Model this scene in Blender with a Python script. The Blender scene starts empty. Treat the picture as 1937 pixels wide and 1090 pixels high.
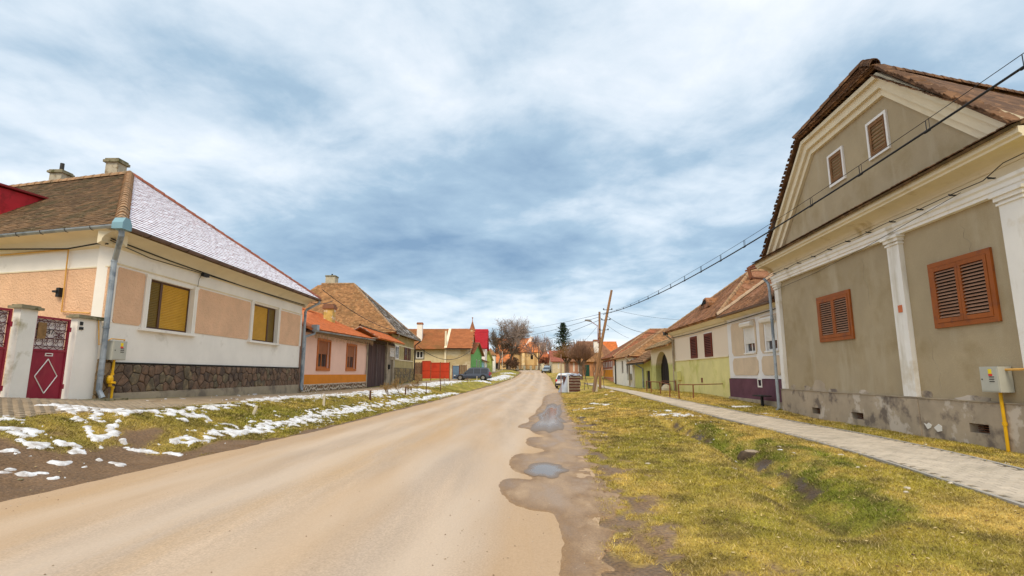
import bpy, bmesh, math, random
import numpy as np
from mathutils import Matrix, Vector

random.seed(7); RNG = np.random.default_rng(11)
SC = bpy.context.scene
COL = SC.collection

# ------------------------------------------------------------------ camera
FPX, CX, CY = 1000.0, 968.5, 545.0          # focal length and centre of the 1937 x 1090 picture
TH = math.atan((708 - 545) / FPX)            # camera pitched up
EYE = np.array([0.0, 0.0, 1.45])
cam_d = bpy.data.cameras.new('camera'); cam = bpy.data.objects.new('camera', cam_d); COL.objects.link(cam)
cam.location = EYE; cam.rotation_euler = (math.pi / 2 + TH, 0, 0)
cam_d.sensor_width = 36; cam_d.lens = 36 * FPX / 1937; cam_d.clip_end = 5000; cam_d.clip_start = .05
SC.camera = cam

# ------------------------------------------------------------------ sky, sun, exposure
SUN_EL, SUN_AZ = math.radians(52), math.radians(188)      # azimuth clockwise from +Y
w = bpy.data.worlds.new('World'); SC.world = w; w.use_nodes = True
nt = w.node_tree; N = nt.nodes; Lk = nt.links; N.clear()
def nd(t, **k):
    n = N.new(t)
    for a, b in k.items(): setattr(n, a, b)
    return n
out = nd('ShaderNodeOutputWorld'); add = nd('ShaderNodeMixShader')
bgs = nd('ShaderNodeBackground'); bgc = nd('ShaderNodeBackground')
sky = nd('ShaderNodeTexSky', sky_type='NISHITA', sun_disc=False, sun_elevation=SUN_EL, sun_rotation=SUN_AZ)
Lk.new(sky.outputs[0], bgs.inputs[0]); bgs.inputs[1].default_value = .09
tc = nd('ShaderNodeTexCoord'); sep = nd('ShaderNodeSeparateXYZ'); Lk.new(tc.outputs['Generated'], sep.inputs[0])
def mth(op, a, b=None, c=None, clamp=False):
    m = nd('ShaderNodeMath', operation=op, use_clamp=clamp)
    for i, v in enumerate((a, b, c)):
        if v is None: continue
        if isinstance(v, (int, float)): m.inputs[i].default_value = v
        else: Lk.new(v, m.inputs[i])
    return m.outputs[0]
zz = mth('ADD', mth('MAXIMUM', sep.outputs[2], 0.0), .17)
cmb = nd('ShaderNodeCombineXYZ')
Lk.new(mth('DIVIDE', sep.outputs[0], zz), cmb.inputs[0]); Lk.new(mth('DIVIDE', sep.outputs[1], zz), cmb.inputs[1])
def noise(scale, det, rough, dist=0, off=(0, 0, 0), st=(1, 1, 1)):
    mp = nd('ShaderNodeMapping'); mp.inputs[1].default_value = off; mp.inputs[3].default_value = st
    Lk.new(cmb.outputs[0], mp.inputs[0])
    n = nd('ShaderNodeTexNoise'); n.inputs['Scale'].default_value = scale; n.inputs['Detail'].default_value = det
    n.inputs['Roughness'].default_value = rough; n.inputs['Distortion'].default_value = dist
    Lk.new(mp.outputs[0], n.inputs['Vector']); return n.outputs[0]
nA = noise(.95, 4, .5, .35, (3.2, 1.4, 0)); nB = noise(2.6, 9, .55, .4, (1.7, 4.3, 2)); nC = noise(5.5, 6, .6, .2, (6.2, 4, 1))
v = mth('ADD', mth('MULTIPLY', nA, 1.08), mth('MULTIPLY', nB, .66)); v = mth('ADD', v, mth('MULTIPLY', nC, .34))
# the cloud deck is a little thinner on both sides of the street than over it
side = mth('MULTIPLY', mth('ABSOLUTE', mth('ADD', sep.outputs[0], -.02)), .30)
v = mth('ADD', v, side)
hor = mth('MULTIPLY', mth('SUBTRACT', 1.0, mth('DIVIDE', mth('MAXIMUM', sep.outputs[2], 0.0), .16), clamp=True), .22)
v = mth('ADD', v, hor)
deck = mth('MULTIPLY', mth('SUBTRACT', 1.0, mth('MULTIPLY', mth('ABSOLUTE', mth('SUBTRACT', sep.outputs[2], .20)), 7.0), clamp=True), -.13)
v = mth('ADD', v, deck)
v = mth('ADD', v, mth('MULTIPLY', mth('MAXIMUM', mth('SUBTRACT', sep.outputs[2], .40), 0.0), .25))
cr = nd('ShaderNodeValToRGB'); Lk.new(mth('SUBTRACT', v, .545), cr.inputs[0])
el = cr.color_ramp.elements
el[0].position = .12; el[0].color = (.18, .29, .43, 1); el[1].position = .95; el[1].color = (.90, .92, .95, 1)
e = el.new(.44); e.color = (.35, .48, .60, 1)
e = el.new(.64); e.color = (.60, .69, .77, 1)
Lk.new(cr.outputs[0], bgc.inputs[0]); bgc.inputs[1].default_value = .74
add.inputs[0].default_value = .88
Lk.new(bgs.outputs[0], add.inputs[1]); Lk.new(bgc.outputs[0], add.inputs[2]); Lk.new(add.outputs[0], out.inputs[0])

sd_ = bpy.data.lights.new('sun', 'SUN'); sun = bpy.data.objects.new('sun', sd_); COL.objects.link(sun)
sd_.energy = 1.5; sd_.angle = math.radians(24); sd_.color = (1, .87, .67)
sv = Vector((math.sin(SUN_AZ) * math.cos(SUN_EL), math.cos(SUN_AZ) * math.cos(SUN_EL), math.sin(SUN_EL)))
sun.rotation_euler = sv.to_track_quat('Z', 'Y').to_euler(); sun.location = (0, -20, 40)
SC.view_settings.view_transform = 'Standard'; SC.view_settings.look = 'None'
SC.view_settings.exposure = .80; SC.view_settings.gamma = 1; SC.view_settings.use_curve_mapping = False

# ------------------------------------------------------------------ helpers: pixels of the photograph -> places
def ray(px, py):
    a = (px - CX) / FPX; b = (CY - py) / FPX
    return np.array([a, math.cos(TH) - b * math.sin(TH), math.sin(TH) + b * math.cos(TH)])
def at(px, py, Y):
    r = ray(px, py); return EYE + r * Y / r[1]
def hit(px, py, P0, Nn):
    r = ray(px, py); return EYE + r * (np.dot(np.array(P0) - EYE, Nn) / np.dot(r, Nn))

class Fr:
    """a building's own frame: x to the right seen from the street, y into the building, z up"""
    def __init__(s, o, ang):
        s.o = np.array(o, float); s.ang = ang
        s.d = np.array([math.cos(ang), math.sin(ang), 0]); s.n = np.array([-math.sin(ang), math.cos(ang), 0])
    def uv(s, px, py, w=0):
        P = hit(px, py, s.o + s.n * w, s.n) - s.o; return float(P @ s.d), float(P[2])
    def W(s, u, w, v): return s.o + s.d * u + s.n * w + np.array([0, 0, v])
    def L(s, P):
        q = np.array(P, float) - s.o; return (float(q @ s.d), float(q @ s.n), float(q[2]))
    def sub(s, u, w, v, dang=0): return Fr(s.W(u, w, v), s.ang + dang)
    def mat(s): return Matrix.Translation(Vector(s.o)) @ Matrix.Rotation(s.ang, 4, 'Z')
WORLD = Fr((0, 0, 0), 0)
FR = {}
def root(name, label, cat, fr, group=None, kind=None):
    o = bpy.data.objects.new(name, None); COL.objects.link(o); o.matrix_world = fr.mat()
    o.empty_display_size = .2
    tag(o, label, cat, group, kind); FR[o] = fr; return o
def tag(o, label=None, cat=None, group=None, kind=None):
    if label: o['label'] = label
    if cat: o['category'] = cat
    if group: o['group'] = group
    if kind: o['kind'] = kind
    return o

class MB:
    def __init__(s, fr=WORLD): s.fr = fr; s.v = []; s.f = []; s.m = []
    def P(s, u, w, v):
        s.v.append(s.fr.W(u, w, v)); return len(s.v) - 1
    def face(s, idx, mi=0): s.f.append(tuple(idx)); s.m.append(mi)
    def poly(s, pts, mi=0): s.face([s.P(*p) for p in pts], mi)
    def box(s, x0, x1, y0, y1, z0, z1, mi=0, bev=0):
        i = [s.P(x, y, z) for z in (z0, z1) for (x, y) in ((x0, y0), (x1, y0), (x1, y1), (x0, y1))]
        for q in ((0, 3, 2, 1), (4, 5, 6, 7), (0, 1, 5, 4), (1, 2, 6, 5), (2, 3, 7, 6), (3, 0, 4, 7)):
            s.face([i[k] for k in q], mi)
    def prism(s, pts, ax, a, b, mi=0):
        """pts: 2D outline; ax 'y': (x,z) outline extruded in y; 'x': (y,z) in x; 'z': (x,y) in z"""
        mk = {'y': lambda p, t: (p[0], t, p[1]), 'x': lambda p, t: (t, p[0], p[1]), 'z': lambda p, t: (p[0], p[1], t)}[ax]
        A = [s.P(*mk(p, a)) for p in pts]; B = [s.P(*mk(p, b)) for p in pts]; n = len(pts)
        s.face(A[::-1], mi); s.face(B, mi)
        for k in range(n): s.face((A[k], A[(k + 1) % n], B[(k + 1) % n], B[k]), mi)
    def slab(s, pts, th, mi=0):
        """planar 3D outline given a thickness against its normal"""
        p = [np.array(q, float) for q in pts]; nn = np.cross(p[1] - p[0], p[2] - p[0]); nn /= np.linalg.norm(nn)
        if nn[2] < 0: nn = -nn
        A = [s.P(*q) for q in p]; B = [s.P(*(q - nn * th)) for q in p]; n = len(p)
        s.face(A, mi); s.face(B[::-1], mi)
        for k in range(n): s.face((A[k], B[k], B[(k + 1) % n], A[(k + 1) % n]), mi)
    def tube(s, pts, r, n=8, mi=0, cap=True):
        pts = [np.array(p, float) for p in pts]; rr = r if hasattr(r, '__len__') else [r] * len(pts)
        prev = None
        up = np.array([0.0, 0, 1])
        for k, p in enumerate(pts):
            t = (pts[min(k + 1, len(pts) - 1)] - pts[max(k - 1, 0)]); t = t / (np.linalg.norm(t) + 1e-9)
            if abs(t @ up) > .95: up = np.array([1.0, 0, 0])
            a = np.cross(t, up); a /= np.linalg.norm(a); b = np.cross(t, a); up = np.cross(a, t) if abs(t[2]) < .9 else up
            ring = [s.P(*(p + rr[k] * (a * math.cos(2 * math.pi * j / n) + b * math.sin(2 * math.pi * j / n)))) for j in range(n)]
            if prev:
                for j in range(n): s.face((prev[j], prev[(j + 1) % n], ring[(j + 1) % n], ring[j]), mi)
            elif cap: s.face(ring[::-1], mi)
            prev = ring
        if cap: s.face(prev, mi)
    def lathe(s, c, prof, n=12, mi=0, axis='z'):
        prev = None
        for (r, h) in prof:
            ring = []
            for j in range(n):
                a = 2 * math.pi * j / n; x, y = r * math.cos(a), r * math.sin(a)
                q = (c[0] + x, c[1] + y, c[2] + h) if axis == 'z' else ((c[0] + x, c[1] + h, c[2] + y) if axis == 'y' else (c[0] + h, c[1] + x, c[2] + y))
                ring.append(s.P(*q))
            if prev:
                for j in range(n): s.face((prev[j], prev[(j + 1) % n], ring[(j + 1) % n], ring[j]), mi)
            else: s.face(ring[::-1], mi)
            prev = ring
        s.face(prev, mi)
    def wall(s, u0, u1, v0, v1, holes, y0, dep, mi=0):
        """wall block with real openings; front at y0, thickness dep"""
        us = sorted({u0, u1, *[h[0] for h in holes], *[h[1] for h in holes]}); vs = sorted({v0, v1, *[h[2] for h in holes], *[h[3] for h in holes]})
        y1 = y0 + dep
        def hole(a, b): return any(h[0] < a < h[1] and h[2] < b < h[3] for h in holes)
        for i in range(len(us) - 1):
            for j in range(len(vs) - 1):
                if hole((us[i] + us[i + 1]) / 2, (vs[j] + vs[j + 1]) / 2): continue
                a, b, c, d = us[i], us[i + 1], vs[j], vs[j + 1]
                s.poly([(a, y0, c), (b, y0, c), (b, y0, d), (a, y0, d)], mi)
                s.poly([(a, y1, c), (a, y1, d), (b, y1, d), (b, y1, c)], mi)
        for (a, b, c, d) in holes + [(u0, u1, v0, v1)]:
            s.poly([(a, y0, c), (a, y0, d), (a, y1, d), (a, y1, c)], mi); s.poly([(b, y0, c), (b, y1, c), (b, y1, d), (b, y0, d)], mi)
            s.poly([(a, y0, c), (a, y1, c), (b, y1, c), (b, y0, c)], mi); s.poly([(a, y0, d), (b, y0, d), (b, y1, d), (a, y1, d)], mi)
    def build(s, name, mats, parent=None, smooth=False, **tags):
        if not isinstance(mats, (list, tuple)): mats = [mats]
        me = bpy.data.meshes.new(name); o = bpy.data.objects.new(name, me)
        fr = None; p = parent
        while p is not None:
            if p in FR: fr = FR[p]; break
            p = p.parent
        V = np.array(s.v, float)
        if fr is not None:
            q = V - fr.o; V = np.stack([q @ fr.d, q @ fr.n, q[:, 2]], 1)
        me.from_pydata(V.tolist(), [], s.f)
        for m in mats: me.materials.append(m)
        if any(s.m): me.polygons.foreach_set('material_index', s.m)
        if smooth: me.polygons.foreach_set('use_smooth', [True] * len(s.f))
        bm = bmesh.new(); bm.from_mesh(me); bmesh.ops.recalc_face_normals(bm, faces=bm.faces); bm.to_mesh(me); bm.free()
        COL.objects.link(o)
        if parent is not None: o.parent = parent
        tag(o, tags.get('label'), tags.get('cat'), tags.get('group'), tags.get('kind'))
        return o

# ------------------------------------------------------------------ helpers: materials
def S(r, g, b, k=1.0):
    f = lambda c: ((c / 255 + .055) / 1.055) ** 2.4 if c > 10 else c / 255 / 12.92
    return (f(r) * k, f(g) * k, f(b) * k)
def M(name, col, rough=.85, var=.12, vs=2.5, bump=.25, bs=60, col2=None, c2s=1.0, lo=.52, hi=.62, metal=0, stretch=(1, 1, 1),
      spec=.3, cell=0, cs=5.0, col3=None, c3s=3.0, lo3=.58, hi3=.66, s3=None, bdist=.01, coat=0, speck=0):
    m = bpy.data.materials.new(name); m.use_nodes = True; t = m.node_tree; n = t.nodes; l = t.links
    b = n['Principled BSDF']; b.inputs['Roughness'].default_value = rough; b.inputs['Metallic'].default_value = metal
    b.inputs['Specular IOR Level'].default_value = spec; b.inputs['Coat Weight'].default_value = coat
    g = n.new('ShaderNodeNewGeometry'); mp = n.new('ShaderNodeMapping'); mp.inputs[3].default_value = stretch; l.new(g.outputs['Position'], mp.inputs[0])
    def nz(s, d=5, off=0, st=None):
        x = n.new('ShaderNodeTexNoise'); x.inputs['Scale'].default_value = s; x.inputs['Detail'].default_value = d; x.inputs['Roughness'].default_value = .6
        if off:
            m2 = n.new('ShaderNodeMapping'); m2.inputs[1].default_value = (off, off * .7, off * 1.3); m2.inputs[3].default_value = st or (1, 1, 1); l.new(mp.outputs[0], m2.inputs[0]); l.new(m2.outputs[0], x.inputs['Vector'])
        else: l.new(mp.outputs[0], x.inputs['Vector'])
        return x.outputs[0]
    def mix(fac, A, B):
        x = n.new('ShaderNodeMix'); x.data_type = 'RGBA'
        l.new(fac, x.inputs[0])
        for k, q in ((6, A), (7, B)):
            if isinstance(q, tuple): x.inputs[k].default_value = (*q, 1)
            else: l.new(q, x.inputs[k])
        return x.outputs[2]
    def rng(src, a, b2):
        x = n.new('ShaderNodeMapRange'); x.inputs[1].default_value = a; x.inputs[2].default_value = b2; l.new(src, x.inputs[0]); return x.outputs[0]
    c = mix(rng(nz(vs), .3, .7), tuple(x * (1 - var) for x in col), tuple(min(1, x * (1 + var)) for x in col))
    if cell:
        vo = n.new('ShaderNodeTexVoronoi'); vo.inputs['Scale'].default_value = cs; l.new(g.outputs['Position'], vo.inputs['Vector'])
        hs = n.new('ShaderNodeHueSaturation'); sp = n.new('ShaderNodeSeparateColor'); l.new(vo.outputs['Color'], sp.inputs[0])
        mr = n.new('ShaderNodeMapRange'); mr.inputs[3].default_value = 1 - cell; mr.inputs[4].default_value = 1 + cell; l.new(sp.outputs[0], mr.inputs[0])
        l.new(mr.outputs[0], hs.inputs['Value']); l.new(c, hs.inputs['Color']); c = hs.outputs[0]
    if col2: c = mix(rng(nz(c2s, 6, 3.3), lo, hi), c, col2)
    if col3: c = mix(rng(nz(c3s, 6, 7.1, s3), lo3, hi3), c, col3)
    if speck:
        x = n.new('ShaderNodeTexNoise'); x.inputs['Scale'].default_value = 55; x.inputs['Detail'].default_value = 3; l.new(g.outputs['Position'], x.inputs['Vector'])
        hs = n.new('ShaderNodeHueSaturation'); mr = n.new('ShaderNodeMapRange'); mr.inputs[1].default_value = .3; mr.inputs[2].default_value = .7; mr.inputs[3].default_value = 1 - speck; mr.inputs[4].default_value = 1 + speck
        l.new(x.outputs[0], mr.inputs[0]); l.new(mr.outputs[0], hs.inputs['Value']); l.new(c, hs.inputs['Color']); c = hs.outputs[0]
    l.new(c, b.inputs['Base Color'])
    if bump:
        bp = n.new('ShaderNodeBump'); bp.inputs['Strength'].default_value = bump; bp.inputs['Distance'].default_value = bdist
        l.new(nz(bs, 4, 1.1), bp.inputs['Height']); l.new(bp.outputs[0], b.inputs['Normal'])
    return m

# ------------------------------------------------------------------ helpers: 2D noise for terrain
def _h(ix, iy, seed):
    n = (ix.astype(np.int64) * 374761393 + iy.astype(np.int64) * 668265263 + seed * 1442695041) & 0x7fffffff
    n = ((n ^ (n >> 13)) * 1274126177) & 0x7fffffff
    return ((n ^ (n >> 16)) & 0xffff) / 65535.0
def vn(x, y, seed=0):
    x = np.asarray(x, float); y = np.asarray(y, float); ix = np.floor(x); iy = np.floor(y); fx = x - ix; fy = y - iy
    fx = fx * fx * (3 - 2 * fx); fy = fy * fy * (3 - 2 * fy)
    a = _h(ix, iy, seed); b = _h(ix + 1, iy, seed); c = _h(ix, iy + 1, seed); d = _h(ix + 1, iy + 1, seed)
    return (a * (1 - fx) + b * fx) * (1 - fy) + (c * (1 - fx) + d * fx) * fy
def fbm(x, y, o=4, seed=0):
    s = 0; a = .5; t = 0
    for k in range(o): s = s + a * vn(np.asarray(x) * 2 ** k, np.asarray(y) * 2 ** k, seed + k * 17); t += a; a *= .55
    return s / t
def sstep(t):
    t = np.clip(t, 0, 1); return t * t * (3 - 2 * t)
# ------------------------------------------------------------------ the lie of the land
def zroad(Y): return np.interp(Y, [-60, 50, 60, 130, 200, 2500], [0, 0, .25, 2.55, 2.7, 2.7])
def xLf(Y): return np.interp(Y, [-20, 6.4, 14, 28, 50, 60, 80, 105, 118, 119, 160], [-7, -5.88, -5.06, -4.25, -3.35, -1.9, .4, 1.9, 1.2, 1.2, 1.2])
def xRf(Y): return np.interp(Y, [-20, 3, 4.6, 6.1, 8, 12, 16.4, 22, 28.9, 40, 52, 60, 80, 105, 126, 160], [-.6, .30, .62, .86, 1.06, 1.4, 1.75, 2.1, 2.64, 3.5, 4.3, 4.6, 5.6, 6.4, 6.2, 6.2])
def zLf(Y): return np.interp(Y, [-20, 10.2, 11.2, 12.5, 24, 36, 52, 60, 68, 80, 110, 130, 2500], [1.0, 1.0, .93, .85, .63, .56, .72, .72, .80, 1.2, 2.2, 2.7, 2.8])
def dropf(Y): return np.interp(Y, [10, 13, 24, 36, 60, 70], [.25, .15, .09, .06, .05, .02])
def zRf(Y): return np.interp(Y, [-20, 17, 22, 30, 48, 58, 68, 80, 110, 130, 2500], [.06, .06, .26, .40, .27, .40, .9, 1.2, 2.1, 2.7, 2.8])
def xSf(Y): return np.interp(Y, [-20, 9, 11, 14, 20, 27, 45, 54, 60, 70, 80, 110], [-8.7, -8.4, -7.8, -7.8, -7.65, -7.3, -7.0, -6.2, -3.6, -2.5, -1.2, 0])
def xPf(Y): return np.interp(Y, [-20, 9, 11, 14, 20, 27, 45, 60, 80, 110], [-8.7, -8.4, -7.8, -7.8, -7.65, -7.3, -7.0, -6.2, -4.2, -2])
def xDf(Y): return np.interp(Y, [4.8, 6.5, 9.5, 12, 16.4, 18], [3.1, 3.6, 4.2, 4.55, 4.8, 4.9])
def ditch(x, y):
    f = sstep((y - 4.6) / 1.5) * sstep((17.2 - y) / .8)
    return f * np.exp(-((x - xDf(y) + .25 * (fbm(y * .8, x * 0, 2, 5) - .5)) / .42) ** 2)
def Z(x, y):
    x = np.asarray(x, float); y = np.asarray(y, float)
    zr = zroad(y); l = xLf(y); r = xRf(y)
    tl = l - x; tr = x - r
    wv = np.maximum(l - xSf(y), .5)
    dr = dropf(y); zl = zr + (zLf(y) - dr - zr) * sstep(np.clip((tl - .15) / wv, 0, 1)) + dr * np.clip((xSf(y) - x) / np.maximum(xSf(y) + 9.8, .5), 0, 1)
    zrt = zr + (zRf(y) - zr) * sstep(tr / 4.0)
    zz = np.where(tl > 0, zl, np.where(tr > 0, zrt, zr))
    # under the carriageway the soil lies below the road sheet
    ins = np.minimum(-tl, -tr)
    zz = zz - .035 * np.clip((ins + .12) / .2, 0, 1)
    verge = np.clip(np.maximum(tl, tr) / .8, 0, 1)
    flat = np.where(tl > 0, np.clip(1 - (xPf(y) + .25 - x) / .3, 0, 1), 1.0)
    amp = (.05 * (fbm(x * .9, y * .9, 4, 3) - .5) + .03 * (fbm(x * 4.5, y * 4.5, 3, 9) - .5)) * verge * flat
    zz = zz + amp - .32 * ditch(x, y)
    hi = sstep((np.abs(x) - 60) / 400) * 6 + sstep((y - 170) / 500) * 5
    return zz + hi
def G(px, py, it=25):
    """where the sight line of a photograph pixel meets the ground"""
    r = ray(px, py); z = .1
    for k in range(it):
        P = EYE + r * ((z - EYE[2]) / r[2]); z = .5 * z + .5 * float(Z(P[0], P[1]))
        z = min(z, EYE[2] - .02) if r[2] < 0 else z
    return P
def seg_d(x, y, pts):
    d = np.full(np.shape(x), 1e9)
    if len(pts) == 1: return np.hypot(x - pts[0][0], y - pts[0][1])
    for (a, b) in zip(pts[:-1], pts[1:]):
        ax, ay = a[0], a[1]; bx, by = b[0] - ax, b[1] - ay; t = np.clip(((x - ax) * bx + (y - ay) * by) / (bx * bx + by * by + 1e-9), 0, 1)
        d = np.minimum(d, np.hypot(x - ax - t * bx, y - ay - t * by))
    return d
def pxl(L): return [tuple(G(*p)[:2]) for p in L]

# snow: strokes read off the photograph, on the ground: (points, half width in m, strength)
SNOW = [(pxl([(98, 787), (190, 783), (290, 779)]), .30, 1.0), (pxl([(312, 783), (374, 788)]), .35, 1.05), (pxl([(330, 779), (400, 771), (470, 763)]), .22, .9),
        (pxl([(480, 759), (570, 751)]), .35, 1.0), (pxl([(560, 754), (640, 748), (700, 744)]), .45, .95), (pxl([(690, 746), (740, 741), (800, 738)]), .75, 1.1),
        (pxl([(318, 838), (400, 829)]), .20, .85), (pxl([(385, 828), (430, 820), (500, 812), (520, 808)]), .24, 1.0), (pxl([(500, 806), (550, 799), (600, 793)]), .30, 1.0),
        (pxl([(590, 790), (640, 780), (690, 772)]), .35, 1.0), (pxl([(700, 768), (730, 768)]), .4, .95), (pxl([(740, 764), (800, 754), (860, 744)]), .4, .9),
        (pxl([(0, 806), (40, 826), (80, 840)]), .11, 1.1), (pxl([(35, 832), (75, 850)]), .09, 1.2), (pxl([(92, 832), (146, 855)]), .07, 1.3),
        (pxl([(20, 806), (75, 838)]), .06, 1.0), (pxl([(100, 796), (165, 812)]), .09, 1.1), (pxl([(110, 792), (200, 808)]), .06, 1.1), (pxl([(175, 814), (225, 826)]), .06, 1.0), (pxl([(195, 828), (235, 840)]), .05, 1.1),
        (pxl([(0, 889), (90, 887)]), .09, 1.0), (pxl([(45, 896), (85, 896)]), .07, 1.1), (pxl([(110, 876), (170, 884)]), .09, .95), (pxl([(250, 852), (330, 860)]), .12, .9), (pxl([(175, 868), (240, 880)]), .09, .8),
        (pxl([(0, 793), (25, 795)]), .25, .95), (pxl([(40, 800), (70, 800)]), .18, .9), (pxl([(85, 905), (150, 903)]), .06, .8), (pxl([(0, 845), (12, 850)]), .2, .9),
        (pxl([(800, 730), (835, 724), (870, 727)]), .9, .95), ([(-3.2, 66), (-1.5, 76), (-.8, 84)], .8, 1.2), ([(-4.0, 60), (-3.0, 62)], .8, 1.0), ([(-1.2, 92), (0, 96)], .8, 1.0),
        (pxl([(1245, 779), (1262, 777)]), .16, .9), (pxl([(1255, 785), (1300, 786)]), .38, 1.0), (pxl([(1390, 770), (1420, 769)]), .22, 1.05), (pxl([(1445, 783), (1465, 784)]), .12, .9),
        (pxl([(1120, 764), (1150, 766)]), .25, .75), (pxl([(1090, 776), (1120, 772)]), .15, .7)]
def snow_f(x, y):
    f = np.full(np.shape(x), -1.0)
    for pts, wd, st in SNOW:
        xs = [p[0] for p in pts]; ys = [p[1] for p in pts]
        m = (x > min(xs) - 3 * wd) & (x < max(xs) + 3 * wd) & (y > min(ys) - 3 * wd) & (y < max(ys) + 3 * wd)
        if not m.any(): continue
        dd = seg_d(x[m], y[m], pts) / (wd * .72 + .03)
        f[m] = np.maximum(f[m], st - dd * .85)
    sc = np.clip(10 / np.maximum(y, 3), .25, 1.6)
    return f - .40 + (fbm(x * 8.5, y * 5.0, 5, 31) - .5) * 4.8 - .44 * np.clip((13 - y) / 4, 0, 1) * (x < 0)
MUDR = pxl([(1100, 790), (1120, 830), (1135, 870), (1160, 930), (1175, 1000), (1230, 1080)])
MUDS = [(pxl([(1375, 1082), (1430, 1085)]), .32), (pxl([(1100, 860), (1130, 855)]), .35), (pxl([(1200, 935), (1255, 945)]), .13), (pxl([(1200, 1045), (1240, 1050)]), .3),
        (pxl([(1395, 862), (1440, 882), (1500, 905), (1545, 935)]), .17), (pxl([(1262, 800), (1300, 815), (1340, 835)]), .16), (pxl([(1600, 1010)]), .1), (pxl([(1530, 1085)]), .12)]
def mud_f(x, y):
    tl = xLf(y) - x; tr = x - xRf(y)
    n = fbm(x * 1.6, y * .9, 4, 41); n2 = fbm(x * 5, y * 4, 3, 43)
    wl = np.interp(y, [5, 7.5, 9, 11, 13, 15, 25, 60], [3.6, 2.3, 1.9, 1.3, .7, .42, .35, .4])
    a = np.where(tl > -.3, (wl - tl) / (.5 * wl) + (n - .5) * 3.5, -1)
    # cart tracks that lead from the gate to the road
    q = (x + 9.4) * .62 + (y - 9.5) * 1.0
    trk = np.where((tl > .3) & (y < 12.5), (np.cos(q * 9) * .5 - .25) + (n - .5) * 3 + (8.2 - y) * .12, -1)
    a = np.maximum(a, trk)
    wr = np.interp(y, [3, 8, 15, 30], [.55, .5, .25, .15])
    b = np.where(tr > -.5, (wr - tr) / .35 + (n2 - .5) * 4.5, -1)
    c = np.where(tr > 0, 1.3 - seg_d(x, y, MUDR) / .42 + (n2 - .56) * 5.5, -1)
    for pts, wd in MUDS: c = np.maximum(c, 1 - seg_d(x, y, pts) / wd + (n2 - .5) * 3)
    return np.clip(np.maximum(np.maximum(a, b), c), 0, 1)
GREEN = [(pxl([(1340, 835), (1395, 855), (1450, 870), (1520, 905), (1620, 960), (1680, 970)]), .55), (pxl([(1440, 835), (1530, 850), (1600, 880)]), .5), (pxl([(1330, 805), (1380, 830)]), .5)]
def col_f(x, y):
    """albedo of turf and soil"""
    left = (x < (xLf(y) + xRf(y)) / 2)
    n = fbm(x * .8, y * .55, 4, 51); n2 = fbm(x * 3.1, y * 2.3, 4, 57); n3 = fbm(x * 9, y * 8, 2, 63)
    gr = np.where(left, .35 + .9 * (n - .35), .12 + .9 * (n - .42))
    for pts, wd in GREEN: gr = np.maximum(gr, 1.15 - seg_d(x, y, pts) / wd + (n2 - .5) * 1.3)
    gr = np.clip(gr + (n2 - .5) * .7, 0, 1)[..., None]
    dry = np.array([.50, .35, .085]); grn = np.array([.17, .185, .016]); dark = np.array([.12, .072, .028]); oli = np.array([.36, .275, .04])
    ol = np.clip((fbm(x * .55 + 4, y * .4, 3, 77) - .42) * 5 + (n2 - .5) * 2, 0, 1)[..., None]
    dry = dry * (1 - ol) + oli * ol
    c = dry * (1 - gr) + grn * gr
    d = np.clip((n2 - .54) * 4.5 + (n3 - .5) * 1.2, 0, .8)[..., None] * .75
    c = c * (1 - d) + dark * d
    return c * (.8 + .4 * n3[..., None])

def set_attr(me, name, typ, data, dom='POINT'):
    a = me.attributes.new(name, typ, dom)
    a.data.foreach_set('color' if typ == 'FLOAT_COLOR' else 'value', np.ascontiguousarray(data, np.float32).ravel())
def grid_mesh(name, X, Y, Zz, mats, keep=None, smooth=True, **tags):
    ny, nx = X.shape; V = np.stack([X, Y, Zz], -1).reshape(-1, 3)
    i = (np.arange(ny - 1)[:, None] * nx + np.arange(nx - 1)[None]).ravel()
    F = np.stack([i, i + 1, i + nx + 1, i + nx], 1)
    if keep is not None:
        k = keep.ravel(); F = F[k[F].any(1)]
        used = np.unique(F); rem = np.full(len(V), -1); rem[used] = np.arange(len(used)); V = V[used]; F = rem[F]
    else: used = None
    me = bpy.data.meshes.new(name)
    me.vertices.add(len(V)); me.vertices.foreach_set('co', V.ravel())
    me.loops.add(F.size); me.loops.foreach_set('vertex_index', F.ravel().astype(np.int32))
    me.polygons.add(len(F)); me.polygons.foreach_set('loop_start', np.arange(0, F.size, 4, dtype=np.int32)); me.polygons.foreach_set('loop_total', np.full(len(F), 4, np.int32))
    me.polygons.foreach_set('use_smooth', np.full(len(F), smooth)); me.update(calc_edges=True); me.validate()
    for m in (mats if isinstance(mats, list) else [mats]): me.materials.append(m)
    o = bpy.data.objects.new(name, me); COL.objects.link(o)
    tag(o, tags.get('label'), tags.get('cat'), tags.get('group'), tags.get('kind'))
    return o, V, used

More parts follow.
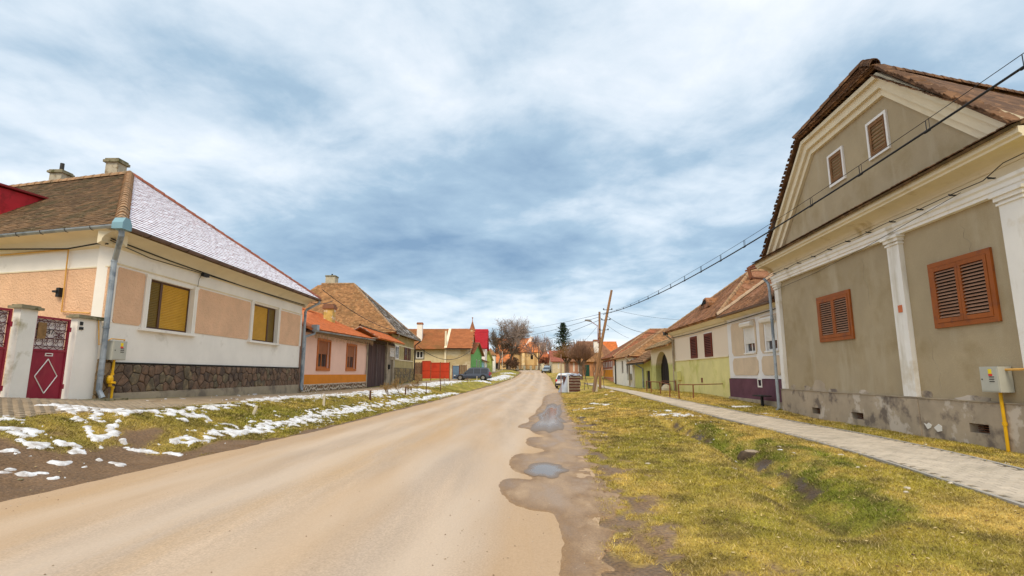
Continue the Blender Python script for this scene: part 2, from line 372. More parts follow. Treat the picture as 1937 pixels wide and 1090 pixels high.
def attr_mat(name, rough0=.95, wet=True, bs=30, bump=.7):
    m = bpy.data.materials.new(name); m.use_nodes = True; t = m.node_tree; n = t.nodes; l = t.links; b = n['Principled BSDF']
    a = n.new('ShaderNodeAttribute'); a.attribute_name = 'col'
    g = n.new('ShaderNodeNewGeometry'); x = n.new('ShaderNodeTexNoise'); x.inputs['Scale'].default_value = bs; x.inputs['Detail'].default_value = 7; l.new(g.outputs['Position'], x.inputs['Vector'])
    mr = n.new('ShaderNodeMapRange'); mr.inputs[1].default_value = .3; mr.inputs[2].default_value = .7; mr.inputs[3].default_value = .6; mr.inputs[4].default_value = 1.4; l.new(x.outputs[0], mr.inputs[0])
    hs = n.new('ShaderNodeHueSaturation'); l.new(a.outputs['Color'], hs.inputs['Color']); l.new(mr.outputs[0], hs.inputs['Value']); l.new(hs.outputs[0], b.inputs['Base Color'])
    b.inputs['Specular IOR Level'].default_value = .3; b.inputs['Roughness'].default_value = rough0
    if wet:
        a2 = n.new('ShaderNodeAttribute'); a2.attribute_name = 'wet'
        x2 = n.new('ShaderNodeTexNoise'); x2.inputs['Scale'].default_value = 3; x2.inputs['Detail'].default_value = 5; l.new(g.outputs['Position'], x2.inputs['Vector'])
        mm = n.new('ShaderNodeMath'); mm.operation = 'MULTIPLY'; l.new(a2.outputs['Fac'], mm.inputs[0]); l.new(x2.outputs[0], mm.inputs[1])
        m3 = n.new('ShaderNodeMapRange'); m3.inputs[1].default_value = .25; m3.inputs[2].default_value = .6; m3.inputs[3].default_value = .95; m3.inputs[4].default_value = .45; l.new(mm.outputs[0], m3.inputs[0]); l.new(m3.outputs[0], b.inputs['Roughness'])
    bp = n.new('ShaderNodeBump'); bp.inputs['Strength'].default_value = bump; bp.inputs['Distance'].default_value = .03; l.new(x.outputs[0], bp.inputs['Height']); l.new(bp.outputs[0], b.inputs['Normal'])
    return m

# terrain sheet
def axis(parts):
    a = []
    for (p, q, st) in parts: a += list(np.arange(p, q - 1e-6, st))
    a.append(parts[-1][1]); return np.array(a)
gx = axis([(-900, -300, 100), (-300, -60, 20), (-60, -14, 2), (-14, 10, .12), (10, 30, 1), (30, 60, 3), (60, 300, 20), (300, 900, 100)])
gy = axis([(-120, -20, 10), (-20, 2, 1), (2, 22, .12), (22, 45, .25), (45, 75, .5), (75, 150, 1.5), (150, 300, 10), (300, 1500, 100)])
TX, TY = np.meshgrid(gx, gy); TZ = Z(TX, TY)
mud = mud_f(TX, TY); col = col_f(TX, TY)
mudc = np.where((TX > 2.3)[..., None], [.075, .045, .022], np.where((TX > 0)[..., None], [.19, .115, .058], [.165, .098, .05])) * (.75 + .6 * fbm(TX * 2.3, TY * 2.3, 3, 71)[..., None])
col = col * (1 - mud[..., None]) + mudc * mud[..., None]
ground_m = attr_mat('turf_and_mud')
go, V, _ = grid_mesh('ground', TX, TY, TZ, ground_m, kind='structure', label='grass verges and muddy ground of the village street')
set_attr(go.data, 'col', 'FLOAT_COLOR', np.concatenate([col.reshape(-1, 3), np.ones((col.size // 3, 1))], 1)); set_attr(go.data, 'wet', 'FLOAT', mud.ravel())

# the road: dusty, worn, ragged at both edges
ys = axis([(-25, 3, .5), (3, 30, .1), (30, 60, .25), (60, 126, .5)])
tt = np.linspace(0, 1, 70)
RY, RT = np.meshgrid(ys, tt, indexing='ij')
el_ = .10 * (fbm(RY * 1.1, RY * 0, 4, 81) - .5) * 2; er_ = .08 * (fbm(RY * 1.4, RY * 0 + 9, 4, 83) - .5) * 2
RX = (xLf(RY) + el_) * (1 - RT) + (xRf(RY) + .1 + er_) * RT
crown = .03 * (1 - (2 * RT - 1) ** 2)
RZ = zroad(RY) + .004 + crown * np.clip((30 - RY) / 30, 0, 1)
road_m = M('dusty_road', (.49, .37, .265), rough=.92, var=.13, vs=2.6, bump=.5, bs=70, col2=(.41, .325, .255), c2s=1.3, lo=.40, hi=.75, stretch=(1, .10, 1), col3=(.50, .335, .185), c3s=.9, lo3=.52, hi3=.72, speck=.16)
_ro, _, _ = grid_mesh('road', RX, RY, RZ, road_m, kind='structure', label='pale dusty village road running to the church')
_tn = fbm(RY * .35, RT * 6, 3, 111) - .5; _q = RT + .03 * _tn
_tk = sum(np.exp(-((_q - c_) / .045) ** 2) for c_ in (.17, .36, .60, .79)) * (.55 + 1.2 * fbm(RX * 1.5, RY * .25, 3, 113))
_sd = np.clip((.16 - np.minimum(RT, 1 - RT)) / .16, 0, 1) * (.4 + 1.2 * fbm(RX * 2, RY * .5, 3, 117)) + np.clip(fbm(RX * 1.1, RY * .16, 4, 119) - .52, 0, 1) * 3
set_attr(_ro.data, 'track', 'FLOAT', np.clip(_tk, 0, 1).ravel()); set_attr(_ro.data, 'sand', 'FLOAT', np.clip(_sd, 0, 1).ravel())
_t = road_m.node_tree; _b = _t.nodes['Principled BSDF']; _src = _b.inputs['Base Color'].links[0].from_socket
for _nm, _c, _k in (('track', (.60, .475, .36, 1), .55), ('sand', (.47, .30, .155, 1), .60)):
    _a = _t.nodes.new('ShaderNodeAttribute'); _a.attribute_name = _nm; _m = _t.nodes.new('ShaderNodeMath'); _m.operation = 'MULTIPLY'; _m.inputs[1].default_value = _k; _t.links.new(_a.outputs['Fac'], _m.inputs[0])
    _x = _t.nodes.new('ShaderNodeMix'); _x.data_type = 'RGBA'; _t.links.new(_m.outputs[0], _x.inputs[0]); _t.links.new(_src, _x.inputs[6]); _x.inputs[7].default_value = _c; _src = _x.outputs[2]
_t.links.new(_src, _b.inputs['Base Color'])
cs = MB(); cs.poly([(-60, 118.5, 2.62), (1.6, 118.5, 2.45), (1.6, 125.5, 2.55), (-60, 125.5, 2.72)]); cs.build('side_road', road_m, kind='structure')
def rz(x, y):
    l = xLf(y); r = xRf(y) + .1; t = (x - l) / (r - l)
    return zroad(y) + .004 + .03 * (1 - (2 * t - 1) ** 2) * np.clip((30 - y) / 30, 0, 1)
# damp, darker band along the right edge with its scalloped outline, and the puddles lying on it
SC_L = [(1060, 1090), (1064, 1030), (1058, 1000), (1047, 972), (1005, 965), (965, 950), (945, 925), (950, 908), (975, 905), (1005, 907), (1000, 900), (975, 892), (964, 880), (968, 865), (985, 858), (1010, 858), (1030, 852), (1005, 845), (995, 838), (1000, 828), (1030, 826), (1010, 820), (1000, 812), (980, 809), (985, 803), (1000, 798), (1000, 790), (1012, 783), (1015, 775), (1025, 765), (1028, 752), (1040, 742), (1046, 735)]
def onroad(p):
    q = G(*p); return hit(p[0], p[1], (0, 0, float(rz(q[0], q[1]))), np.array([0, 0, 1.0]))
def smooth_line(pts, k=3):
    P = np.array(pts); Q = []
    for i in range(len(P) - 1):
        p0, p1, p2, p3 = P[max(i - 1, 0)], P[i], P[i + 1], P[min(i + 2, len(P) - 1)]
        for s in np.linspace(0, 1, k, endpoint=False):
            Q.append(.5 * ((2 * p1) + (-p0 + p2) * s + (2 * p0 - 5 * p1 + 4 * p2 - p3) * s * s + (-p0 + 3 * p1 - 3 * p2 + p3) * s ** 3))
    Q.append(P[-1]); return np.array(Q)
scl = smooth_line([onroad(p)[:2] for p in SC_L], 3)
poly = np.vstack([scl, [[6, 42.0], [6, 2.0], [.4, 2.0]]])
def inside(x, y, P):
    c = np.zeros(np.shape(x), bool); n = len(P)
    for i in range(n):
        x0, y0 = P[i]; x1, y1 = P[(i + 1) % n]
        cond = ((y0 > y) != (y1 > y)) & (x < (x1 - x0) * (y - y0) / (y1 - y0 + 1e-12) + x0); c ^= cond
    return c
wet_m = bpy.data.materials.new('damp_road_edge'); wet_m.use_nodes = True
_t = wet_m.node_tree; _n = _t.nodes; _b = _n['Principled BSDF']
def _mk(t, **k):
    x = _n.new(t)
    for q, v_ in k.items(): setattr(x, q, v_)
    return x
_g = _mk('ShaderNodeNewGeometry'); _a = _mk('ShaderNodeAttribute', attribute_name='edge'); _x = _mk('ShaderNodeTexNoise'); _x.inputs['Scale'].default_value = 2.3; _x.inputs['Detail'].default_value = 7
_y = _mk('ShaderNodeTexNoise'); _y.inputs['Scale'].default_value = 60; _y.inputs['Detail'].default_value = 3
_mp = _mk('ShaderNodeMapping'); _mp.inputs[3].default_value = (1.4, .5, 1); _t.links.new(_g.outputs['Position'], _mp.inputs[0]); _t.links.new(_mp.outputs[0], _x.inputs['Vector']); _t.links.new(_g.outputs['Position'], _y.inputs['Vector'])
_r = _mk('ShaderNodeValToRGB'); _e = _r.color_ramp.elements; _e[0].position = 0; _e[0].color = (.27, .15, .055, 1); _e[1].position = 1; _e[1].color = (.33, .215, .125, 1); _q = _e.new(.25); _q.color = (.25, .145, .065, 1)
_t.links.new(_a.outputs['Fac'], _r.inputs[0])
_m1 = _mk('ShaderNodeMix', data_type='RGBA'); _r1 = _mk('ShaderNodeMapRange'); _r1.inputs[1].default_value = .5; _r1.inputs[2].default_value = .72; _t.links.new(_x.outputs[0], _r1.inputs[0]); _t.links.new(_r1.outputs[0], _m1.inputs[0]); _t.links.new(_r.outputs[0], _m1.inputs[6]); _m1.inputs[7].default_value = (.42, .29, .18, 1)
_hs = _mk('ShaderNodeHueSaturation'); _r2 = _mk('ShaderNodeMapRange'); _r2.inputs[1].default_value = .3; _r2.inputs[2].default_value = .7; _r2.inputs[3].default_value = .8; _r2.inputs[4].default_value = 1.2; _t.links.new(_y.outputs[0], _r2.inputs[0]); _t.links.new(_r2.outputs[0], _hs.inputs['Value']); _t.links.new(_m1.outputs[2], _hs.inputs['Color']); _t.links.new(_hs.outputs[0], _b.inputs['Base Color'])
_r3 = _mk('ShaderNodeMapRange'); _r3.inputs[1].default_value = .35; _r3.inputs[2].default_value = .65; _r3.inputs[3].default_value = .42; _r3.inputs[4].default_value = .8; _t.links.new(_x.outputs[0], _r3.inputs[0]); _t.links.new(_r3.outputs[0], _b.inputs['Roughness'])
_bp = _mk('ShaderNodeBump'); _bp.inputs['Strength'].default_value = .3; _bp.inputs['Distance'].default_value = .006; _t.links.new(_y.outputs[0], _bp.inputs['Height']); _t.links.new(_bp.outputs[0], _b.inputs['Normal'])
def damp_sheet(y0, y1, sy, nx_):
    wy = np.arange(y0, y1 + sy * .5, sy); WY, WT = np.meshgrid(wy, np.linspace(0, 1, nx_), indexing='ij')
    WX = (np.interp(WY, [2, 4, 6, 10, 14, 20, 30, 42], [-.1, .0, -.45, -.35, -.05, .5, 1.2, 3.2])) * (1 - WT) + (xRf(WY) + .5) * WT
    sd = seg_d(WX, WY, [tuple(p) for p in scl]); sd = np.where(inside(WX, WY, poly), sd, -sd) + .05 * (fbm(WX * 9, WY * 7, 3, 12) - .5)
    sd = np.minimum(sd, xRf(WY) + .10 + .9 * (fbm(WX * 2.5, WY * 2.0, 4, 19) - .42) - WX)
    wz = np.maximum(rz(np.minimum(WX, xRf(WY) + .1), WY), np.where(WX > xRf(WY) - .1, Z(WX, WY) + .004, -9)) + np.minimum(.004, sd * .25)
    o, V, used = grid_mesh('damp_road_edge', WX, WY, wz, wet_m, keep=sd > -.02, kind='structure', label='damp brown band with scalloped edge along the right side of the road')
    set_attr(o.data, 'edge', 'FLOAT', np.clip(sd / .35, 0, 1).ravel()[used])
damp_sheet(2.4, 17, .04, 90); damp_sheet(17, 42, .15, 60)
pud_m = bpy.data.materials.new('puddle_water'); pud_m.use_nodes = True; b = pud_m.node_tree.nodes['Principled BSDF']; b.inputs['Base Color'].default_value = (.20, .13, .075, 1); b.inputs['Roughness'].default_value = .16; b.inputs['Specular IOR Level'].default_value = .65; b.inputs['IOR'].default_value = 1.45
pb = pud_m.node_tree.nodes; tn = pb.new('ShaderNodeTexNoise'); tn.inputs['Scale'].default_value = 7; bp = pb.new('ShaderNodeBump'); bp.inputs['Strength'].default_value = .04; _pa = pb.new('ShaderNodeAttribute'); _pa.attribute_name = 'rim'; _pr = pb.new('ShaderNodeMapRange'); _pr.inputs[1].default_value = .15; _pr.inputs[3].default_value = .10; _pr.inputs[4].default_value = .55; pud_m.node_tree.links.new(_pa.outputs['Fac'], _pr.inputs[0]); pud_m.node_tree.links.new(_pr.outputs[0], b.inputs['Roughness']); pud_m.node_tree.links.new(tn.outputs[0], bp.inputs['Height']); pud_m.node_tree.links.new(bp.outputs[0], b.inputs['Normal'])
for k, (outl, lb) in enumerate([([(985, 893), (1000, 880), (1030, 876), (1065, 880), (1070, 892), (1050, 905), (1015, 905)], 'oval rain puddle on the damp road edge nearest the camera'),
                               ([(1003, 806), (1020, 796), (1018, 786), (1030, 776), (1036, 766), (1056, 766), (1062, 785), (1068, 806), (1045, 815), (1015, 814)], 'long rain puddle on the damp road edge further down the street')]):
    q = smooth_line([onroad(p)[:2] for p in outl] + [onroad(outl[0])[:2]], 5)[:-1]
    mb = MB(); c = q.mean(0)
    q = np.array([c + (p - c) * (1 + .7 * (float(fbm(p[0] * 5, p[1] * 3, 3, 99)) - .5)) for p in q])
    zp = lambda p: float(rz(min(p[0], float(xRf(p[1])) + .1), p[1])) + .0075
    ci = mb.P(c[0], c[1], zp(c)); ii = [mb.P(p[0], p[1], zp(p)) for p in q]
    for i in range(len(ii)): mb.face((ci, ii[i], ii[(i + 1) % len(ii)]))
    c2 = [mb.P(c[0] + (p[0] - c[0]) * .45, c[1] + (p[1] - c[1]) * .45, zp(c + (p - c) * .45)) for p in q]; nn_ = len(ii); mb.f = []; mb.m = []
    for i in range(nn_): mb.face((ci, c2[i], c2[(i + 1) % nn_])); mb.face((c2[i], ii[i], ii[(i + 1) % nn_], c2[(i + 1) % nn_]))
    po_ = mb.build('puddle', pud_m, label=lb, cat='puddle', kind='thing'); set_attr(po_.data, 'rim', 'FLOAT', np.array([0.] + [1.] * nn_ + [0.] * nn_))

# left pavement
ys = axis([(-4, 8, .6), (8, 40, .3), (40, 110, 1)]); tt = np.linspace(0, 1, 12); PY, PT = np.meshgrid(ys, tt, indexing='ij')
PXl = np.where(PY < 12.6, -15.0, np.where(PY < 70, -9.6 + .0115 * (PY - 12), np.interp(PY, [70, 110], [-5.6, -3.0]))); PX = PXl * (1 - PT) + (xPf(PY) + .12 * (fbm(PY * 1.2, PY * 0, 4, 91) - .5)) * PT
pave_m = M('worn_pavement', (.36, .27, .175), rough=.85, var=.15, vs=1.5, bump=.3, bs=60, col2=(.18, .125, .07), c2s=1.1, lo=.55, hi=.7, stretch=(1, .5, 1))
grid_mesh('left_pavement', PX, PY, Z(PX, PY) + .014, pave_m, kind='structure', label='worn beige pavement in front of the houses on the left')

# snow lying in patches
snow_m = M('old_snow', (.80, .81, .84), rough=.7, var=.05, vs=3, bump=.6, bs=30, bdist=.02, spec=.4, col2=(.42, .37, .33), c2s=6, lo=.44, hi=.66)
def snow_patch(x0, x1, y0, y1, st, th, side):
    X, Y = np.meshgrid(np.arange(x0, x1, st), np.arange(y0, y1, st * 1.2)); f = snow_f(X, Y); f = np.clip(f, -1, .8)
    h = np.where(f > 0, th * np.sqrt(np.clip(f, 0, 1)), f * th * 7); z = Z(X, Y) + .012 + h
    z = np.where(X < xPf(Y), z + .015, z)
    return grid_mesh('snow', X, Y, z, snow_m, keep=f > -.12, kind='stuff', label=side)
snow_patch(-13, -3.6, 5.4, 26, .04, .016, 'thin patches of old snow on the grass verge left of the road')
snow_patch(-9, 3, 26, 115, .14, .05, 'patches of old snow further down the left side of the street')
snow_patch(2, 11, 8, 30, .06, .015, 'small patches of snow melting on the grass right of the road')

# short winter grass: blades
def blades(n, reg, name, lab, seed):
    r = np.random.default_rng(seed); Xs = []; Ys = []
    u = r.random(n * 3)
    y0, y1 = reg; a = -.55; Yv = (y0 ** a + u * (y1 ** a - y0 ** a)) ** (1 / a)
    if name == 'R': xl = xRf(Yv) - .10 * r.random(n * 3); xr = np.minimum(np.interp(Yv, [3, 10, 20, 30, 60], [9, 10, 10.2, 11, 12]), Yv * .99 + .6)
    else: xr = xLf(Yv) + .02; xl = np.maximum(xPf(Yv) - .05, -Yv * .99 - .8)
    Xv = xl + r.random(n * 3) * (xr - xl); ok = (xr > xl)
    # thin by width so that density depends on distance only
    ok &= r.random(n * 3) < np.clip((xr - xl) / 9, 0, 1)
    Xv = Xv[ok]; Yv = Yv[ok]
    ok = (mud_f(Xv, Yv) < .55 + .4 * r.random(len(Xv))) & (snow_f(Xv, Yv) < .0)
    if name == 'R':
        pl = np.interp(Yv, PATH_Y, PATH_L); pr = np.interp(Yv, PATH_Y, PATH_R)
        ok &= ~((Xv > pl + .03) & (Xv < pr - .03))
    Xv = Xv[ok][:n]; Yv = Yv[ok][:n]; m = len(Xv)
    Zv = Z(Xv, Yv); c = col_f(Xv, Yv); rr = r.random(m)[:, None]
    c = c * (.6 + .9 * r.random((m, 1)))
    c = np.where(rr > .86, np.array([.60, .45, .20]) * (.6 + .6 * r.random((m, 1))), c)
    sc = np.clip(Yv / 7, .75, 2.6); gd = c[:, 1] > c[:, 0]
    h = (.010 + .026 * r.random(m) ** 1.5) * np.where(gd, 1.5, 1) * sc ** .5; wd = (.0028 + .003 * r.random(m)) * sc
    an = r.random(m) * 2 * math.pi; le = (.5 + 1.6 * r.random(m)) * h; la = r.random(m) * 2 * math.pi
    dx = np.cos(an) * wd; dy = np.sin(an) * wd
    A = np.stack([Xv - dx, Yv - dy, Zv - .006], 1); B = np.stack([Xv + dx, Yv + dy, Zv - .006], 1); C = np.stack([Xv + np.cos(la) * le, Yv + np.sin(la) * le, Zv + h], 1)
    V = np.stack([A, B, C], 1).reshape(-1, 3); me = bpy.data.meshes.new('grass'); me.vertices.add(len(V)); me.vertices.foreach_set('co', V.ravel())
    me.loops.add(len(V)); me.loops.foreach_set('vertex_index', np.arange(len(V), dtype=np.int32)); me.polygons.add(m)
    me.polygons.foreach_set('loop_start', np.arange(0, 3 * m, 3, dtype=np.int32)); me.polygons.foreach_set('loop_total', np.full(m, 3, np.int32)); me.update(calc_edges=True)
    set_attr(me, 'col', 'FLOAT_COLOR', np.repeat(np.concatenate([c, np.ones((m, 1))], 1), 3, 0))
    me.materials.append(blade_m); o = bpy.data.objects.new('grass', me); COL.objects.link(o); tag(o, lab, None, None, 'stuff')
blade_m = attr_mat('grass_blades', .7, False, 3, 0)

# the paved path on the right: concrete block paving
plo = [G(*p) for p in [(1937, 954), (1847, 927), (1771, 906), (1657, 870), (1561, 841), (1474, 818), (1390, 798), (1314, 779), (1238, 758), (1200, 748.5), (1155, 735)]]
pup = [G(*p) for p in [(1937, 888), (1847, 870), (1733, 845), (1618, 820), (1542, 804), (1466, 792), (1390, 779), (1314, 764), (1238, 748), (1200, 741), (1150, 732)]]
PATH_Y = np.concatenate([[-8, 2.5], np.arange(5, 62, 1.0)])
ly = np.array([p[1] for p in plo]); lx = np.array([p[0] for p in plo]); uy = np.array([p[1] for p in pup]); ux = np.array([p[0] for p in pup])
def fit(yy, xx):
    k = np.polyfit(yy[:8], xx[:8], 2); f = np.polyval(k, PATH_Y); g = np.interp(PATH_Y, yy, xx)
    t = np.clip((PATH_Y - 14) / 6, 0, 1); f = f * (1 - t) + g * t
    f[:2] = [np.polyval(k, 5) - .12 * 13 * .3, np.polyval(k, 5) - .1]; return f
PATH_L = fit(ly, lx); PATH_R = fit(uy, ux)
mid = (PATH_L + PATH_R) / 2; wid = np.clip(PATH_R - PATH_L, 1.15, 1.75); wid = np.convolve(np.pad(wid, 3, 'edge'), np.ones(7) / 7, 'valid'); mid = np.convolve(np.pad(mid, 2, 'edge'), np.ones(5) / 5, 'valid')
mid[0] = mid[2] - .5; mid[1] = mid[2] - .08
PATH_L = mid - wid / 2; PATH_R = mid + wid / 2
zpath = lambda y: np.interp(y, PATH_Y, np.convolve(np.pad(Z(mid, PATH_Y), 2, 'edge'), np.ones(5) / 5, 'valid')) + .03
ps = np.arange(-6, 60, .25); X = np.stack([np.interp(ps, PATH_Y, PATH_L), np.interp(ps, PATH_Y, PATH_R)], 1); Yg = np.stack([ps, ps], 1)
joint_m = M('sandy_joints', (.16, .13, .09), rough=.95, var=.2, vs=8, bump=.4, bs=80)
paver_m = M('concrete_paver', (.52, .44, .345), rough=.85, var=.10, vs=1.2, bump=.35, bs=120, cell=.10, cs=6, col2=(.33, .28, .21), c2s=1.8, lo=.5, hi=.8)
path_o, _, _ = grid_mesh('right_footpath', X, Yg, np.repeat(zpath(ps)[:, None], 2, 1) - .012, joint_m, kind='structure', label='narrow grey block-paved footpath in front of the khaki house')
# behaton shaped stones
sh = [(-.098, -.079), (-.062, -.079), (-.036, -.055), (.036, -.055), (.062, -.079), (.098, -.079), (.098, .079), (.062, .079), (.036, .055), (-.036, .055), (-.062, .079), (-.098, .079)]
def paver_mesh(name, outline, th, mat):
    me = bpy.data.meshes.new(name); n = len(outline); k = .93
    V = [(x * k, y * k, th) for x, y in outline] + [(x, y, th - .008) for x, y in outline] + [(x, y, -.03) for x, y in outline]
    F = [tuple(range(n))] + [(i + n, (i + 1) % n + n, (i + 1) % n, i) for i in range(n)] + [(i + 2 * n, (i + 1) % n + 2 * n, (i + 1) % n + n, i + n) for i in range(n)]
    me.from_pydata(V, [], F); me.materials.append(mat); return me, np.array(V), F
pm, pV, pF = paver_mesh('paving_stone', sh, 0.0, paver_m)
cut = [(x * .92, y) for x, y in sh]
mats_ = []; s = 3.0; row = 0
while s < 58:
    x0 = np.interp(s, PATH_Y, PATH_L) + .09; x1 = np.interp(s, PATH_Y, PATH_R) - .09; k = int((x1 - x0) / .2); off = .1 if row % 2 else 0
    hd = math.atan2(float(np.interp(s + .5, PATH_Y, mid) - np.interp(s - .5, PATH_Y, mid)), 1.0)
    for i in range(k + (0 if row % 2 else 1)):
        t = (x0 + x1) / 2 + (i - k / 2) * .2 + off; yy = s - math.tan(hd) * (t - (x0 + x1) / 2) 
        mats_.append((t, yy, float(zpath(s)) + random.uniform(-.003, .003), -hd + random.uniform(-.01, .01)))
    s += .137; row += 1
def place_pieces(lst, me, V, F, parent, name, nmax=300, stuffname=None, mat=None, lab=None):
    lst = sorted(lst, key=lambda q: abs(math.hypot(q[0], q[1] - 6.5)) if False else math.hypot(q[0] * 1.0, q[1]) + (100 if q[0] > q[1] * .99 + .3 else 0) + (100 if q[0] < -q[1] * .99 - .3 else 0))
    for (x, y, z, a) in lst[:nmax]:
        o = bpy.data.objects.new(name, me); COL.objects.link(o); o.parent = parent; o.matrix_basis = Matrix.Translation((x, y, z)) @ Matrix.Rotation(a, 4, 'Z')
    if len(lst) > nmax:
        R = lst[nmax:]; n = len(V); VV = []; FF = []
        for k, (x, y, z, a) in enumerate(R):
            c, s_ = math.cos(a), math.sin(a); VV.append(np.stack([V[:, 0] * c - V[:, 1] * s_ + x, V[:, 0] * s_ + V[:, 1] * c + y, V[:, 2] + z], 1)); FF += [tuple(i + k * n for i in f) for f in F]
        m2 = bpy.data.meshes.new(stuffname); m2.from_pydata(np.concatenate(VV).tolist(), [], FF); m2.materials.append(mat)
        o = bpy.data.objects.new(stuffname, m2); COL.objects.link(o); o.parent = parent; o['kind'] = 'stuff'
place_pieces(mats_, pm, pV, pF, path_o, 'paving_stone', 300, 'paving_stones', paver_m)
kerb_m = M('kerb_concrete', (.36, .33, .29), rough=.9, var=.12, vs=4, bump=.4, bs=80)
for side in (0, 1):
    s = 3.2
    while s < 26:
        E = PATH_L if side == 0 else PATH_R
        a = np.interp(s, PATH_Y, E); b_ = np.interp(s + 1, PATH_Y, E); d = -.03 if side == 0 else .03
        mb = MB(); z0 = float(zpath(s)) + .004; z1 = float(zpath(s + 1)) + .004; g_ = .006
        q = [(a + d - .03, s + g_), (a + d + .03, s + g_), (b_ + d + .03, s + 1 - g_), (b_ + d - .03, s + 1 - g_)]; zt = [z0, z0, z1, z1]
        T = [mb.P(q[i][0], q[i][1], zt[i]) for i in range(4)]; Bm = [mb.P(q[i][0], q[i][1], zt[i] - .12) for i in range(4)]
        mb.face(T)
        for i in range(4): mb.face((T[i], Bm[i], Bm[(i + 1) % 4], T[(i + 1) % 4]))
        mb.build('edging_stone', kerb_m, path_o); s += 1
# pavers of the entrance by the gates (left)
brick_m = M('entrance_paver', (.34, .27, .19), rough=.85, var=.15, vs=2, bump=.3, bs=100, cell=.10, cs=7)
ent = MB()
sh2 = [(-.096, -.048), (.096, -.048), (.096, .048), (-.096, .048)]
em, eV, eF = paver_mesh('paving_brick', sh2, 0, brick_m)
lst = []
for r_ in range(52):
    yv = 8.3 + r_ * .1
    for c_ in range(22):
        xv = -12.1 + c_ * .2 + (r_ % 2) * .1
        if xv > float(xSf(yv)) + .1 * math.sin(yv * 7) or xv < -yv * .98 - .3 or (yv > 12.3 and xv < -9.2) or (xv > -9 and yv > 13) or (xv < -9.8): continue
        lst.append((xv, yv, float(Z(xv, yv)) + .022 + random.uniform(-.002, .002), random.uniform(-.01, .01)))
place_pieces(lst, em, eV, eF, bpy.data.objects['left_pavement'], 'paving_brick', 300, 'paving_bricks', brick_m)

blades(380000, (3.2, 40), 'R', 'short yellow-green winter grass on the right of the road', 5)
blades(230000, (6.0, 45), 'L', 'short green grass on the verge left of the road', 6)

# loose grit and pebbles on the road and its edges, and fallen leaves and straw on the verges
def scatter(name, lab, n, fx, mats, size, seed, flat=.6):
    r = np.random.default_rng(seed); V = []; F = []
    P = fx(r, n); m = len(P)
    a = r.random(m) * 6.28; s = size[0] + (size[1] - size[0]) * r.random(m) ** 3
    base = np.array([[1, 0, 0], [.2, .9, 0], [-.9, .3, 0], [-.3, -.8, 0], [.1, .05, 1.0]])
    b_ = np.repeat(base[None], m, 0) * (1 + .35 * (r.random((m, 5, 3)) - .5)); b_[:, :, 2] *= flat
    c, q = np.cos(a)[:, None], np.sin(a)[:, None]; X = (b_[:, :, 0] * c - b_[:, :, 1] * q) * s[:, None] + P[:, 0:1]; Y = (b_[:, :, 0] * q + b_[:, :, 1] * c) * s[:, None] + P[:, 1:2]; Zq = b_[:, :, 2] * s[:, None] + P[:, 2:3] - .001
    V = np.stack([X, Y, Zq], -1).reshape(-1, 3); F = (np.arange(m)[:, None, None] * 5 + np.array([[0, 1, 4], [1, 2, 4], [2, 3, 4], [3, 0, 4]])[None]).reshape(-1, 3)
    me = bpy.data.meshes.new(name); me.from_pydata(V.tolist(), [], F.tolist())
    for x in mats: me.materials.append(x)
    me.polygons.foreach_set('material_index', np.repeat(r.integers(0, len(mats), m), 4).astype(np.int32)); o = bpy.data.objects.new(name, me); COL.objects.link(o); tag(o, lab, None, None, 'stuff')
def on_road(r, n):
    y = 3 + 30 * r.random(n) ** 2.2; t = r.random(n); t = np.where(r.random(n) < .6, np.where(t < .5, .10 * r.random(n) ** 1.5, 1 - .22 * r.random(n) ** 1.3), t); x = xLf(y) + (xRf(y) - xLf(y)) * t
    return np.stack([x, y, rz(x, y) + .004], 1)
scatter('grit', 'loose grit and small stones on the road', 2600, on_road, [M('pale_grit', (.50, .42, .33), .9), M('brown_grit', (.20, .12, .07), .9), M('tan_grit', (.34, .25, .16), .9)], (.002, .010), 3)
def on_verge(r, n):
    y = 3.2 + 22 * r.random(n) ** 1.8; left = (r.random(n) < .3) & (y > 6); x = np.where(left, xLf(y) - 2.4 * r.random(n), xRf(y) + .05 + (np.interp(y, PATH_Y, PATH_L) - xRf(y) - .1) * r.random(n) ** .8)
    return np.stack([x, y, Z(x, y) + .018], 1)
scatter('leaf_litter', 'dead leaves and bits of straw lying in the grass', 2200, on_verge, [M('brown_leaf', (.16, .085, .035), .9), M('straw_bit', (.55, .42, .20), .9), M('dark_leaf', (.07, .04, .02), .9)], (.006, .022), 8, .35)
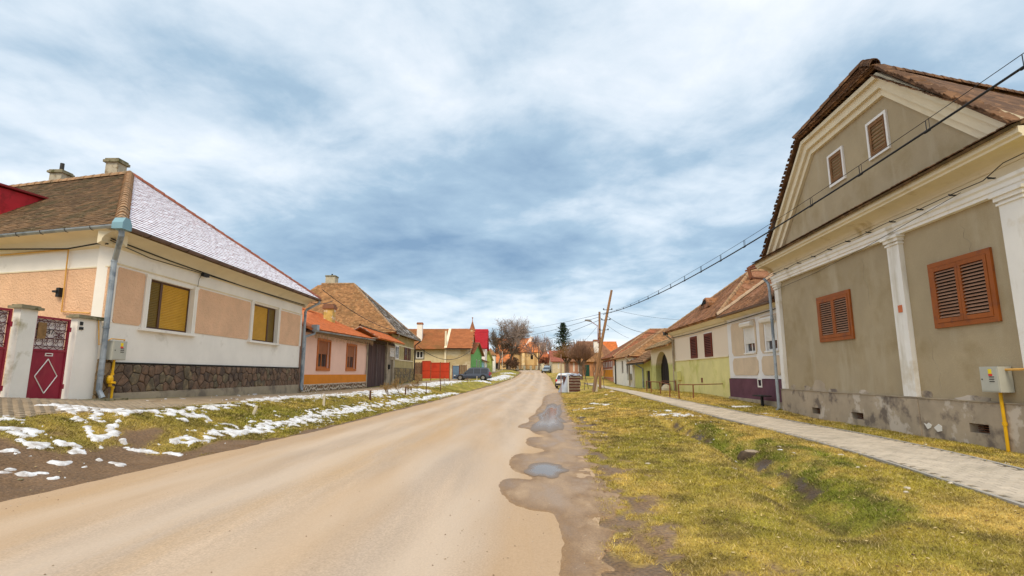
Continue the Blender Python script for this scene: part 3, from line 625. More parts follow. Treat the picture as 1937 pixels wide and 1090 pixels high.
# ------------------------------------------------------------------ roofs, windows and other house parts
def in_poly(pts, x, y):
    c = np.zeros(np.shape(x), bool); n = len(pts)
    for i in range(n):
        x0, y0 = pts[i]; x1, y1 = pts[(i + 1) % n]
        c ^= ((y0 > y) != (y1 > y)) & (x < (x1 - x0) * (y - y0) / (y1 - y0 + 1e-12) + x0)
    return c
def tile_xf(fr, pts, tw=.18, ex=.15, dz=.0):
    """transforms (world) of the tiles covering a planar face; pts[0]->pts[1] is its eave"""
    p = [fr.W(*q) for q in pts]; e = p[1] - p[0]; e /= np.linalg.norm(e)
    nn = np.cross(e, p[2] - p[0]); nn /= np.linalg.norm(nn)
    if nn[2] < 0: nn = -nn
    s = np.cross(nn, e)
    if s[2] < 0: s = -s
    P2 = [((q - p[0]) @ e, (q - p[0]) @ s) for q in p]
    xs = [q[0] for q in P2]; ysx = [q[1] for q in P2]
    rows = np.arange(-.04, max(ysx), ex); out_ = []
    for r_, y in enumerate(rows):
        xx = np.arange(min(xs) + (r_ % 2) * tw / 2, max(xs), tw); ok = in_poly(P2, xx, np.full(len(xx), max(y + ex * .6, .02)))
        for x in xx[ok]:
            a = random.uniform(-.03, .03)
            c = p[0] + e * (x + random.uniform(-.006, .006)) + s * (y + random.uniform(-.012, .012)) + nn * (dz + random.uniform(0, .008))
            e2 = e * math.cos(a) + s * math.sin(a); s2 = s * math.cos(a) - e * math.sin(a)
            out_.append((c, e2, s2, nn))
    return out_
def tile_geo(tw=.18, ln=.21, th=.016, lift=.016, rnd=True, snow=False):
    w = tw / 2 * .96
    o = [(-w, ln), (-w, .03 if rnd else 0), (-w * .5, 0), (w * .5, 0), (w, .03 if rnd else 0), (w, ln)] if rnd else [(-w, ln), (-w, 0), (w, 0), (w, ln)]
    zf = lambda y: lift * (1 - y / ln)
    n = len(o); V = [(x, y, zf(y) + th) for x, y in o] + [(x, y, zf(y) - .002) for x, y in o]
    F = [tuple(range(n))] + [(i, i + n, i + 1 + n, i + 1) for i in range(n - 1)]; mi = [0] * len(F)
    if snow:
        b0 = len(V); o2 = [(x * .985, max(y, .0) + .009 if y < .1 else y) for x, y in o]
        V += [(x, y, zf(y) + th + .010) for x, y in o2] + [(x, y, zf(y) + th - .001) for x, y in o2]
        F += [tuple(b0 + i for i in range(n))] + [(b0 + i, b0 + i + n, b0 + i + 1 + n, b0 + i + 1) for i in range(n - 1)]; mi += [1] * n
    return np.array(V), F, mi
def lay_tiles(parent, sets, nparts=300, name='roof_tile', stuff='roof_tiles'):
    """sets: list of (transforms, geo, materials); nearest tiles become parts, the rest one mesh per set"""
    fr = FR[parent]; allx = []
    for k, (xf, geo, mats) in enumerate(sets):
        for t in xf:
            allx.append((np.linalg.norm(t[0] - EYE) + (0 if (EYE - t[0]) @ t[3] > 0 else 500), k, t))
    allx.sort(key=lambda q: q[0]); meshes = {}
    Minv = fr.mat().inverted(); rest = {}
    for j, (dd, k, t) in enumerate(allx):
        if j < nparts:
            if k not in meshes:
                V, F, mi = sets[k][1]; me = bpy.data.meshes.new(name); me.from_pydata(V.tolist(), [], F)
                for m in sets[k][2]: me.materials.append(m)
                me.polygons.foreach_set('material_index', mi); meshes[k] = me
            c, e, s, n = t; Mx = Matrix(((e[0], s[0], n[0], c[0]), (e[1], s[1], n[1], c[1]), (e[2], s[2], n[2], c[2]), (0, 0, 0, 1)))
            o = bpy.data.objects.new(name, meshes[k]); COL.objects.link(o); o.parent = parent; o.matrix_basis = Minv @ Mx
        else: rest.setdefault(k, []).append(t)
    for k, L in rest.items():
        V, F, mi = sets[k][1]; n = len(V); C = np.array([t[0] for t in L]); E_ = np.array([t[1] for t in L]); S_ = np.array([t[2] for t in L]); N_ = np.array([t[3] for t in L])
        VV = C[:, None] + V[None, :, 0:1] * E_[:, None] + V[None, :, 1:2] * S_[:, None] + V[None, :, 2:3] * N_[:, None]
        VV = VV.reshape(-1, 3) - fr.o; VV = np.stack([VV @ fr.d, VV @ fr.n, VV[:, 2]], 1)
        FF = [tuple(i + q * n for i in f) for q in range(len(L)) for f in F]
        me = bpy.data.meshes.new(stuff); me.from_pydata(VV.tolist(), [], FF)
        for m in sets[k][2]: me.materials.append(m)
        me.polygons.foreach_set('material_index', mi * len(L))
        o = bpy.data.objects.new(stuff, me); COL.objects.link(o); o.parent = parent; o['kind'] = 'stuff'
def ridge(parent, fr, p0, p1, r, mat, pitch=.34, single=True, name='ridge_tile'):
    a = fr.W(*p0); b = fr.W(*p1); L = np.linalg.norm(b - a); t = (b - a) / L; up = np.array([0, 0, 1.]); s = np.cross(t, up); s /= np.linalg.norm(s); n = np.cross(s, t)
    k = max(1, int(L / pitch)); prof = [(-1, -.35), (-.85, .25), (-.45, .8), (0, 1), (.45, .8), (.85, .25), (1, -.35)]
    if single:
        V = []; F = []
        for (y, q) in ((0, 1.12), (pitch * 1.12, .92)):
            V += [(x * r * q, y, z * r * q) for x, z in prof]
        V += [(x * r * .95, 0, z * r * .92) for x, z in prof]
        for i in range(6): F += [(i, i + 1, i + 8, i + 7), (i, i + 14, i + 15, i + 1)]
        me = bpy.data.meshes.new(name); me.from_pydata(V, [], F); me.materials.append(mat)
        Minv = FR[parent].mat().inverted()
        for i in range(k):
            c = a + t * (i * L / k) + n * random.uniform(0, .012); 
            Mx = Matrix(((s[0], t[0], n[0], c[0]), (s[1], t[1], n[1], c[1]), (s[2], t[2], n[2], c[2]), (0, 0, 0, 1)))
            o = bpy.data.objects.new(name, me); COL.objects.link(o); o.parent = parent; o.matrix_basis = Minv @ Mx
    else:
        mb = MB(); pr = None
        for i in range(k + 1):
            for q in ((1.12, 0), (.92, .97)):
                c = a + t * ((i + q[1]) * L / (k + 1)); ring = [mb.P(*(c + s * x * r * q[0] + n * z * r * q[0])) for x, z in prof]
                if pr: 
                    for j in range(6): mb.face((pr[j], pr[j + 1], ring[j + 1], ring[j]))
                pr = ring
        mb.build(name, mat, parent)
def gutter(parent, fr, p0, p1, mat, r=.075, brackets=True):
    a = np.array(p0, float); b = np.array(p1, float); L = np.linalg.norm(b - a); t = (b - a) / L; up = np.array([0, 0, 1.]); s = np.cross(t, up)
    mb = MB(fr); 
    for (ra, sg) in ((r, 1), (r * .88, -1)):
        pr = None
        for q in (a, b):
            ring = [mb.P(*(q + s * math.cos(x) * ra - up * math.sin(x) * ra)) for x in np.linspace(0, math.pi, 8)]
            if pr:
                for j in range(7): mb.face((pr[j], pr[j + 1], ring[j + 1], ring[j]))
            pr = ring
    for q in (a, b): mb.poly([q + s * math.cos(x) * r - up * math.sin(x) * r for x in np.linspace(0, math.pi, 8)])
    g = mb.build('gutter', mat, parent)
    if brackets:
        k = int(L / .75)
        for i in range(k + 1):
            q = a + t * (i * L / k); m2 = MB(fr); m2.tube([q + s * math.cos(x) * (r + .006) - up * math.sin(x) * (r + .006) for x in np.linspace(0, math.pi, 7)], .009, 4)
            m2.build('gutter_bracket', M_['dark_metal'], g)
    return g
def pipe(parent, fr, pts, r, mat, name='downpipe', collars=()):
    mb = MB(fr); mb.tube(pts, r, 10); 
    for c, q in collars: mb.lathe(c, [(r * 1.18, -q), (r * 1.18, q)], 10)
    return mb.build(name, mat, parent, smooth=False)
def extr(mb, prof, u0, u1, mi=0): mb.prism(prof, 'x', u0, u1, mi)
def window(parent, fr, u0, u1, v0, v1, y, mats, name='window', fw=.06, mull=1, trans=0, dep=.05, label=None):
    """frame, glazing bars and a real pane; y = face of the frame"""
    f = MB(fr)
    f.box(u0, u1, y, y + dep, v0, v0 + fw); f.box(u0, u1, y, y + dep, v1 - fw, v1); f.box(u0, u0 + fw, y, y + dep, v0 + fw, v1 - fw); f.box(u1 - fw, u1, y, y + dep, v0 + fw, v1 - fw)
    for k in range(mull):
        c = u0 + (u1 - u0) * (k + 1) / (mull + 1); f.box(c - fw * .45, c + fw * .45, y + .004, y + dep - .003, v0 + fw, v1 - fw)
    if trans: c = v0 + (v1 - v0) * trans; f.box(u0 + fw, u1 - fw, y + .008, y + dep - .006, c - fw * .4, c + fw * .4)
    w_ = f.build(name, mats[0], parent, label=label)
    p = MB(fr); p.box(u0 + fw * .5, u1 - fw * .5, y + dep * .5, y + dep * .5 + .006, v0 + fw * .5, v1 - fw * .5); p.build('pane', mats[1], w_)
    return w_
def louvre(parent, fr, u0, u1, v0, v1, y, mf, ms, leaves=2, n=16, fw=.08, name='shutter', th=.05, ang=.5, border=.07):
    """louvred shutter leaves in an outer frame; every slat its own piece"""
    f = MB(fr); b = border
    f.box(u0, u1, y - th, y, v0, v0 + b); f.box(u0, u1, y - th, y, v1 - b, v1); f.box(u0, u0 + b, y - th, y, v0 + b, v1 - b); f.box(u1 - b, u1, y - th, y, v0 + b, v1 - b)
    f.box(u0 + .01, u1 - .01, y - .004, y + .01, v0 + .01, v1 - .01, 1)
    fo = f.build(name + '_frame', [mf, M_['dark_hole']], parent)
    U0, U1, V0, V1 = u0 + b + .006, u1 - b - .006, v0 + b + .006, v1 - b - .006; lw = (U1 - U0) / leaves
    for k in range(leaves):
        a, c = U0 + k * lw + .004, U0 + (k + 1) * lw - .004; g = MB(fr); yo = y - th - .008
        g.box(a, c, yo, y - .008, V0, V0 + fw); g.box(a, c, yo, y - .008, V1 - fw, V1); g.box(a, a + fw * .8, yo, y - .008, V0 + fw, V1 - fw); g.box(c - fw * .8, c, yo, y - .008, V0 + fw, V1 - fw)
        lf = g.build(name, mf, parent)
        h = (V1 - V0 - 2 * fw) / n
        for i in range(n):
            vc = V0 + fw + (i + .5) * h; s_ = MB(fr); hh = h * .62; dd = th * .42; t = .006
            s_.prism([(y - .008 - th / 2 - dd, vc - hh * .5), (y - .008 - th / 2 + dd, vc + hh * .5), (y - .008 - th / 2 + dd, vc + hh * .5 + t), (y - .008 - th / 2 - dd, vc - hh * .5 + t)], 'x', a + fw * .8, c - fw * .8)
            s_.build('slat', ms, lf)
def chimney(parent, fr, u, w, v0, v1, a, b, mat, capm, name='chimney', cap=.06, ch=.12, pot=None):
    m = MB(fr); m.box(u - a / 2, u + a / 2, w - b / 2, w + b / 2, v0, v1); c = m.build(name, mat, parent)
    k = MB(fr); k.box(u - a / 2 - cap, u + a / 2 + cap, w - b / 2 - cap, w + b / 2 + cap, v1, v1 + ch * .6); k.box(u - a / 2 - cap * .4, u + a / 2 + cap * .4, w - b / 2 - cap * .4, w + b / 2 + cap * .4, v1 + ch * .6, v1 + ch); k.build('chimney_cap', capm, c)
    if pot: p_ = MB(fr); p_.lathe((u, w, v1 + ch), [(.08, 0), (.075, pot)], 10); p_.build('chimney_pipe', M_['dark_metal'], c)
    return c
def vor_cells(u0, u1, v0, v1, s, seed, aniso=1.0):
    """irregular stone outlines filling a rectangle"""
    r = random.Random(seed); pts = []
    ny = max(1, int(round((v1 - v0) / s))); nx = max(1, int(round((u1 - u0) / (s * aniso))))
    for j in range(-1, ny + 1):
        for i in range(-1, nx + 1):
            pts.append((u0 + (i + .5 + r.uniform(-.42, .42) + (.5 if j % 2 else 0)) * (u1 - u0) / nx, v0 + (j + .5 + r.uniform(-.38, .38)) * (v1 - v0) / ny))
    cells = []
    for (x, y) in pts:
        P = [(u0, v0), (u1, v0), (u1, v1), (u0, v1)]
        for (X, Y) in pts:
            if (X, Y) == (x, y) or abs(X - x) > 3.2 * s * aniso or abs(Y - y) > 3.2 * s: continue
            mx, my, dx, dy = (x + X) / 2, (y + Y) / 2, X - x, Y - y; Q = []
            for k in range(len(P)):
                a, b = P[k], P[(k + 1) % len(P)]; da = (a[0] - mx) * dx + (a[1] - my) * dy; db = (b[0] - mx) * dx + (b[1] - my) * dy
                if da <= 0: Q.append(a)
                if (da < 0) != (db < 0) and abs(da - db) > 1e-12: t = da / (da - db); Q.append((a[0] + t * (b[0] - a[0]), a[1] + t * (b[1] - a[1])))
            P = Q
            if len(P) < 3: break
        if len(P) >= 3: cells.append(P)
    return cells
def stones(parent, fr, u0, u1, v0, v1, s, y, mats, seed, gap=.02, singles=True, name='stone', aniso=1.2, proud=.04):
    r = random.Random(seed); mbs = None
    if not singles: mbs = MB(fr)
    for P in vor_cells(u0, u1, v0, v1, s, seed, aniso):
        cx = sum(p[0] for p in P) / len(P); cy = sum(p[1] for p in P) / len(P); sz = max(math.hypot(p[0] - cx, p[1] - cy) for p in P)
        if sz < .05: continue
        k = max(.3, 1 - gap / sz * 1.3); k2 = k * .8; h = r.uniform(.5, 1) * proud
        m = mbs or MB(fr); mi = r.randrange(len(mats))
        A = [m.P(cx + (p[0] - cx) * k, y, cy + (p[1] - cy) * k) for p in P]; B = [m.P(cx + (p[0] - cx) * k, y - h * .6, cy + (p[1] - cy) * k) for p in P]; C = [m.P(cx + (p[0] - cx) * k2, y - h * r.uniform(.85, 1.1), cy + (p[1] - cy) * k2) for p in P]
        n = len(P)
        for i in range(n): m.face((A[i], A[(i + 1) % n], B[(i + 1) % n], B[i]), mi); m.face((B[i], B[(i + 1) % n], C[(i + 1) % n], C[i]), mi)
        m.face(C, mi)
        if singles:
            m.m = [0] * len(m.m); m.build(name, mats[mi], parent)
    if mbs: mbs.build('stones', mats, parent, kind='stuff')

def dark(name, c, rough=.9): return M(name, c, rough=rough, var=.2, bump=.1)
M_ = {}
M_['dark_metal'] = M('dark_metal', (.05, .045, .04), .6, .2, metal=.3)
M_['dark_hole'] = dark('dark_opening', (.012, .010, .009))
M_['zinc'] = M('weathered_zinc', S(160, 168, 175), .5, .15, 3, .1, 30, col2=S(120, 130, 140), c2s=2, lo=.5, hi=.6, metal=.35)
M_['zinc_old'] = M('brownish_zinc', S(118, 98, 92), .55, .2, 3, .15, 30, metal=.3)
M_['white'] = M('white_limewash', (.88, .83, .75), .9, .05, 1.5, .25, 40, col2=(.62, .57, .48), c2s=1.3, lo=.62, hi=.8)
M_['grey_tile'] = M('frosty_grey_tile', (.13, .10, .07), .9, .3, 2, .4, 60, col2=(.62, .58, .56), c2s=2.2, lo=.54, hi=.60, cell=.4, cs=5.5)
M_['cream'] = M('cream_plaster', (.80, .70, .50), .9, .06, 1.5, .2, 40, col2=(.58, .48, .33), c2s=1.1, lo=.6, hi=.8)
M_['peach'] = M('peach_roughcast', (.80, .50, .31), .95, .08, 2, 1.0, 20, bdist=.04)
M_['ochre_shutter'] = M('ochre_blind', (.60, .33, .03), .5, .08, 3, .05, 40)
M_['dark_ochre'] = M('olive_blind', (.20, .125, .02), .5, .08, 3, .05, 40)
M_['glass'] = bpy.data.materials.new('window_glass'); M_['glass'].use_nodes = True
b = M_['glass'].node_tree.nodes['Principled BSDF']; b.inputs['Base Color'].default_value = (.035, .035, .04, 1); b.inputs['Roughness'].default_value = .06; b.inputs['Specular IOR Level'].default_value = .7
M_['stoneA'] = [M('basalt_stone_%d' % i, c, .75, .3, 7, .7, 30, bdist=.02, col2=c2, c2s=5, lo=.5, hi=.65) for i, (c, c2) in enumerate([((.15, .095, .06), (.25, .155, .10)), ((.10, .068, .05), (.19, .13, .085)), ((.20, .12, .075), (.12, .08, .055)), ((.14, .11, .07), (.28, .20, .11))])]
M_['mortar_dark'] = M('dark_mortar', (.055, .04, .032), .95, .2, 5, .5, 40)
M_['mortar_white'] = M('white_mortar', (.66, .56, .44), .95, .1, 5, .4, 40)
M_['concrete'] = M('grey_concrete', (.38, .31, .22), .9, .15, 2, .4, 50, col2=(.21, .17, .13), c2s=1.5, lo=.5, hi=.65)
M_['old_concrete'] = M('mossy_concrete', (.27, .235, .15), .95, .25, 6, .6, 30, col2=(.12, .11, .05), c2s=5, lo=.5, hi=.6)
M_['tile_old'] = M('mossy_roof_tile', (.165, .095, .045), .9, .2, 1.2, .5, 60, col2=(.10, .07, .03), c2s=1.6, lo=.48, hi=.6, cell=.45, cs=5.5, col3=(.34, .24, .13), c3s=7, lo3=.63, hi3=.70)
M_['tile_red'] = M('old_red_tile', (.34, .125, .06), .85, .2, 1.2, .4, 60, col2=(.20, .10, .045), c2s=1.3, lo=.45, hi=.65, cell=.30, cs=5.5)
M_['tile_orange'] = M('new_orange_tile', (.60, .17, .045), .8, .12, 1.2, .3, 60, cell=.12, cs=5.5)
M_['tile_brown'] = M('brown_roof_tile', (.36, .18, .075), .9, .2, 1.2, .4, 60, col2=(.25, .13, .05), c2s=1.5, lo=.45, hi=.65, cell=.35, cs=5.5, col3=(.50, .34, .18), c3s=5, lo3=.6, hi3=.7)
M_['tile_clay'] = M('frosted_red_tile', (.27, .05, .045), .8, .2, 2, .3, 60, cell=.2, cs=5.5)
M_['ridge_old'] = M('lichen_ridge_tile', (.38, .225, .12), .9, .2, 3, .5, 50, col2=(.24, .16, .09), c2s=4, lo=.5, hi=.6)
M_['snow'] = M('roof_snow', (.82, .82, .90), .8, .05, 5, .3, 60, col2=(.60, .48, .50), c2s=1.2, lo=.66, hi=.8)
M_['yellow_pipe'] = M('yellow_gas_pipe', (.75, .42, .01), .45, .1, 5, .05)
M_['ochre_pipe'] = M('ochre_gas_pipe', (.66, .36, .08), .5, .1, 5, .05)
M_['box_grey'] = M('pale_grey_box', (.48, .47, .40), .5, .06, 3, .02)
M_['wine'] = M('wine_red_metal', (.27, .014, .035), .5, .25, 2.2, .1, 30, col2=(.32, .04, .05), c2s=2.5, lo=.5, hi=.7, stretch=(1, 1, .5))
M_['white_paint'] = M('white_paint', (.82, .78, .72), .5, .05, 3, .02)
M_['yellow_paint'] = M('label_yellow', (.9, .68, .02), .5, .02, 3, 0); M_['red_paint'] = M('label_red', (.75, .05, .03), .5, .02, 3, 0)
M_['black'] = M('black_rubber', (.02, .02, .02), .6, .1, 3, 0)
M_['rust'] = M('rusty_iron', (.20, .075, .035), .85, .3, 6, .3, 50)
M_['frosted'] = M('frosted_sheet', (.80, .72, .68), .5, .05, 2, .02)

# ------------------------------------------------------------------ the corner house on the left (peach panels, frosted roof)
AF = Fr((-9.85598071, 12.74544246, .83), 1.5594466)
hA = root('corner_house', 'peach and white corner house with frosted hipped roof and dark stone base', 'house', AF)
wins = [(1.38, 3.34, 1.85, 3.2), (7.06, 9.14, 1.88, 3.28)]
DA = 12.0
f = MB(AF); f.wall(0, 11.6, -.6, 3.80, wins, 0, .35); f.build('front_wall', M_['white'], hA)
f = MB(AF)     # body: right side and back wall follow the slanted plot
sdu, sdw = .24, .97
f.prism([(0, 0), (.3, .352), (.3 + sdu * DA, sdw * DA), (sdu * DA, sdw * DA)], 'z', -.6, 3.79)
f.build('side_wall', M_['white'], hA)
f = MB(AF); f.prism([(11.3, .352), (11.6, .352), (11.6 + sdu * DA, sdw * DA), (11.3 + sdu * DA, sdw * DA)], 'z', -.6, 3.8); f.build('side_wall', M_['white'], hA)
f = MB(AF); f.poly([(sdu * DA, sdw * DA, -.6), (sdu * DA, sdw * DA, 3.8), (11.6 + sdu * DA, sdw * DA, 3.8), (11.6 + sdu * DA, sdw * DA, -.6)]); f.build('back_wall', M_['white'], hA)
for (a, b_) in ((.22, 1.2), (3.55, 6.85), (9.36, 11.42)):
    f = MB(AF); f.prism([(a, 1.95), (a + .05, 1.88), (b_ - .05, 1.88), (b_, 1.95), (b_, 3.2), (b_ - .05, 3.27), (a + .05, 3.27), (a, 3.2)], 'y', -.022, .01); f.build('plaster_panel', M_['peach'], hA)
f = MB(AF); f.box(-.01, 11.6, -.035, 0, 3.33, 3.36); f.build('string_course', M_['cream'], hA)
f = MB(AF); f.box(0.0, .20, -.03, .0, 1.88, 3.30); f.box(11.45, 11.61, -.03, 0, 1.88, 3.33); f.build('corner_strip', M_['white'], hA)
for (a, b_, c, d) in wins:
    f = MB(AF)
    for s_, e_ in ((-1, a), (1, b_)):
        f = MB(AF); P = lambda q: e_ + s_ * q
        def bx(q0, q1, y0, y1, z0, z1): f.box(min(P(q0), P(q1)), max(P(q0), P(q1)), y0, y1, z0, z1)
        bx(.002, .17, -.06, 0, c - .02, d); bx(0, .19, -.075, 0, d, d + .07); bx(.058, .082, -.07, -.06, c, d - .03); bx(.108, .132, -.07, -.06, c, d - .03)
        f.build('window_surround', M_['white'], hA)
    f = MB(AF); f.box(a - .24, b_ + .24, -.12, .1, c - .09, c - .02); f.build('window_sill', M_['white'], hA)
for k, (a, b_, c, d) in enumerate(wins):
    cut_ = a + .66 if k == 0 else b_ - .62
    f = MB(AF); y = .10
    f.box(a, b_, y, y + .05, d - .05, d); f.box(a, b_, y, y + .05, c, c + .05); f.box(a, a + .05, y, y + .05, c + .05, d - .05); f.box(b_ - .05, b_, y, y + .05, c + .05, d - .05); f.box(cut_ - .045, cut_ + .045, y - .01, y + .05, c + .05, d - .05)
    wn = f.build('window', M('brown_frame', (.10, .045, .02), .5), hA)
    for (p, q, m_) in ((a + .05, cut_ - .045, M_['dark_ochre'] if k == 0 else M_['ochre_shutter']), (cut_ + .045, b_ - .05, M_['ochre_shutter'] if k == 0 else M_['dark_ochre'])):
        f = MB(AF); n = 27; hh = (d - c - .1) / n
        for i in range(n):
            v0 = c + .05 + i * hh; f.prism([(y + .03, v0), (y + .016, v0 + .006), (y + .010, v0 + hh * .5), (y + .016, v0 + hh - .008), (y + .03, v0 + hh)], 'x', p, q)
        f.build('roller_shutter', m_, wn)
# stone base
f = MB(AF); f.box(.0, 11.62, -.03, .0, .1, .88); sb = f.build('stone_base', M_['mortar_dark'], hA)
stones(sb, AF, .25, 11.6, .14, .87, .25, -.03, M_['stoneA'], 3, gap=.016, aniso=1.15, proud=.035)
f = MB(AF); f.box(.28, 11.6, -.075, -.031, -.6, .10); f.box(.28, 11.6, -.055, -.031, .10, .16); f.build('concrete_skirt', M_['concrete'], hA)
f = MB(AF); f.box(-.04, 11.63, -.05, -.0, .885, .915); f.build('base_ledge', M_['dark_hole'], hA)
stones(sb, AF, -.12, .27, -.4, .98, .30, -.031, [M('pale_brown_rubble', (.25, .17, .09), .9, .3, 8, .8, 30)], 12, gap=.012, proud=.14, aniso=.9)
# cove cornice and gutters
prof = [(0.02, 3.70), (-.05, 3.74)] + [(-.08 - .46 * (1 - math.cos(t)), 3.76 + .26 * math.sin(t)) for t in np.linspace(0, math.pi / 2, 7)] + [(-.56, 4.09), (.02, 4.09)]
f = MB(AF); f.prism(prof, 'x', -.5, 11.95); f.build('cornice', M_['cream'], hA)
SA = AF.sub(0, 0, 0, math.atan2(-sdw, -sdu)); SA = Fr(AF.o, AF.ang + math.atan2(-sdw, -sdu))
f = MB(SA); f.prism([(p[0], p[1] + .003) for p in prof], 'x', -DA, .40); f.build('cornice', M_['cream'], hA)
# side wall rendering
f = MB(SA); f.box(-DA, -.25, -.02, .0, .2, 3.22); f.box(-.12, -.02, -.02, 0, 1.9, 3.22); f.build('plaster_panel', M_['peach'], hA)
f = MB(SA); f.box(-DA, .0, -.035, 0, 3.22, 3.25); f.build('string_course', M_['cream'], hA)
ap = (5.7, 4.26, 7.86); rb = (5.7 + sdu * 12, 4.26 + sdw * 12, 7.86); E0 = (-.62, -.60, 4.10); E1 = (12.05, -.60, 4.10)
Es = (E0[0] + sdu * 14, E0[1] + sdw * 14, 4.10); Er = (E1[0] + sdu * 14, E1[1] + sdw * 14, 4.10)
f = MB(AF); f.slab([E0, E1, ap], .10); f.slab([E0, ap, rb, Es], .10); f.slab([E1, Er, rb, ap], .10); f.build('roof', M_['tile_old'], hA)
xf1 = tile_xf(AF, [E0, E1, ap], .18, .17); xf2 = tile_xf(AF, [Es, E0, ap, rb], .18, .14)
geo = tile_geo(.18, .19, .016); geos = tile_geo(.18, .21, .020, .022, snow=True)
lay_tiles(hA, [(xf1, geos, [M_['tile_clay'], M_['snow']]), (xf2, geo, [M_['tile_old']])], 300)
def off(p, dz=.04): return (p[0], p[1], p[2] + dz)
ridge(hA, AF, off(E0, .05), off(ap, .02), .14, M_['ridge_old'], .36); ridge(hA, AF, off(E1, .03), off(ap), .10, M('red_hip_tile', (.30, .10, .06), .85, .25, 4, .4, col2=(.5, .4, .38), c2s=5, lo=.6, hi=.7), .42)
ridge(hA, AF, off(ap, .03), off(rb, .03), .11, M_['ridge_old'], .4)
gutter(hA, AF, (-.55, -.66, 4.10), (12.0, -.66, 4.10), M_['zinc_old'], .075)
gs = [SA.L(AF.W(*p)) for p in ((-.70, -.62, 4.10), (-.70 + sdu * 12, -.62 + sdw * 12, 4.10))]
gutter(hA, SA, gs[1], gs[0], M_['zinc'], .075)
f = MB(AF); f.box(-.80, -.50, -.78, -.52, 3.98, 4.13); f.prism([(-.80, 4.13), (-.5, 4.13), (-.58, 4.26), (-.72, 4.26)], 'y', -.78, -.52); f.build('gutter_hopper', M('blue_zinc', S(130, 165, 175), .5, metal=.3), hA)
pipe(hA, AF, [(-.66, -.66, 4.0), (-.64, -.66, 3.86), (-.16, -.20, 3.40), (-.14, -.17, 3.30), (-.10, -.15, .25), (-.08, -.24, .07)], .062, M_['zinc'], collars=[((-.14, -.17, 3.34), .02), ((-.125, -.16, 1.72), .02), ((-.105, -.155, .62), .015)])
pipe(hA, AF, [(11.95, -.66, 4.02), (11.94, -.62, 3.90), (11.72, -.16, 3.58), (11.70, -.12, 3.48), (11.70, -.12, .05), (11.66, -.2, -.12)], .06, M_['zinc'], collars=[((11.7, -.12, 3.45), .02), ((11.7, -.12, 1.9), .02), ((11.7, -.12, .3), .02)])
chimney(hA, AF, 6.22, 5.2, 7.1, 8.46, .46, .46, M('stained_chimney', (.50, .44, .33), .95, .2, 5, .6, 25, col2=(.28, .22, .14), c2s=5, lo=.55, hi=.65), M_['old_concrete'], cap=.07, ch=.16)
chimney(hA, AF, 8.1, 9.0, 7.1, 8.80, .50, .50, bpy.data.materials['stained_chimney'], M_['old_concrete'], cap=.07, ch=.14, pot=.36)
# dormer with red cheek on the side slope
nA_ = np.cross(AF.W(*Es) - AF.W(*E0), AF.W(*ap) - AF.W(*E0)); nA_ /= np.linalg.norm(nA_)
Pd = hit(90, 377, AF.W(*E0), nA_); pd = np.array(SA.L(Pd))     # in side frame: x = along eave (towards the street), y into the house
q1 = np.array(SA.L(AF.W(*E0))); slope = (7.86 - 4.10) / abs(SA.L(AF.W(*ap))[1] - q1[1])
dz = 1.25; yb = pd[1] - dz / slope
f = MB(SA); x1 = pd[0]; x0 = x1 - 3.0
f.prism([(pd[1], pd[2] - .05), (yb, pd[2] - .05), (yb, pd[2] - dz - .05)], 'x', x0, x1); f.build('dormer', M('red_sheet_metal', (.50, .02, .03), .5, .15, 3, .1, col2=(.36, .015, .02), c2s=3), hA)
f = MB(SA); f.slab([(x0 - .1, pd[1] + .25, pd[2] + .02), (x1 + .12, pd[1] + .25, pd[2] + .02), (x1 + .12, yb - .2, pd[2] + .05), (x0 - .1, yb - .2, pd[2] + .05)], .06); f.build('dormer_roof', M('dark_red_sheet', (.22, .02, .02), .6), hA)
f = MB(SA)
f.slab([(x1 + .005, pd[1] + .05, pd[2] + .0), (x1 + .28, pd[1] + .05, pd[2] + .03), (x1 + .28, yb - .3, pd[2] - dz - .3 + .10), (x1 + .005, yb - .3, pd[2] - dz - .3 + .10)], .03); f.build('flashing', M('pale_blue_flashing', S(150, 190, 205), .45, metal=.3), hA)
# gas pipework on both walls, electrical bits
f = MB(SA); pts = [SA.uv(x, y) for x, y in ((0, 484), (135, 473), (122, 590), (178, 593))]
f.tube([(pts[0][0], -.07, pts[1][1] - .02), (pts[1][0], -.07, pts[1][1])], .018, 6); f.tube([(pts[1][0], -.07, pts[1][1]), (pts[2][0], -.07, pts[2][1]), (pts[3][0] - .05, -.07, pts[3][1])], .018, 6); f.build('gas_pipe', M_['ochre_pipe'], hA)
f = MB(AF); f.tube([(-.26, -.06, 1.93), (-.2, -.1, 1.30), (-.02, -.24, 1.46), (.42, -.24, 1.46), (.42, -.2, 1.40)], .016, 6); f.build('gas_pipe', M_['ochre_pipe'], hA)
f = MB(SA); p_ = SA.uv(118, 553); f.box(p_[0] - .05, p_[0] + .05, -.12, -.02, p_[1] - .13, p_[1] + .1); f.box(p_[0] - .12, p_[0] + .02, -.16, -.05, p_[1] - .02, p_[1] + .03); f.build('wall_bracket', M_['black'], hA)
# cables under the eaves
f = MB(AF); f.tube([(-.3, -.16, 3.86), (2, -.1, 3.80), (6, -.1, 3.74), (11.6, -.1, 3.78)], .018, 5); f.tube([(-.3, -.14, 3.82), (1.2, -.1, 3.70), (4, -.1, 3.74), (11.6, -.1, 3.72)], .012, 4)
f.box(3.55, 3.85, -.16, -.06, 3.66, 3.76); f.tube([(3.55, -.08, 3.68), (3.5, -.05, 3.55), (3.48, -.04, 3.3)], .008, 4); f.build('cable', M_['black'], hA)
f = MB(SA); f.tube([(-9, -.3, 3.95), (-4, -.2, 3.86), (-1.3, -.15, 3.72), (-.3, -.2, 3.78), (.2, -.3, 3.72)], .02, 5); f.build('cable', M_['black'], hA)

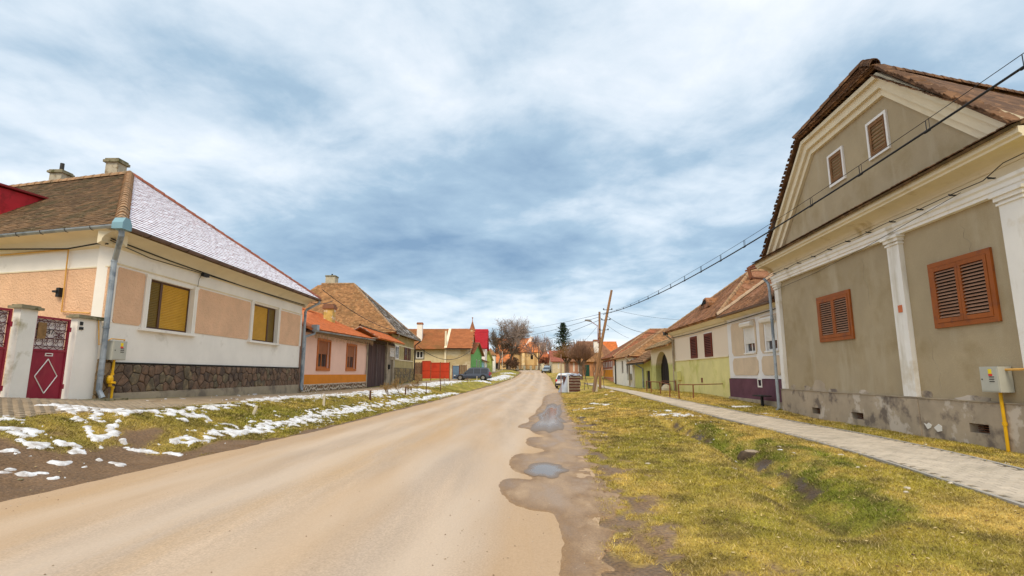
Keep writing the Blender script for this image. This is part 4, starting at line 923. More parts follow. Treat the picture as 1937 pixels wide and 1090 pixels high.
def meter_box(fr, u0, u1, v0, v1, y, label, pipe_pts):
    r_ = root('gas_meter_box', label, 'meter box', fr.sub((u0 + u1) / 2, y, v0))
    g = MB(fr); g.box(u0, u1, y - .24, y, v0, v1); g.build('cabinet', M_['box_grey'], r_)
    g = MB(fr); g.box(u0 + .015, u1 - .015, y - .25, y - .241, v0 + .02, v1 - .02); g.build('door', M_['box_grey'], r_)
    g = MB(fr); w_ = u1 - u0; h = v1 - v0
    for k in range(3): g.box(u0 + .52 * w_, u0 + .78 * w_, y - .256, y - .249, v0 + h * (.40 + .09 * k), v0 + h * (.43 + .09 * k))
    g.build('vent_slot', M_['black'], r_)
    g = MB(fr); g.box(u0 + .5 * w_, u0 + .68 * w_, y - .254, y - .249, v0 + .72 * h, v0 + .9 * h); g.build('warning_label', M_['yellow_paint'], r_)
    g = MB(fr); g.box(u0 + .5 * w_, u0 + .7 * w_, y - .254, y - .249, v0 + .63 * h, v0 + .71 * h); g.build('warning_label', M_['red_paint'], r_)
    g = MB(fr); g.lathe((u0 + .12 * w_, y - .256, v0 + .5 * h), [(.014, 0), (.014, .01)], 8, axis='y'); g.build('lock', M_['black'], r_)
    g = MB(fr); g.tube(pipe_pts, .028, 8); 
    for p in pipe_pts[1:-1]: g.lathe((p[0], p[1], p[2]), [(.04, -.03), (.04, .03)], 8)
    g.build('gas_pipe', M_['yellow_pipe'], r_)
    return r_
mA = meter_box(AF, .02, .46, .96, 1.42, -.04, 'pale grey gas meter box with yellow pipe on the peach corner house', [(.20, -.2, .97), (.19, -.2, .62), (.13, -.2, .52), (.16, -.2, .36), (.25, -.2, .30), (.25, -.2, -.12)])
f = MB(AF); f.lathe((.12, -.21, .5), [(.05, -.09), (.075, -.03), (.075, .03), (.05, .09)], 8); f.lathe((.12, -.26, .42), [(.03, -.09), (.03, .09)], 6, axis='y'); f.build('gas_valve', M_['yellow_pipe'], mA)
f = MB(AF.sub(.3, -.3, 0)); f.box(-.25, .25, -.10, .12, -.02, .045, 0); f.box(-.22, -.1, -.08, .1, -.14, -.02); f.box(.06, .23, -.08, .1, -.14, -.02)
tag(f.build('drain_block', M_['old_concrete'], None), 'mossy concrete block under the yellow gas pipe of the peach house', 'concrete block')

# ------------------------------------------------------------------ gateway with wine red gates
def scrolls(fr, u0, u1, v0, v1, y, parent):
    if u1 - u0 > 1.2:
        k = int(round((u1 - u0) / .8)); w_ = (u1 - u0) / k
        for i in range(k): scrolls(fr, u0 + i * w_, u0 + (i + 1) * w_, v0, v1, y, parent)
        return
    g = MB(fr); W_, H_ = u1 - u0, v1 - v0; r = .007
    def arc(cx, cy, R, a0, a1, n=14, rr=.007): g.tube([(u0 + cx * W_ + R * math.cos(a), y, v0 + cy * H_ + R * math.sin(a)) for a in np.linspace(a0, a1, n)], rr, 4)
    def ln(a, b, c, d, rr=r): g.tube([(u0 + a * W_, y, v0 + b * H_), (u0 + c * W_, y, v0 + d * H_)], rr, 4)
    for cy in (.78, .24):
        for k in range(3):
            cx = (k + .5) / 3; R = W_ * .115; arc(cx, cy, R, -1.2, 4.3)
            for s in (-1, 1): arc(cx + s * .055, cy + .03, W_ * .035, (0 if s > 0 else math.pi) - 1.2, (0 if s > 0 else math.pi) + 3.6, 8, .006)
        for k in range(1, 3):
            cx = k / 3
            for s in (-1, 1): arc(cx + s * .03, cy + .055 * s, W_ * .042, 0, 5.2, 9, .006)
    for k in range(2):
        a, b = k * .5 + .04, k * .5 + .46; ln(a, .36, b, .64); ln(a, .64, b, .36); ln((a + b) / 2, .40, (a + b) / 2, .58, .010)
        for s in (-1, 1):
            arc((a + b) / 2 + s * .13, .50, W_ * .05, 0, 5.5, 9, .006); arc((a + b) / 2 + s * .05, .60, W_ * .035, 0, 5.5, 8, .006); arc((a + b) / 2 + s * .05, .40, W_ * .035, 0, 5.5, 8, .006)
    for vv in (.36, .66, .92, .10): ln(0, vv, 1, vv, .008)
    n = 4
    for k in range(n): ln(k / n, .0, (k + .5) / n, .10); ln((k + .5) / n, .10, (k + 1) / n, 0); ln(k / n, 1, (k + .5) / n, .92); ln((k + .5) / n, .92, (k + 1) / n, 1)
    g.build('scrollwork', M('dark_red_iron', (.10, .02, .025), .6), parent)
def gate(u0, u1, v1, label, fr=AF, y=.06, dia=True, letterbox=True):
    r_ = root('metal_gate', label, 'gate', fr.sub((u0 + u1) / 2, y, .05)); vm = 1.10; b_ = .045
    g = MB(fr); 
    for (a, b, c, d) in ((u0, u1, .06, .06 + b_), (u0, u1, vm, vm + b_), (u0, u1, v1 - b_, v1), (u0, u0 + b_, .06 + b_, vm), (u1 - b_, u1, .06 + b_, vm), (u0, u0 + b_, vm + b_, v1 - b_), (u1 - b_, u1, vm + b_, v1 - b_)): g.box(a, b, y - .02, y + .02, c, d)
    for vv in (.35, 1.6): g.lathe((u1 - .01, y - .03, vv), [(.025, -.05), (.025, .05)], 8)
    g.build('gate_frame', M_['wine'], r_)
    g = MB(fr); g.box(u0 + b_, u1 - b_, y - .004, y + .004, .06 + b_, vm); g.build('sheet_panel', M_['wine'], r_)
    g = MB(fr); g.box(u0 + b_, u1 - b_, y + .03, y + .035, vm + b_, v1 - b_); g.build('frosted_panel', M_['frosted'], r_)
    scrolls(fr, u0 + b_, u1 - b_, vm + b_, v1 - b_, y, r_)
    cu = (u0 + u1) / 2; cv = .58; a, h = min(.27, (u1 - u0) * .36), .36; g = MB(fr)
    P = [(cu, cv + h), (cu + a, cv), (cu, cv - h), (cu - a, cv)]
    for k in range(4):
        p, q = P[k], P[(k + 1) % 4]; g.tube([(p[0], y - .012, p[1]), (q[0], y - .012, q[1])], .012, 4)
    g.build('diamond_trim', M_['white_paint'], r_)
    if letterbox:
        g = MB(fr); 
        for q in ((-.09, .09, .0, .015), (-.09, .09, .05, .065), (-.09, -.075, .015, .05), (.075, .09, .015, .05)): g.box(cu + q[0], cu + q[1], y - .02, y - .004, 1.0 + q[2], 1.0 + q[3])
        g.build('letter_slot', M_['white_paint'], r_)
    return r_
ug = [AF.uv(x, 700, .06)[0] for x in (33, 67, 118, 160)]
g1 = gate(-1.78, -.90, 1.83, 'narrow wine red pedestrian gate with the number 37 and a white diamond')
f = MB(AF); f.box(-1.70, -1.50, .03, .045, 1.36, 1.70); f.build('rusty_plate', M('rusty_plate', (.26, .15, .06), .9, .35, 14, .3), g1)
tcv = bpy.data.curves.new('house_number', 'FONT'); tcv.body = '37'; tcv.size = .16; tcv.extrude = .004
to_ = bpy.data.objects.new('number_tmp', tcv); tme = bpy.data.meshes.new_from_object(to_); bpy.data.objects.remove(to_); to = bpy.data.objects.new('house_number', tme); COL.objects.link(to); to.parent = g1; tme.materials.clear(); tme.materials.append(M_['dark_metal'])
lx = AF.L(AF.W(-1.46, .02, 1.46)); go_ = FR[g1]; lw = go_.L(AF.W(-1.47, .035, 1.46)); to.matrix_basis = Matrix.Translation(lw) @ Matrix.Rotation(math.pi / 2, 4, 'X')
g2 = gate(-5.2, -2.30, 1.90, 'wide wine red driveway gate cut off by the left edge of the picture', letterbox=False)
def pillar(u0, u1, y0, y1, v1, label, capm=True, mat=None):
    r_ = root('gate_pillar', label, 'gate pillar', AF.sub((u0 + u1) / 2, (y0 + y1) / 2, 0)); g = MB(AF); g.box(u0, u1, y0, y1, -.4, v1); g.build('shaft', mat or M_['white'], r_)
    if capm: g = MB(AF); g.box(u0 - .07, u1 + .07, y0 - .07, y1 + .07, v1, v1 + .05); g.box(u0 - .03, u1 + .03, y0 - .03, y1 + .03, v1 + .05, v1 + .08); g.build('cap', M_['old_concrete'], r_)
    return r_
pillar(-2.19, -1.81, -.02, .13, 1.93, 'white gate pillar with grey stained top between the two red gates', mat=M('stained_white_plaster', (.78, .75, .68), .9, .06, 2, .3, 30, col2=(.42, .37, .24), c2s=2.0, lo=.56, hi=.7))
pr_ = pillar(-.80, -.12, -.03, .13, 1.88, 'broad white gate pillar joined to the peach corner house')
f = MB(AF); f.box(-.74, -.68, -.06, -.028, 1.72, 1.80); f.box(-.75, -.65, -.055, -.028, 1.62, 1.68); f.build('doorbell', M_['black'], pr_)
f = MB(AF); f.box(-5.4, -.0, -.35, .5, -.4, .055); f.build('gate_threshold', M_['old_concrete'], bpy.data.objects['left_pavement'])

# ------------------------------------------------------------------ the low pink house
BF = AF.sub(0, .05, -.25)   # its ground is lower
hB = root('low_pink_house', 'low pink house with orange trim, new orange tile roof and fringe of icicle lights', 'house', BF.sub(12, 0, 0))
pink = M('pale_pink_plaster', (.86, .56, .44), .92, .05, 1.5, .25, 40); orange = M('orange_paint', (.72, .24, .015), .8, .08, 2, .15, 40); otrim = M('orange_window_wood', (.50, .14, .02), .6, .12, 4, .1)
v = lambda a: a + .25
WB = [(13.95, 15.6, v(.93), v(2.30)), (18.5, 20.2, v(.95), v(2.30))]
f = MB(BF); f.wall(11.98, 22.6, -.5, 3.1, WB, 0, .3); f.build('front_wall', pink, hB)
f = MB(BF); f.prism([(0, -.5), (6.4, -.5), (6.4, 3.1), (3.2, 4.65), (0, 3.1)], 'x', 22.3, 22.598); f.prism([(.3, -.5), (6.4, -.5), (6.4, 3.1), (3.2, 4.65), (.3, 3.1)], 'x', 12.0, 12.3); f.build('side_wall', pink, hB)
f = MB(BF); f.box(11.98, 22.62, -.025, 0, v(.14), v(.60)); f.build('orange_band', orange, hB)
f = MB(BF); f.box(11.97, 22.63, -.035, 0, -.5, v(.137)); sb = f.build('stone_base', M_['mortar_white'], hB)
stones(sb, BF, 12.0, 22.6, -.1, v(.13), .20, -.035, [M('small_brown_stone', (.26, .15, .08), .85, .3, 9, .6), M('small_dark_stone', (.16, .10, .06), .85, .3, 9, .6)], 21, gap=.05, singles=False, proud=.03, aniso=.75)
for k, (a, b_, c, d) in enumerate(WB):
    f = MB(BF)
    for q in ((a - .12, b_ + .12, c - .14, c), (a - .12, b_ + .12, d, d + .12), (a - .12, a, c, d), (b_, b_ + .12, c, d)): f.box(q[0], q[1], -.05, .02, q[2], q[3])
    f.build('window_surround', otrim, hB)
    w_ = window(hB, BF, a, b_, c, d, .10, (otrim, M_['glass']), fw=.08, mull=1)
    f = MB(BF); f.box(a + .03, b_ - .03, .075, .095, c + (d - c) * .52, d); f.build('roller_blind', M('brown_red_blind', (.32, .11, .04), .7), w_)
    f = MB(BF)
    for i in range(9): uu = a + .1 + (b_ - a - .2) * i / 8; f.box(uu - .05, uu + .04, .17 + .015 * (i % 2), .18 + .015 * (i % 2), c + .05, c + (d - c) * .5)
    f.build('curtain', M('beige_curtain', (.30, .20, .11), .9), w_)
e0, e1 = (11.9, -.42, v(2.72)), (22.85, -.42, v(2.95)); r0, r1 = (12.0, 3.2, v(4.55)), (22.85, 3.2, v(4.55))
f = MB(BF); f.slab([e0, e1, r1, r0], .08); f.slab([r0, r1, (22.85, 6.8, v(2.8)), (12, 6.8, v(2.8))], .08); f.build('roof', M_['tile_orange'], hB)
f = MB(BF); f.box(11.98, 22.6, -.40, .0, v(2.60), v(2.66)); f.build('soffit', M('dark_brown_wood', (.10, .05, .03), .8), hB)
lay_tiles(hB, [(tile_xf(BF, [e0, e1, r1, r0], .22, .24), tile_geo(.22, .28, .018, .02), [M_['tile_orange']])], 0)
ridge(hB, BF, off(r0, .02), off(r1, .02), .09, M_['tile_orange'], .4, single=False)
gutter(hB, BF, (12.0, -.48, v(2.66)), (22.7, -.48, v(2.90)), M_['zinc'], .07, False)
f = MB(BF); f.box(12.05, 12.35, -.62, -.36, v(2.66), v(2.92)); f.tube([(12.2, -.5, v(2.7)), (12.2, -.45, v(2.5)), (11.95, -.14, v(2.35)), (11.93, -.13, v(2.2)), (11.93, -.13, .1)], .06, 8); f.build('downpipe', M_['zinc'], hB)
f = MB(BF); r_ = random.Random(5)
u = 12.3
while u < 22.5:
    L_ = r_.uniform(.12, .42); vt = v(2.62) + (u - 12.3) * .02; yy = -.45
    f.tube([(u, yy, vt), (u + r_.uniform(-.03, .03), yy, vt - L_)], .007, 3)
    for k in range(int(L_ / .06)): f.box(u - .014, u + .014, yy - .012, yy + .012, vt - .05 - k * .06, vt - .03 - k * .06)
    u += .085
f.build('icicle_lights', M('amber_light_string', (.42, .26, .12), .6), hB)
chimney(hB, BF, 20.6, 1.9, v(3.4), v(4.7), .55, .55, M('yellow_chimney', (.55, .40, .12), .9, .25, 4, .4, col2=(.70, .62, .5), c2s=3, lo=.55, hi=.6), M('brick_cap', (.24, .12, .07), .9), cap=.08, ch=.3)

# ------------------------------------------------------------------ wooden gateway
gG = root('wooden_gateway', 'dark weathered wooden double gate under a small orange tiled roof', 'gateway', BF.sub(22.8, 0, 0))
pk = M('dark_plank', (.075, .042, .038), .85, .35, 1.5, .4, 20, stretch=(1, 1, .15), col2=(.14, .09, .08), c2s=2, lo=.5, hi=.7)
f = MB(BF); f.box(22.66, 22.88, -.02, .3, -.3, 3.1); f.box(28.0, 28.25, -.02, .3, -.3, 3.3); f.build('post', M_['concrete'], gG)
for k in range(18):
    a = 22.93 + k * .28; f = MB(BF); f.box(a, a + .265, .1 + .006 * (k % 2), .14, -.15 + random.uniform(-.02, .02), 3.05); f.build('plank', pk, gG)
f = MB(BF); f.box(25.38, 25.5, .05, .1, -.1, 3.0); f.box(22.9, 28, .15, .2, .4, .55); f.box(22.9, 28, .15, .2, 2.5, 2.65); f.build('batten', M('pale_batten', (.17, .13, .12), .8), gG)
f = MB(BF); f.box(22.9, 30.6, -.0, .3, 3.1, 3.3); f.build('lintel', M('dark_brown_wood2', (.06, .04, .03), .8), gG)
ea, eb, ra, rb_ = (22.3, -.95, v(2.98)), (30.9, -.75, v(3.06)), (22.5, .5, v(3.82)), (30.9, .5, v(3.75))
f = MB(BF); f.slab([ea, eb, rb_, ra], .07); f.slab([ra, rb_, (30.9, 1.7, v(3.05)), (22.3, 1.7, v(3.05))], .07); rr_ = f.build('roof', M_['tile_orange'], gG)
lay_tiles(gG, [(tile_xf(BF, [ea, eb, rb_, ra], .22, .2), tile_geo(.22, .24, .018), [M_['tile_orange']])], 0)
ridge(gG, BF, off(ra, .02), off(rb_, .02), .09, M_['tile_old'], .4, single=False)
f = MB(BF); f.tube([(22.35, -.9, v(2.98)), (22.5, .5, v(3.76))], .05, 4); f.tube([(22.35, 1.7, v(2.98)), (22.5, .5, v(3.76))], .05, 4); f.tube([(22.45, -.8, v(2.98)), (22.45, 1.6, v(2.98))], .05, 4); f.build('truss', M('grey_wood', (.30, .25, .2), .85), gG)
wS = root('notice_wall', 'grey concrete wall with white notice boards beside the wooden gate', 'wall', BF.sub(28.3, 0, 0))
f = MB(BF); f.wall(28.26, 30.6, -.3, 3.1, [(29.2, 30.1, -.2, 2.0)], -.01, .3); f.build('wall_panel', M_['concrete'], wS)
f = MB(BF); f.box(29.22, 30.08, .08, .12, -.1, 1.98); f.build('door', M('grey_brown_door', (.22, .18, .13), .8), wS)
f = MB(BF)
for (c, d) in ((2.25, 2.48), (2.5, 2.7), (2.72, 2.92)): f.box(28.9, 30.35, -.05, -.012, c, d)
f.build('notice_board', M_['white_paint'], wS)
f = MB(BF)
for vv in (2.33, 2.40, 2.57, 2.63, 2.79, 2.85): f.box(29.0, 30.2, -.053, -.05, vv, vv + .015)
f.build('notice_lettering', M_['dark_metal'], wS)
f = MB(BF); f.box(28.5, 28.75, -.14, -.01, 1.25, 1.6); f.build('letter_box', M_['black'], wS)

# ------------------------------------------------------------------ hip-front house helper
def hip_roof(parent, fr, u0, u1, ve, um, wa, va, depth, ov, mat, tiles=None, tw=.2, ex=.2, ridgem=None, front=True, left=True, right=True, th=.12, rr=.09, fmat=None):
    e0, e1 = (u0, -ov, ve), (u1, -ov, ve); A = (um, wa, va); R = (um, depth - wa, va); b0, b1 = (u0, depth, ve), (u1, depth, ve)
    f = MB(fr); f.slab([e0, e1, A], th); f.slab([b0, e0, A, R], th); f.slab([e1, b1, R, A], th); f.slab([b1, b0, R], th); f.build('roof', mat, parent)
    if tiles:
        sets = []
        if front: sets.append((tile_xf(fr, [e0, e1, A], tw, ex), tiles[0], [fmat] if fmat else tiles[1]))
        if left: sets.append((tile_xf(fr, [b0, e0, A, R], tw, ex), tiles[0], tiles[1]))
        if right: sets.append((tile_xf(fr, [e1, b1, R, A], tw, ex), tiles[0], tiles[1]))
        lay_tiles(parent, sets, tiles[2])
    if ridgem:
        for p, q in ((e0, A), (e1, A), (A, R)): ridge(parent, fr, off(p), off(q), rr, ridgem, .4, single=False)
# ------------------------------------------------------------------ greenish house with the tall brown roof
CF = AF.sub(0, .35, -.18)
hC = root('tall_roofed_house', 'grey-green plastered house with a tall brown hipped tile roof and rubble base', 'house', CF.sub(31, 0, 0))
olive = M('grey_green_plaster', (.40, .32, .145), .9, .1, 1.5, .3, 40, col2=(.48, .39, .20), c2s=1.2, lo=.5, hi=.6)
f = MB(CF); f.box(30.6, 40.0, 0, 11, -.5, 4.1); f.build('wall', olive, hC)
f = MB(CF); f.box(30.58, 40.02, -.05, 0, -.5, 1.35); sb = f.build('stone_base', M('grey_mortar', (.26, .21, .12), .9), hC)
stones(sb, CF, 31.6, 39.9, -.4, 1.33, .28, -.05, [M('yellow_grey_stone', (.30, .22, .10), .9, .3, 8, .6), M('grey_stone', (.18, .14, .09), .9, .3, 8, .6)], 33, gap=.03, singles=False, proud=.05)
f = MB(CF); f.box(30.6, 40, -.06, 0, 3.22, 3.30); f.box(32, 39.5, -.06, 0, 1.98, 2.05); f.build('string_course', M_['cream'], hC)
for (a, b_) in ((31.9, 33.2), (35.6, 36.7), (37.2, 38.3)):
    w_ = window(hC, CF, a, b_, 2.08, 3.2, -.07, (M_['white_paint'] if a < 33 else M('dark_red_wood', (.13, .04, .03), .7), M_['glass']), fw=.09, mull=1)
f = MB(CF); f.box(29.9, 31.4, -.16, .0, 1.35, 1.95); f.build('meter_cupboard', M('pale_concrete', (.42, .39, .3), .9), hC)
hip_roof(hC, CF, 30.0, 40.7, 4.15, 35.3, 4.8, 9.0, 12.6, .5, M_['tile_brown'], (tile_geo(.22, .25, .02, .03, False), [M_['tile_brown']], 0), .22, .2, M_['ridge_old'], right=False, fmat=M_['grey_tile'])
gutter(hC, CF, (30.2, -.56, 4.12), (40.6, -.56, 4.12), M_['zinc'], .08, False)
pipe(hC, CF, [(40.5, -.56, 4.05), (40.1, -.1, 3.6), (40.05, -.1, .2)], .06, M_['dark_metal'])
pipe(hC, CF, [(30.9, -.56, 4.05), (30.9, -.5, 3.8), (30.8, -.1, 3.6), (30.8, -.1, 1.95)], .06, M_['concrete'])
q = CF.L(at(627, 545, 49.5)); chimney(hC, CF, q[0], q[1], 7.4, 9.9, .9, .9, M('lime_chimney', (.50, .44, .32), .9, .15, 3, .3), M_['old_concrete'], cap=.05, pot=.2)
# ------------------------------------------------------------------ houses across the bend, left
def xz(px, py, Y): p = at(px, py, Y); return p[0], p[2]
def pb(fr, px, py): u, v_ = fr.uv(px, py); return u, v_
DF = Fr((-13.2, 70, .9), 0.0)                       # wall that faces up the street
hD = root('long_farmhouse', 'long cream farmhouse seen side on with orange tile roof and a tall white chimney', 'house', DF.sub(3.6, 0, 0))
def B2(px0, py0, px1, py1, fr=DF): a = fr.uv(px0, py1); b_ = fr.uv(px1, py0); return a[0], b_[0], a[1], b_[1]
dcr = M('stained_cream_wall', (.62, .50, .30), .95, .1, .8, .2, 30, col2=(.42, .32, .16), c2s=.7, lo=.5, hi=.7, stretch=(1, 1, .4)); dcr2 = M('patchy_beige_wall', (.50, .38, .20), .95, .15, .8, .2, 30, col2=(.62, .52, .34), c2s=.8, lo=.5, hi=.6)
um = DF.uv(843, 660)[0]; ue = DF.uv(890, 660)[0]; ve = DF.uv(800, 660)[1]; vr = DF.uv(843, 618)[1]
f = MB(DF); f.wall(-2.5, um, -1, ve + .1, [B2(787, 664, 801, 678)], 0, .3); f.build('wall', dcr, hD)
f = MB(DF); f.wall(um, ue, -1, ve + .15, [], -.12, .4); f.build('wall', dcr2, hD)
f = MB(DF); f.box(um - .1, um + .12, -.3, 0, -1, vr - .6); f.build('party_wall', M_['cream'], hD)
f = MB(DF); f.prism([(0, -1), (8, -1), (8, ve), (4, vr), (0, ve)], 'x', ue - .3, ue - .01); f.build('side_wall', dcr2, hD)
q = B2(787, 664, 801, 678); window(hD, DF, q[0], q[1], q[2], q[3], .02, (M_['white_paint'], M_['glass']), fw=.1, mull=1); f = MB(DF); f.box(q[0] - .15, q[1] + .15, -.04, -.001, q[2] - .15, q[2]); f.box(q[0] - .15, q[1] + .15, -.04, -.001, q[3], q[3] + .15); f.box(q[0] - .15, q[0], -.04, -.001, q[2], q[3]); f.box(q[1], q[1] + .15, -.04, -.001, q[2], q[3]); f.build('window_surround', M('grey_trim', (.2, .17, .13)), hD)
for (a, b_, e_, tm, tw, ex) in ((-2.7, um, ve - .05, M('worn_orange_tile', (.36, .13, .045), .85, .2, .6, .3, 50, col2=(.26, .12, .04), c2s=.5, lo=.45, hi=.65, cell=.15, cs=4), .2, .3), (um + .12, ue + .15, ve + .05, M('large_orange_tile', (.40, .14, .05), .8, .15, .6, .3, 50, cell=.12, cs=3), .3, .38)):
    P4 = [(a, -.6, e_), (b_, -.6, e_), (b_, 4.2, vr), (a, 4.2, vr)]
    f = MB(DF); f.slab(P4, .1); f.slab([(a, 4.2, vr), (b_, 4.2, vr), (b_, 9, ve), (a, 9, ve)], .1); f.build('roof', tm, hD)
    lay_tiles(hD, [(tile_xf(DF, P4, tw, ex), tile_geo(tw, ex * 1.2, .03, .04, False), [tm])], 0)
q = DF.uv(790, 640); c = chimney(hD, DF, q[0], 1.6, ve, DF.uv(790, 614, 1.6)[1], .7, .7, M_['white'], M_['tile_red'], cap=.06, ch=.25)
f = MB(DF); f.box(um, ue, -.7, -.62, ve - .12, ve - .02); f.build('gutter', M_['dark_metal'], hD)
ca = DF.L(CF.W(40.5, -.3, 3.6)); cb = (ue, -.7, ve - .3); f = MB(DF); f.tube([tuple(np.array(ca) * (1 - t) + np.array(cb) * t - np.array([0, 0, 5.0 * t * (1 - t)])) for t in np.linspace(0, 1, 16)], .03, 4); f.build('cable', M_['black'], hD)
f = MB(DF); f.slab([(um - .12, -.64, ve + .12), (um + .22, -.64, ve + .12), (um + .22, 4.2, vr + .10), (um - .12, 4.2, vr + .10)], .14); f.build('roof_verge', M_['cream'], hD)
# gates in front of it
def sheet_gate(name, label, cat, fr, u0, u1, v0, v1, n, mat, gap=.03, tilt=0):
    r_ = root(name, label, cat, fr.sub((u0 + u1) / 2, 0, v0))
    w_ = (u1 - u0) / n
    for k in range(n):
        f = MB(fr); a = u0 + k * w_; vv = v1 + (tilt if k == 0 else 0); f.box(a + gap, a + w_ - gap, -.02, .03, v0 + .1, vv); o = f.build('gate_panel', mat, r_)
        g = MB(fr); m = (v0 + vv) / 2; g.box(a + gap + .06, a + w_ - gap, -.05, -.02, m - .04, m + .04); g.box(a + gap, a + gap + .06, -.05, -.02, v0 + .1, vv - .06); g.box(a + gap, a + w_ - gap, -.05, -.021, vv - .06, vv); g.build('rail', mat, o)
    f = MB(fr)
    for k in range(n + 1): a = u0 + k * w_; f.box(a - .05, a + .05, -.04, .06, v0 - .4, v1 + .05)
    f.build('post', M_['rust'], r_); return r_
RF = Fr((-10.0, 60.0, .75), .10)
q0 = RF.uv(797, 718); q1 = RF.uv(850, 718); vt = RF.uv(825, 686)[1]
orr = M('bright_orange_red_sheet', (.50, .045, .012), .6, .12, 2, .08, 20, col2=(.42, .03, .010), c2s=1.5)
sheet_gate('red_sheet_gate', 'bright orange-red sheet metal gate in front of the long cream farmhouse', 'gate', RF, q0[0], q1[0], q0[1], vt, 3, orr, tilt=.18)
GF = Fr((-7.0, 68.5, .95), 0)
sheet_gate('grey_blue_gate', 'faded grey-blue metal gate behind the dark estate car', 'gate', GF, GF.uv(856, 700)[0], GF.uv(869, 700)[0], -.2, GF.uv(856, 692)[1], 1, M('grey_blue_sheet', S(110, 135, 160, .8), .6, .1))
sheet_gate('plank_fence', 'weathered grey board fence behind the dark estate car', 'fence', GF, GF.uv(870, 700)[0], GF.uv(882, 700)[0], -.2, GF.uv(870, 691)[1], 4, M('grey_board', (.26, .22, .13), .9, .2))
wl = root('low_stone_wall', 'low rubble wall with dark board fence between the tall roofed house and the red gate', 'wall', Fr((-11.4, 58, .7), .05))
WF = FR[wl]; f = MB(WF); a = WF.uv(784, 700)[0]; b_ = WF.uv(799, 700)[0]; f.box(a, b_, 0, .3, -.5, .75); f.build('wall_body', M('rubble_wall', (.20, .12, .06), .95, .4, 4, .8, 20), wl)
for k in range(6): f = MB(WF); w_ = (b_ - a) / 6; f.box(a + k * w_ + .01, a + (k + 1) * w_ - .01, .1, .14, .76, 2.0 + .03 * (k % 2)); f.build('board', M('brown_board', (.12, .05, .03), .85, .3) if k == 0 else bpy.data.materials['brown_board'], wl)

def small_house(name, label, fr, u0, u1, dep, ve, vr, wall, roof, wins=(), wmats=None, ridge_along=True, ov=.35, base=None, name_roof='roof', v0=-1.5, hip=0):
    """plain village house; ridge parallel to the street (ridge_along) or pointing at it"""
    r_ = root(name, label, 'house', fr.sub((u0 + u1) / 2, 0, 0))
    holes = [(a, b_, c, d) for (a, b_, c, d) in wins]
    f = MB(fr); f.wall(u0, u1, v0, ve, holes, 0, .25)
    if ridge_along:
        for a, b_ in ((u0, u0 + .25), (u1 - .25, u1)): f.prism([(.25, v0), (dep, v0), (dep, ve), (.25, ve)] if hip else [(.25, v0), (dep, v0), (dep, ve), (dep / 2, vr - .1), (.25, ve)], 'x', a, b_)
    else:
        f.prism([(u0, ve + .001), (u1, ve + .001), ((u0 + u1) / 2, vr - .1)], 'y', 0, .25); f.box(u0, u0 + .25, .25, dep, v0, ve); f.box(u1 - .25, u1, .25, dep, v0, ve)
    f.build('wall', wall, r_)
    if base: f = MB(fr); f.box(u0 - .01, u1 + .01, -.04, -.001, v0, base[0]); f.build('wall_base', base[1], r_)
    f = MB(fr)
    if ridge_along:
        sl = (vr - ve) / (dep / 2); fr_ = [(u0 - ov, -ov, ve - ov * sl), (u1 + ov, -ov, ve - ov * sl), (u1 + ov - hip, dep / 2, vr), (u0 - ov + hip, dep / 2, vr)]
        f.slab(fr_, .1); f.slab([(u0 - ov + hip, dep / 2, vr), (u1 + ov - hip, dep / 2, vr), (u1 + ov, dep + ov, ve - ov * sl), (u0 - ov, dep + ov, ve - ov * sl)], .1)
        if hip:
            f.slab([(u0 - ov, dep + ov, ve - ov * sl), (u0 - ov, -ov, ve - ov * sl), (u0 - ov + hip, dep / 2, vr)], .1); f.slab([(u1 + ov, -ov, ve - ov * sl), (u1 + ov, dep + ov, ve - ov * sl), (u1 + ov - hip, dep / 2, vr)], .1)
        faces = [fr_]
    else:
        um_ = (u0 + u1) / 2; sl = (vr - ve) / ((u1 - u0) / 2)
        A = [(u0 - ov, dep, ve - ov * sl), (u0 - ov, -ov, ve - ov * sl), (um_, -ov, vr), (um_, dep, vr)]; B_ = [(u1 + ov, -ov, ve - ov * sl), (u1 + ov, dep, ve - ov * sl), (um_, dep, vr), (um_, -ov, vr)]
        f.slab(A, .1); f.slab(B_, .1); faces = [A, B_]
    f.build(name_roof, roof, r_)
    for fc in faces: lay_tiles(r_, [(tile_xf(fr, fc, .25, .3), tile_geo(.25, .36, .03, .04, False), [roof])], 0)
    for (a, b_, c, d) in holes: window(r_, fr, a, b_, c, d, .04, wmats or (M_['white_paint'], M_['glass']), fw=.08)
    return r_
grn = M('bright_green_plaster', (.16, .42, .12), .85, .1, 2, .15); blu = M('sky_blue_plaster', (.30, .58, .68), .85, .08, 2, .15); ygr = M('yellow_green_plaster', (.42, .47, .12), .85, .12, 2, .15)
redroof = M('bright_red_sheet_roof', (.42, .014, .02), .5, .1, 2, .05)
# green house, its front along the street
p0 = at(891, 700, 71); p1 = at(911, 700, 80); an = math.atan2(p1[1] - p0[1], p1[0] - p0[0]); FF = Fr((p0[0], p0[1], 1.0), an); FL = math.hypot(p1[0] - p0[0], p1[1] - p0[1])
small_house('green_house', 'small bright green house with narrow windows behind the dark estate car', FF, 0, FL, 6, 3.3, 4.9, grn, M_['tile_red'], [(FL * .45, FL * .58, .8, 2.5), (FL * .7, FL * .82, .8, 2.5)], ridge_along=False, ov=.4)
p0 = p1; p1 = at(921, 700, 91); an = math.atan2(p1[1] - p0[1], p1[0] - p0[0]); HF = Fr((p0[0] + .02, p0[1] + .2, 1.3), an); HL = math.hypot(p1[0] - p0[0], p1[1] - p0[1])
small_house('sky_blue_house', 'small sky blue house next to the bright green one', HF, 0, HL, 6, 2.3, 3.6, blu, M_['tile_red'], [(HL * .5, HL * .6, .7, 1.7)])
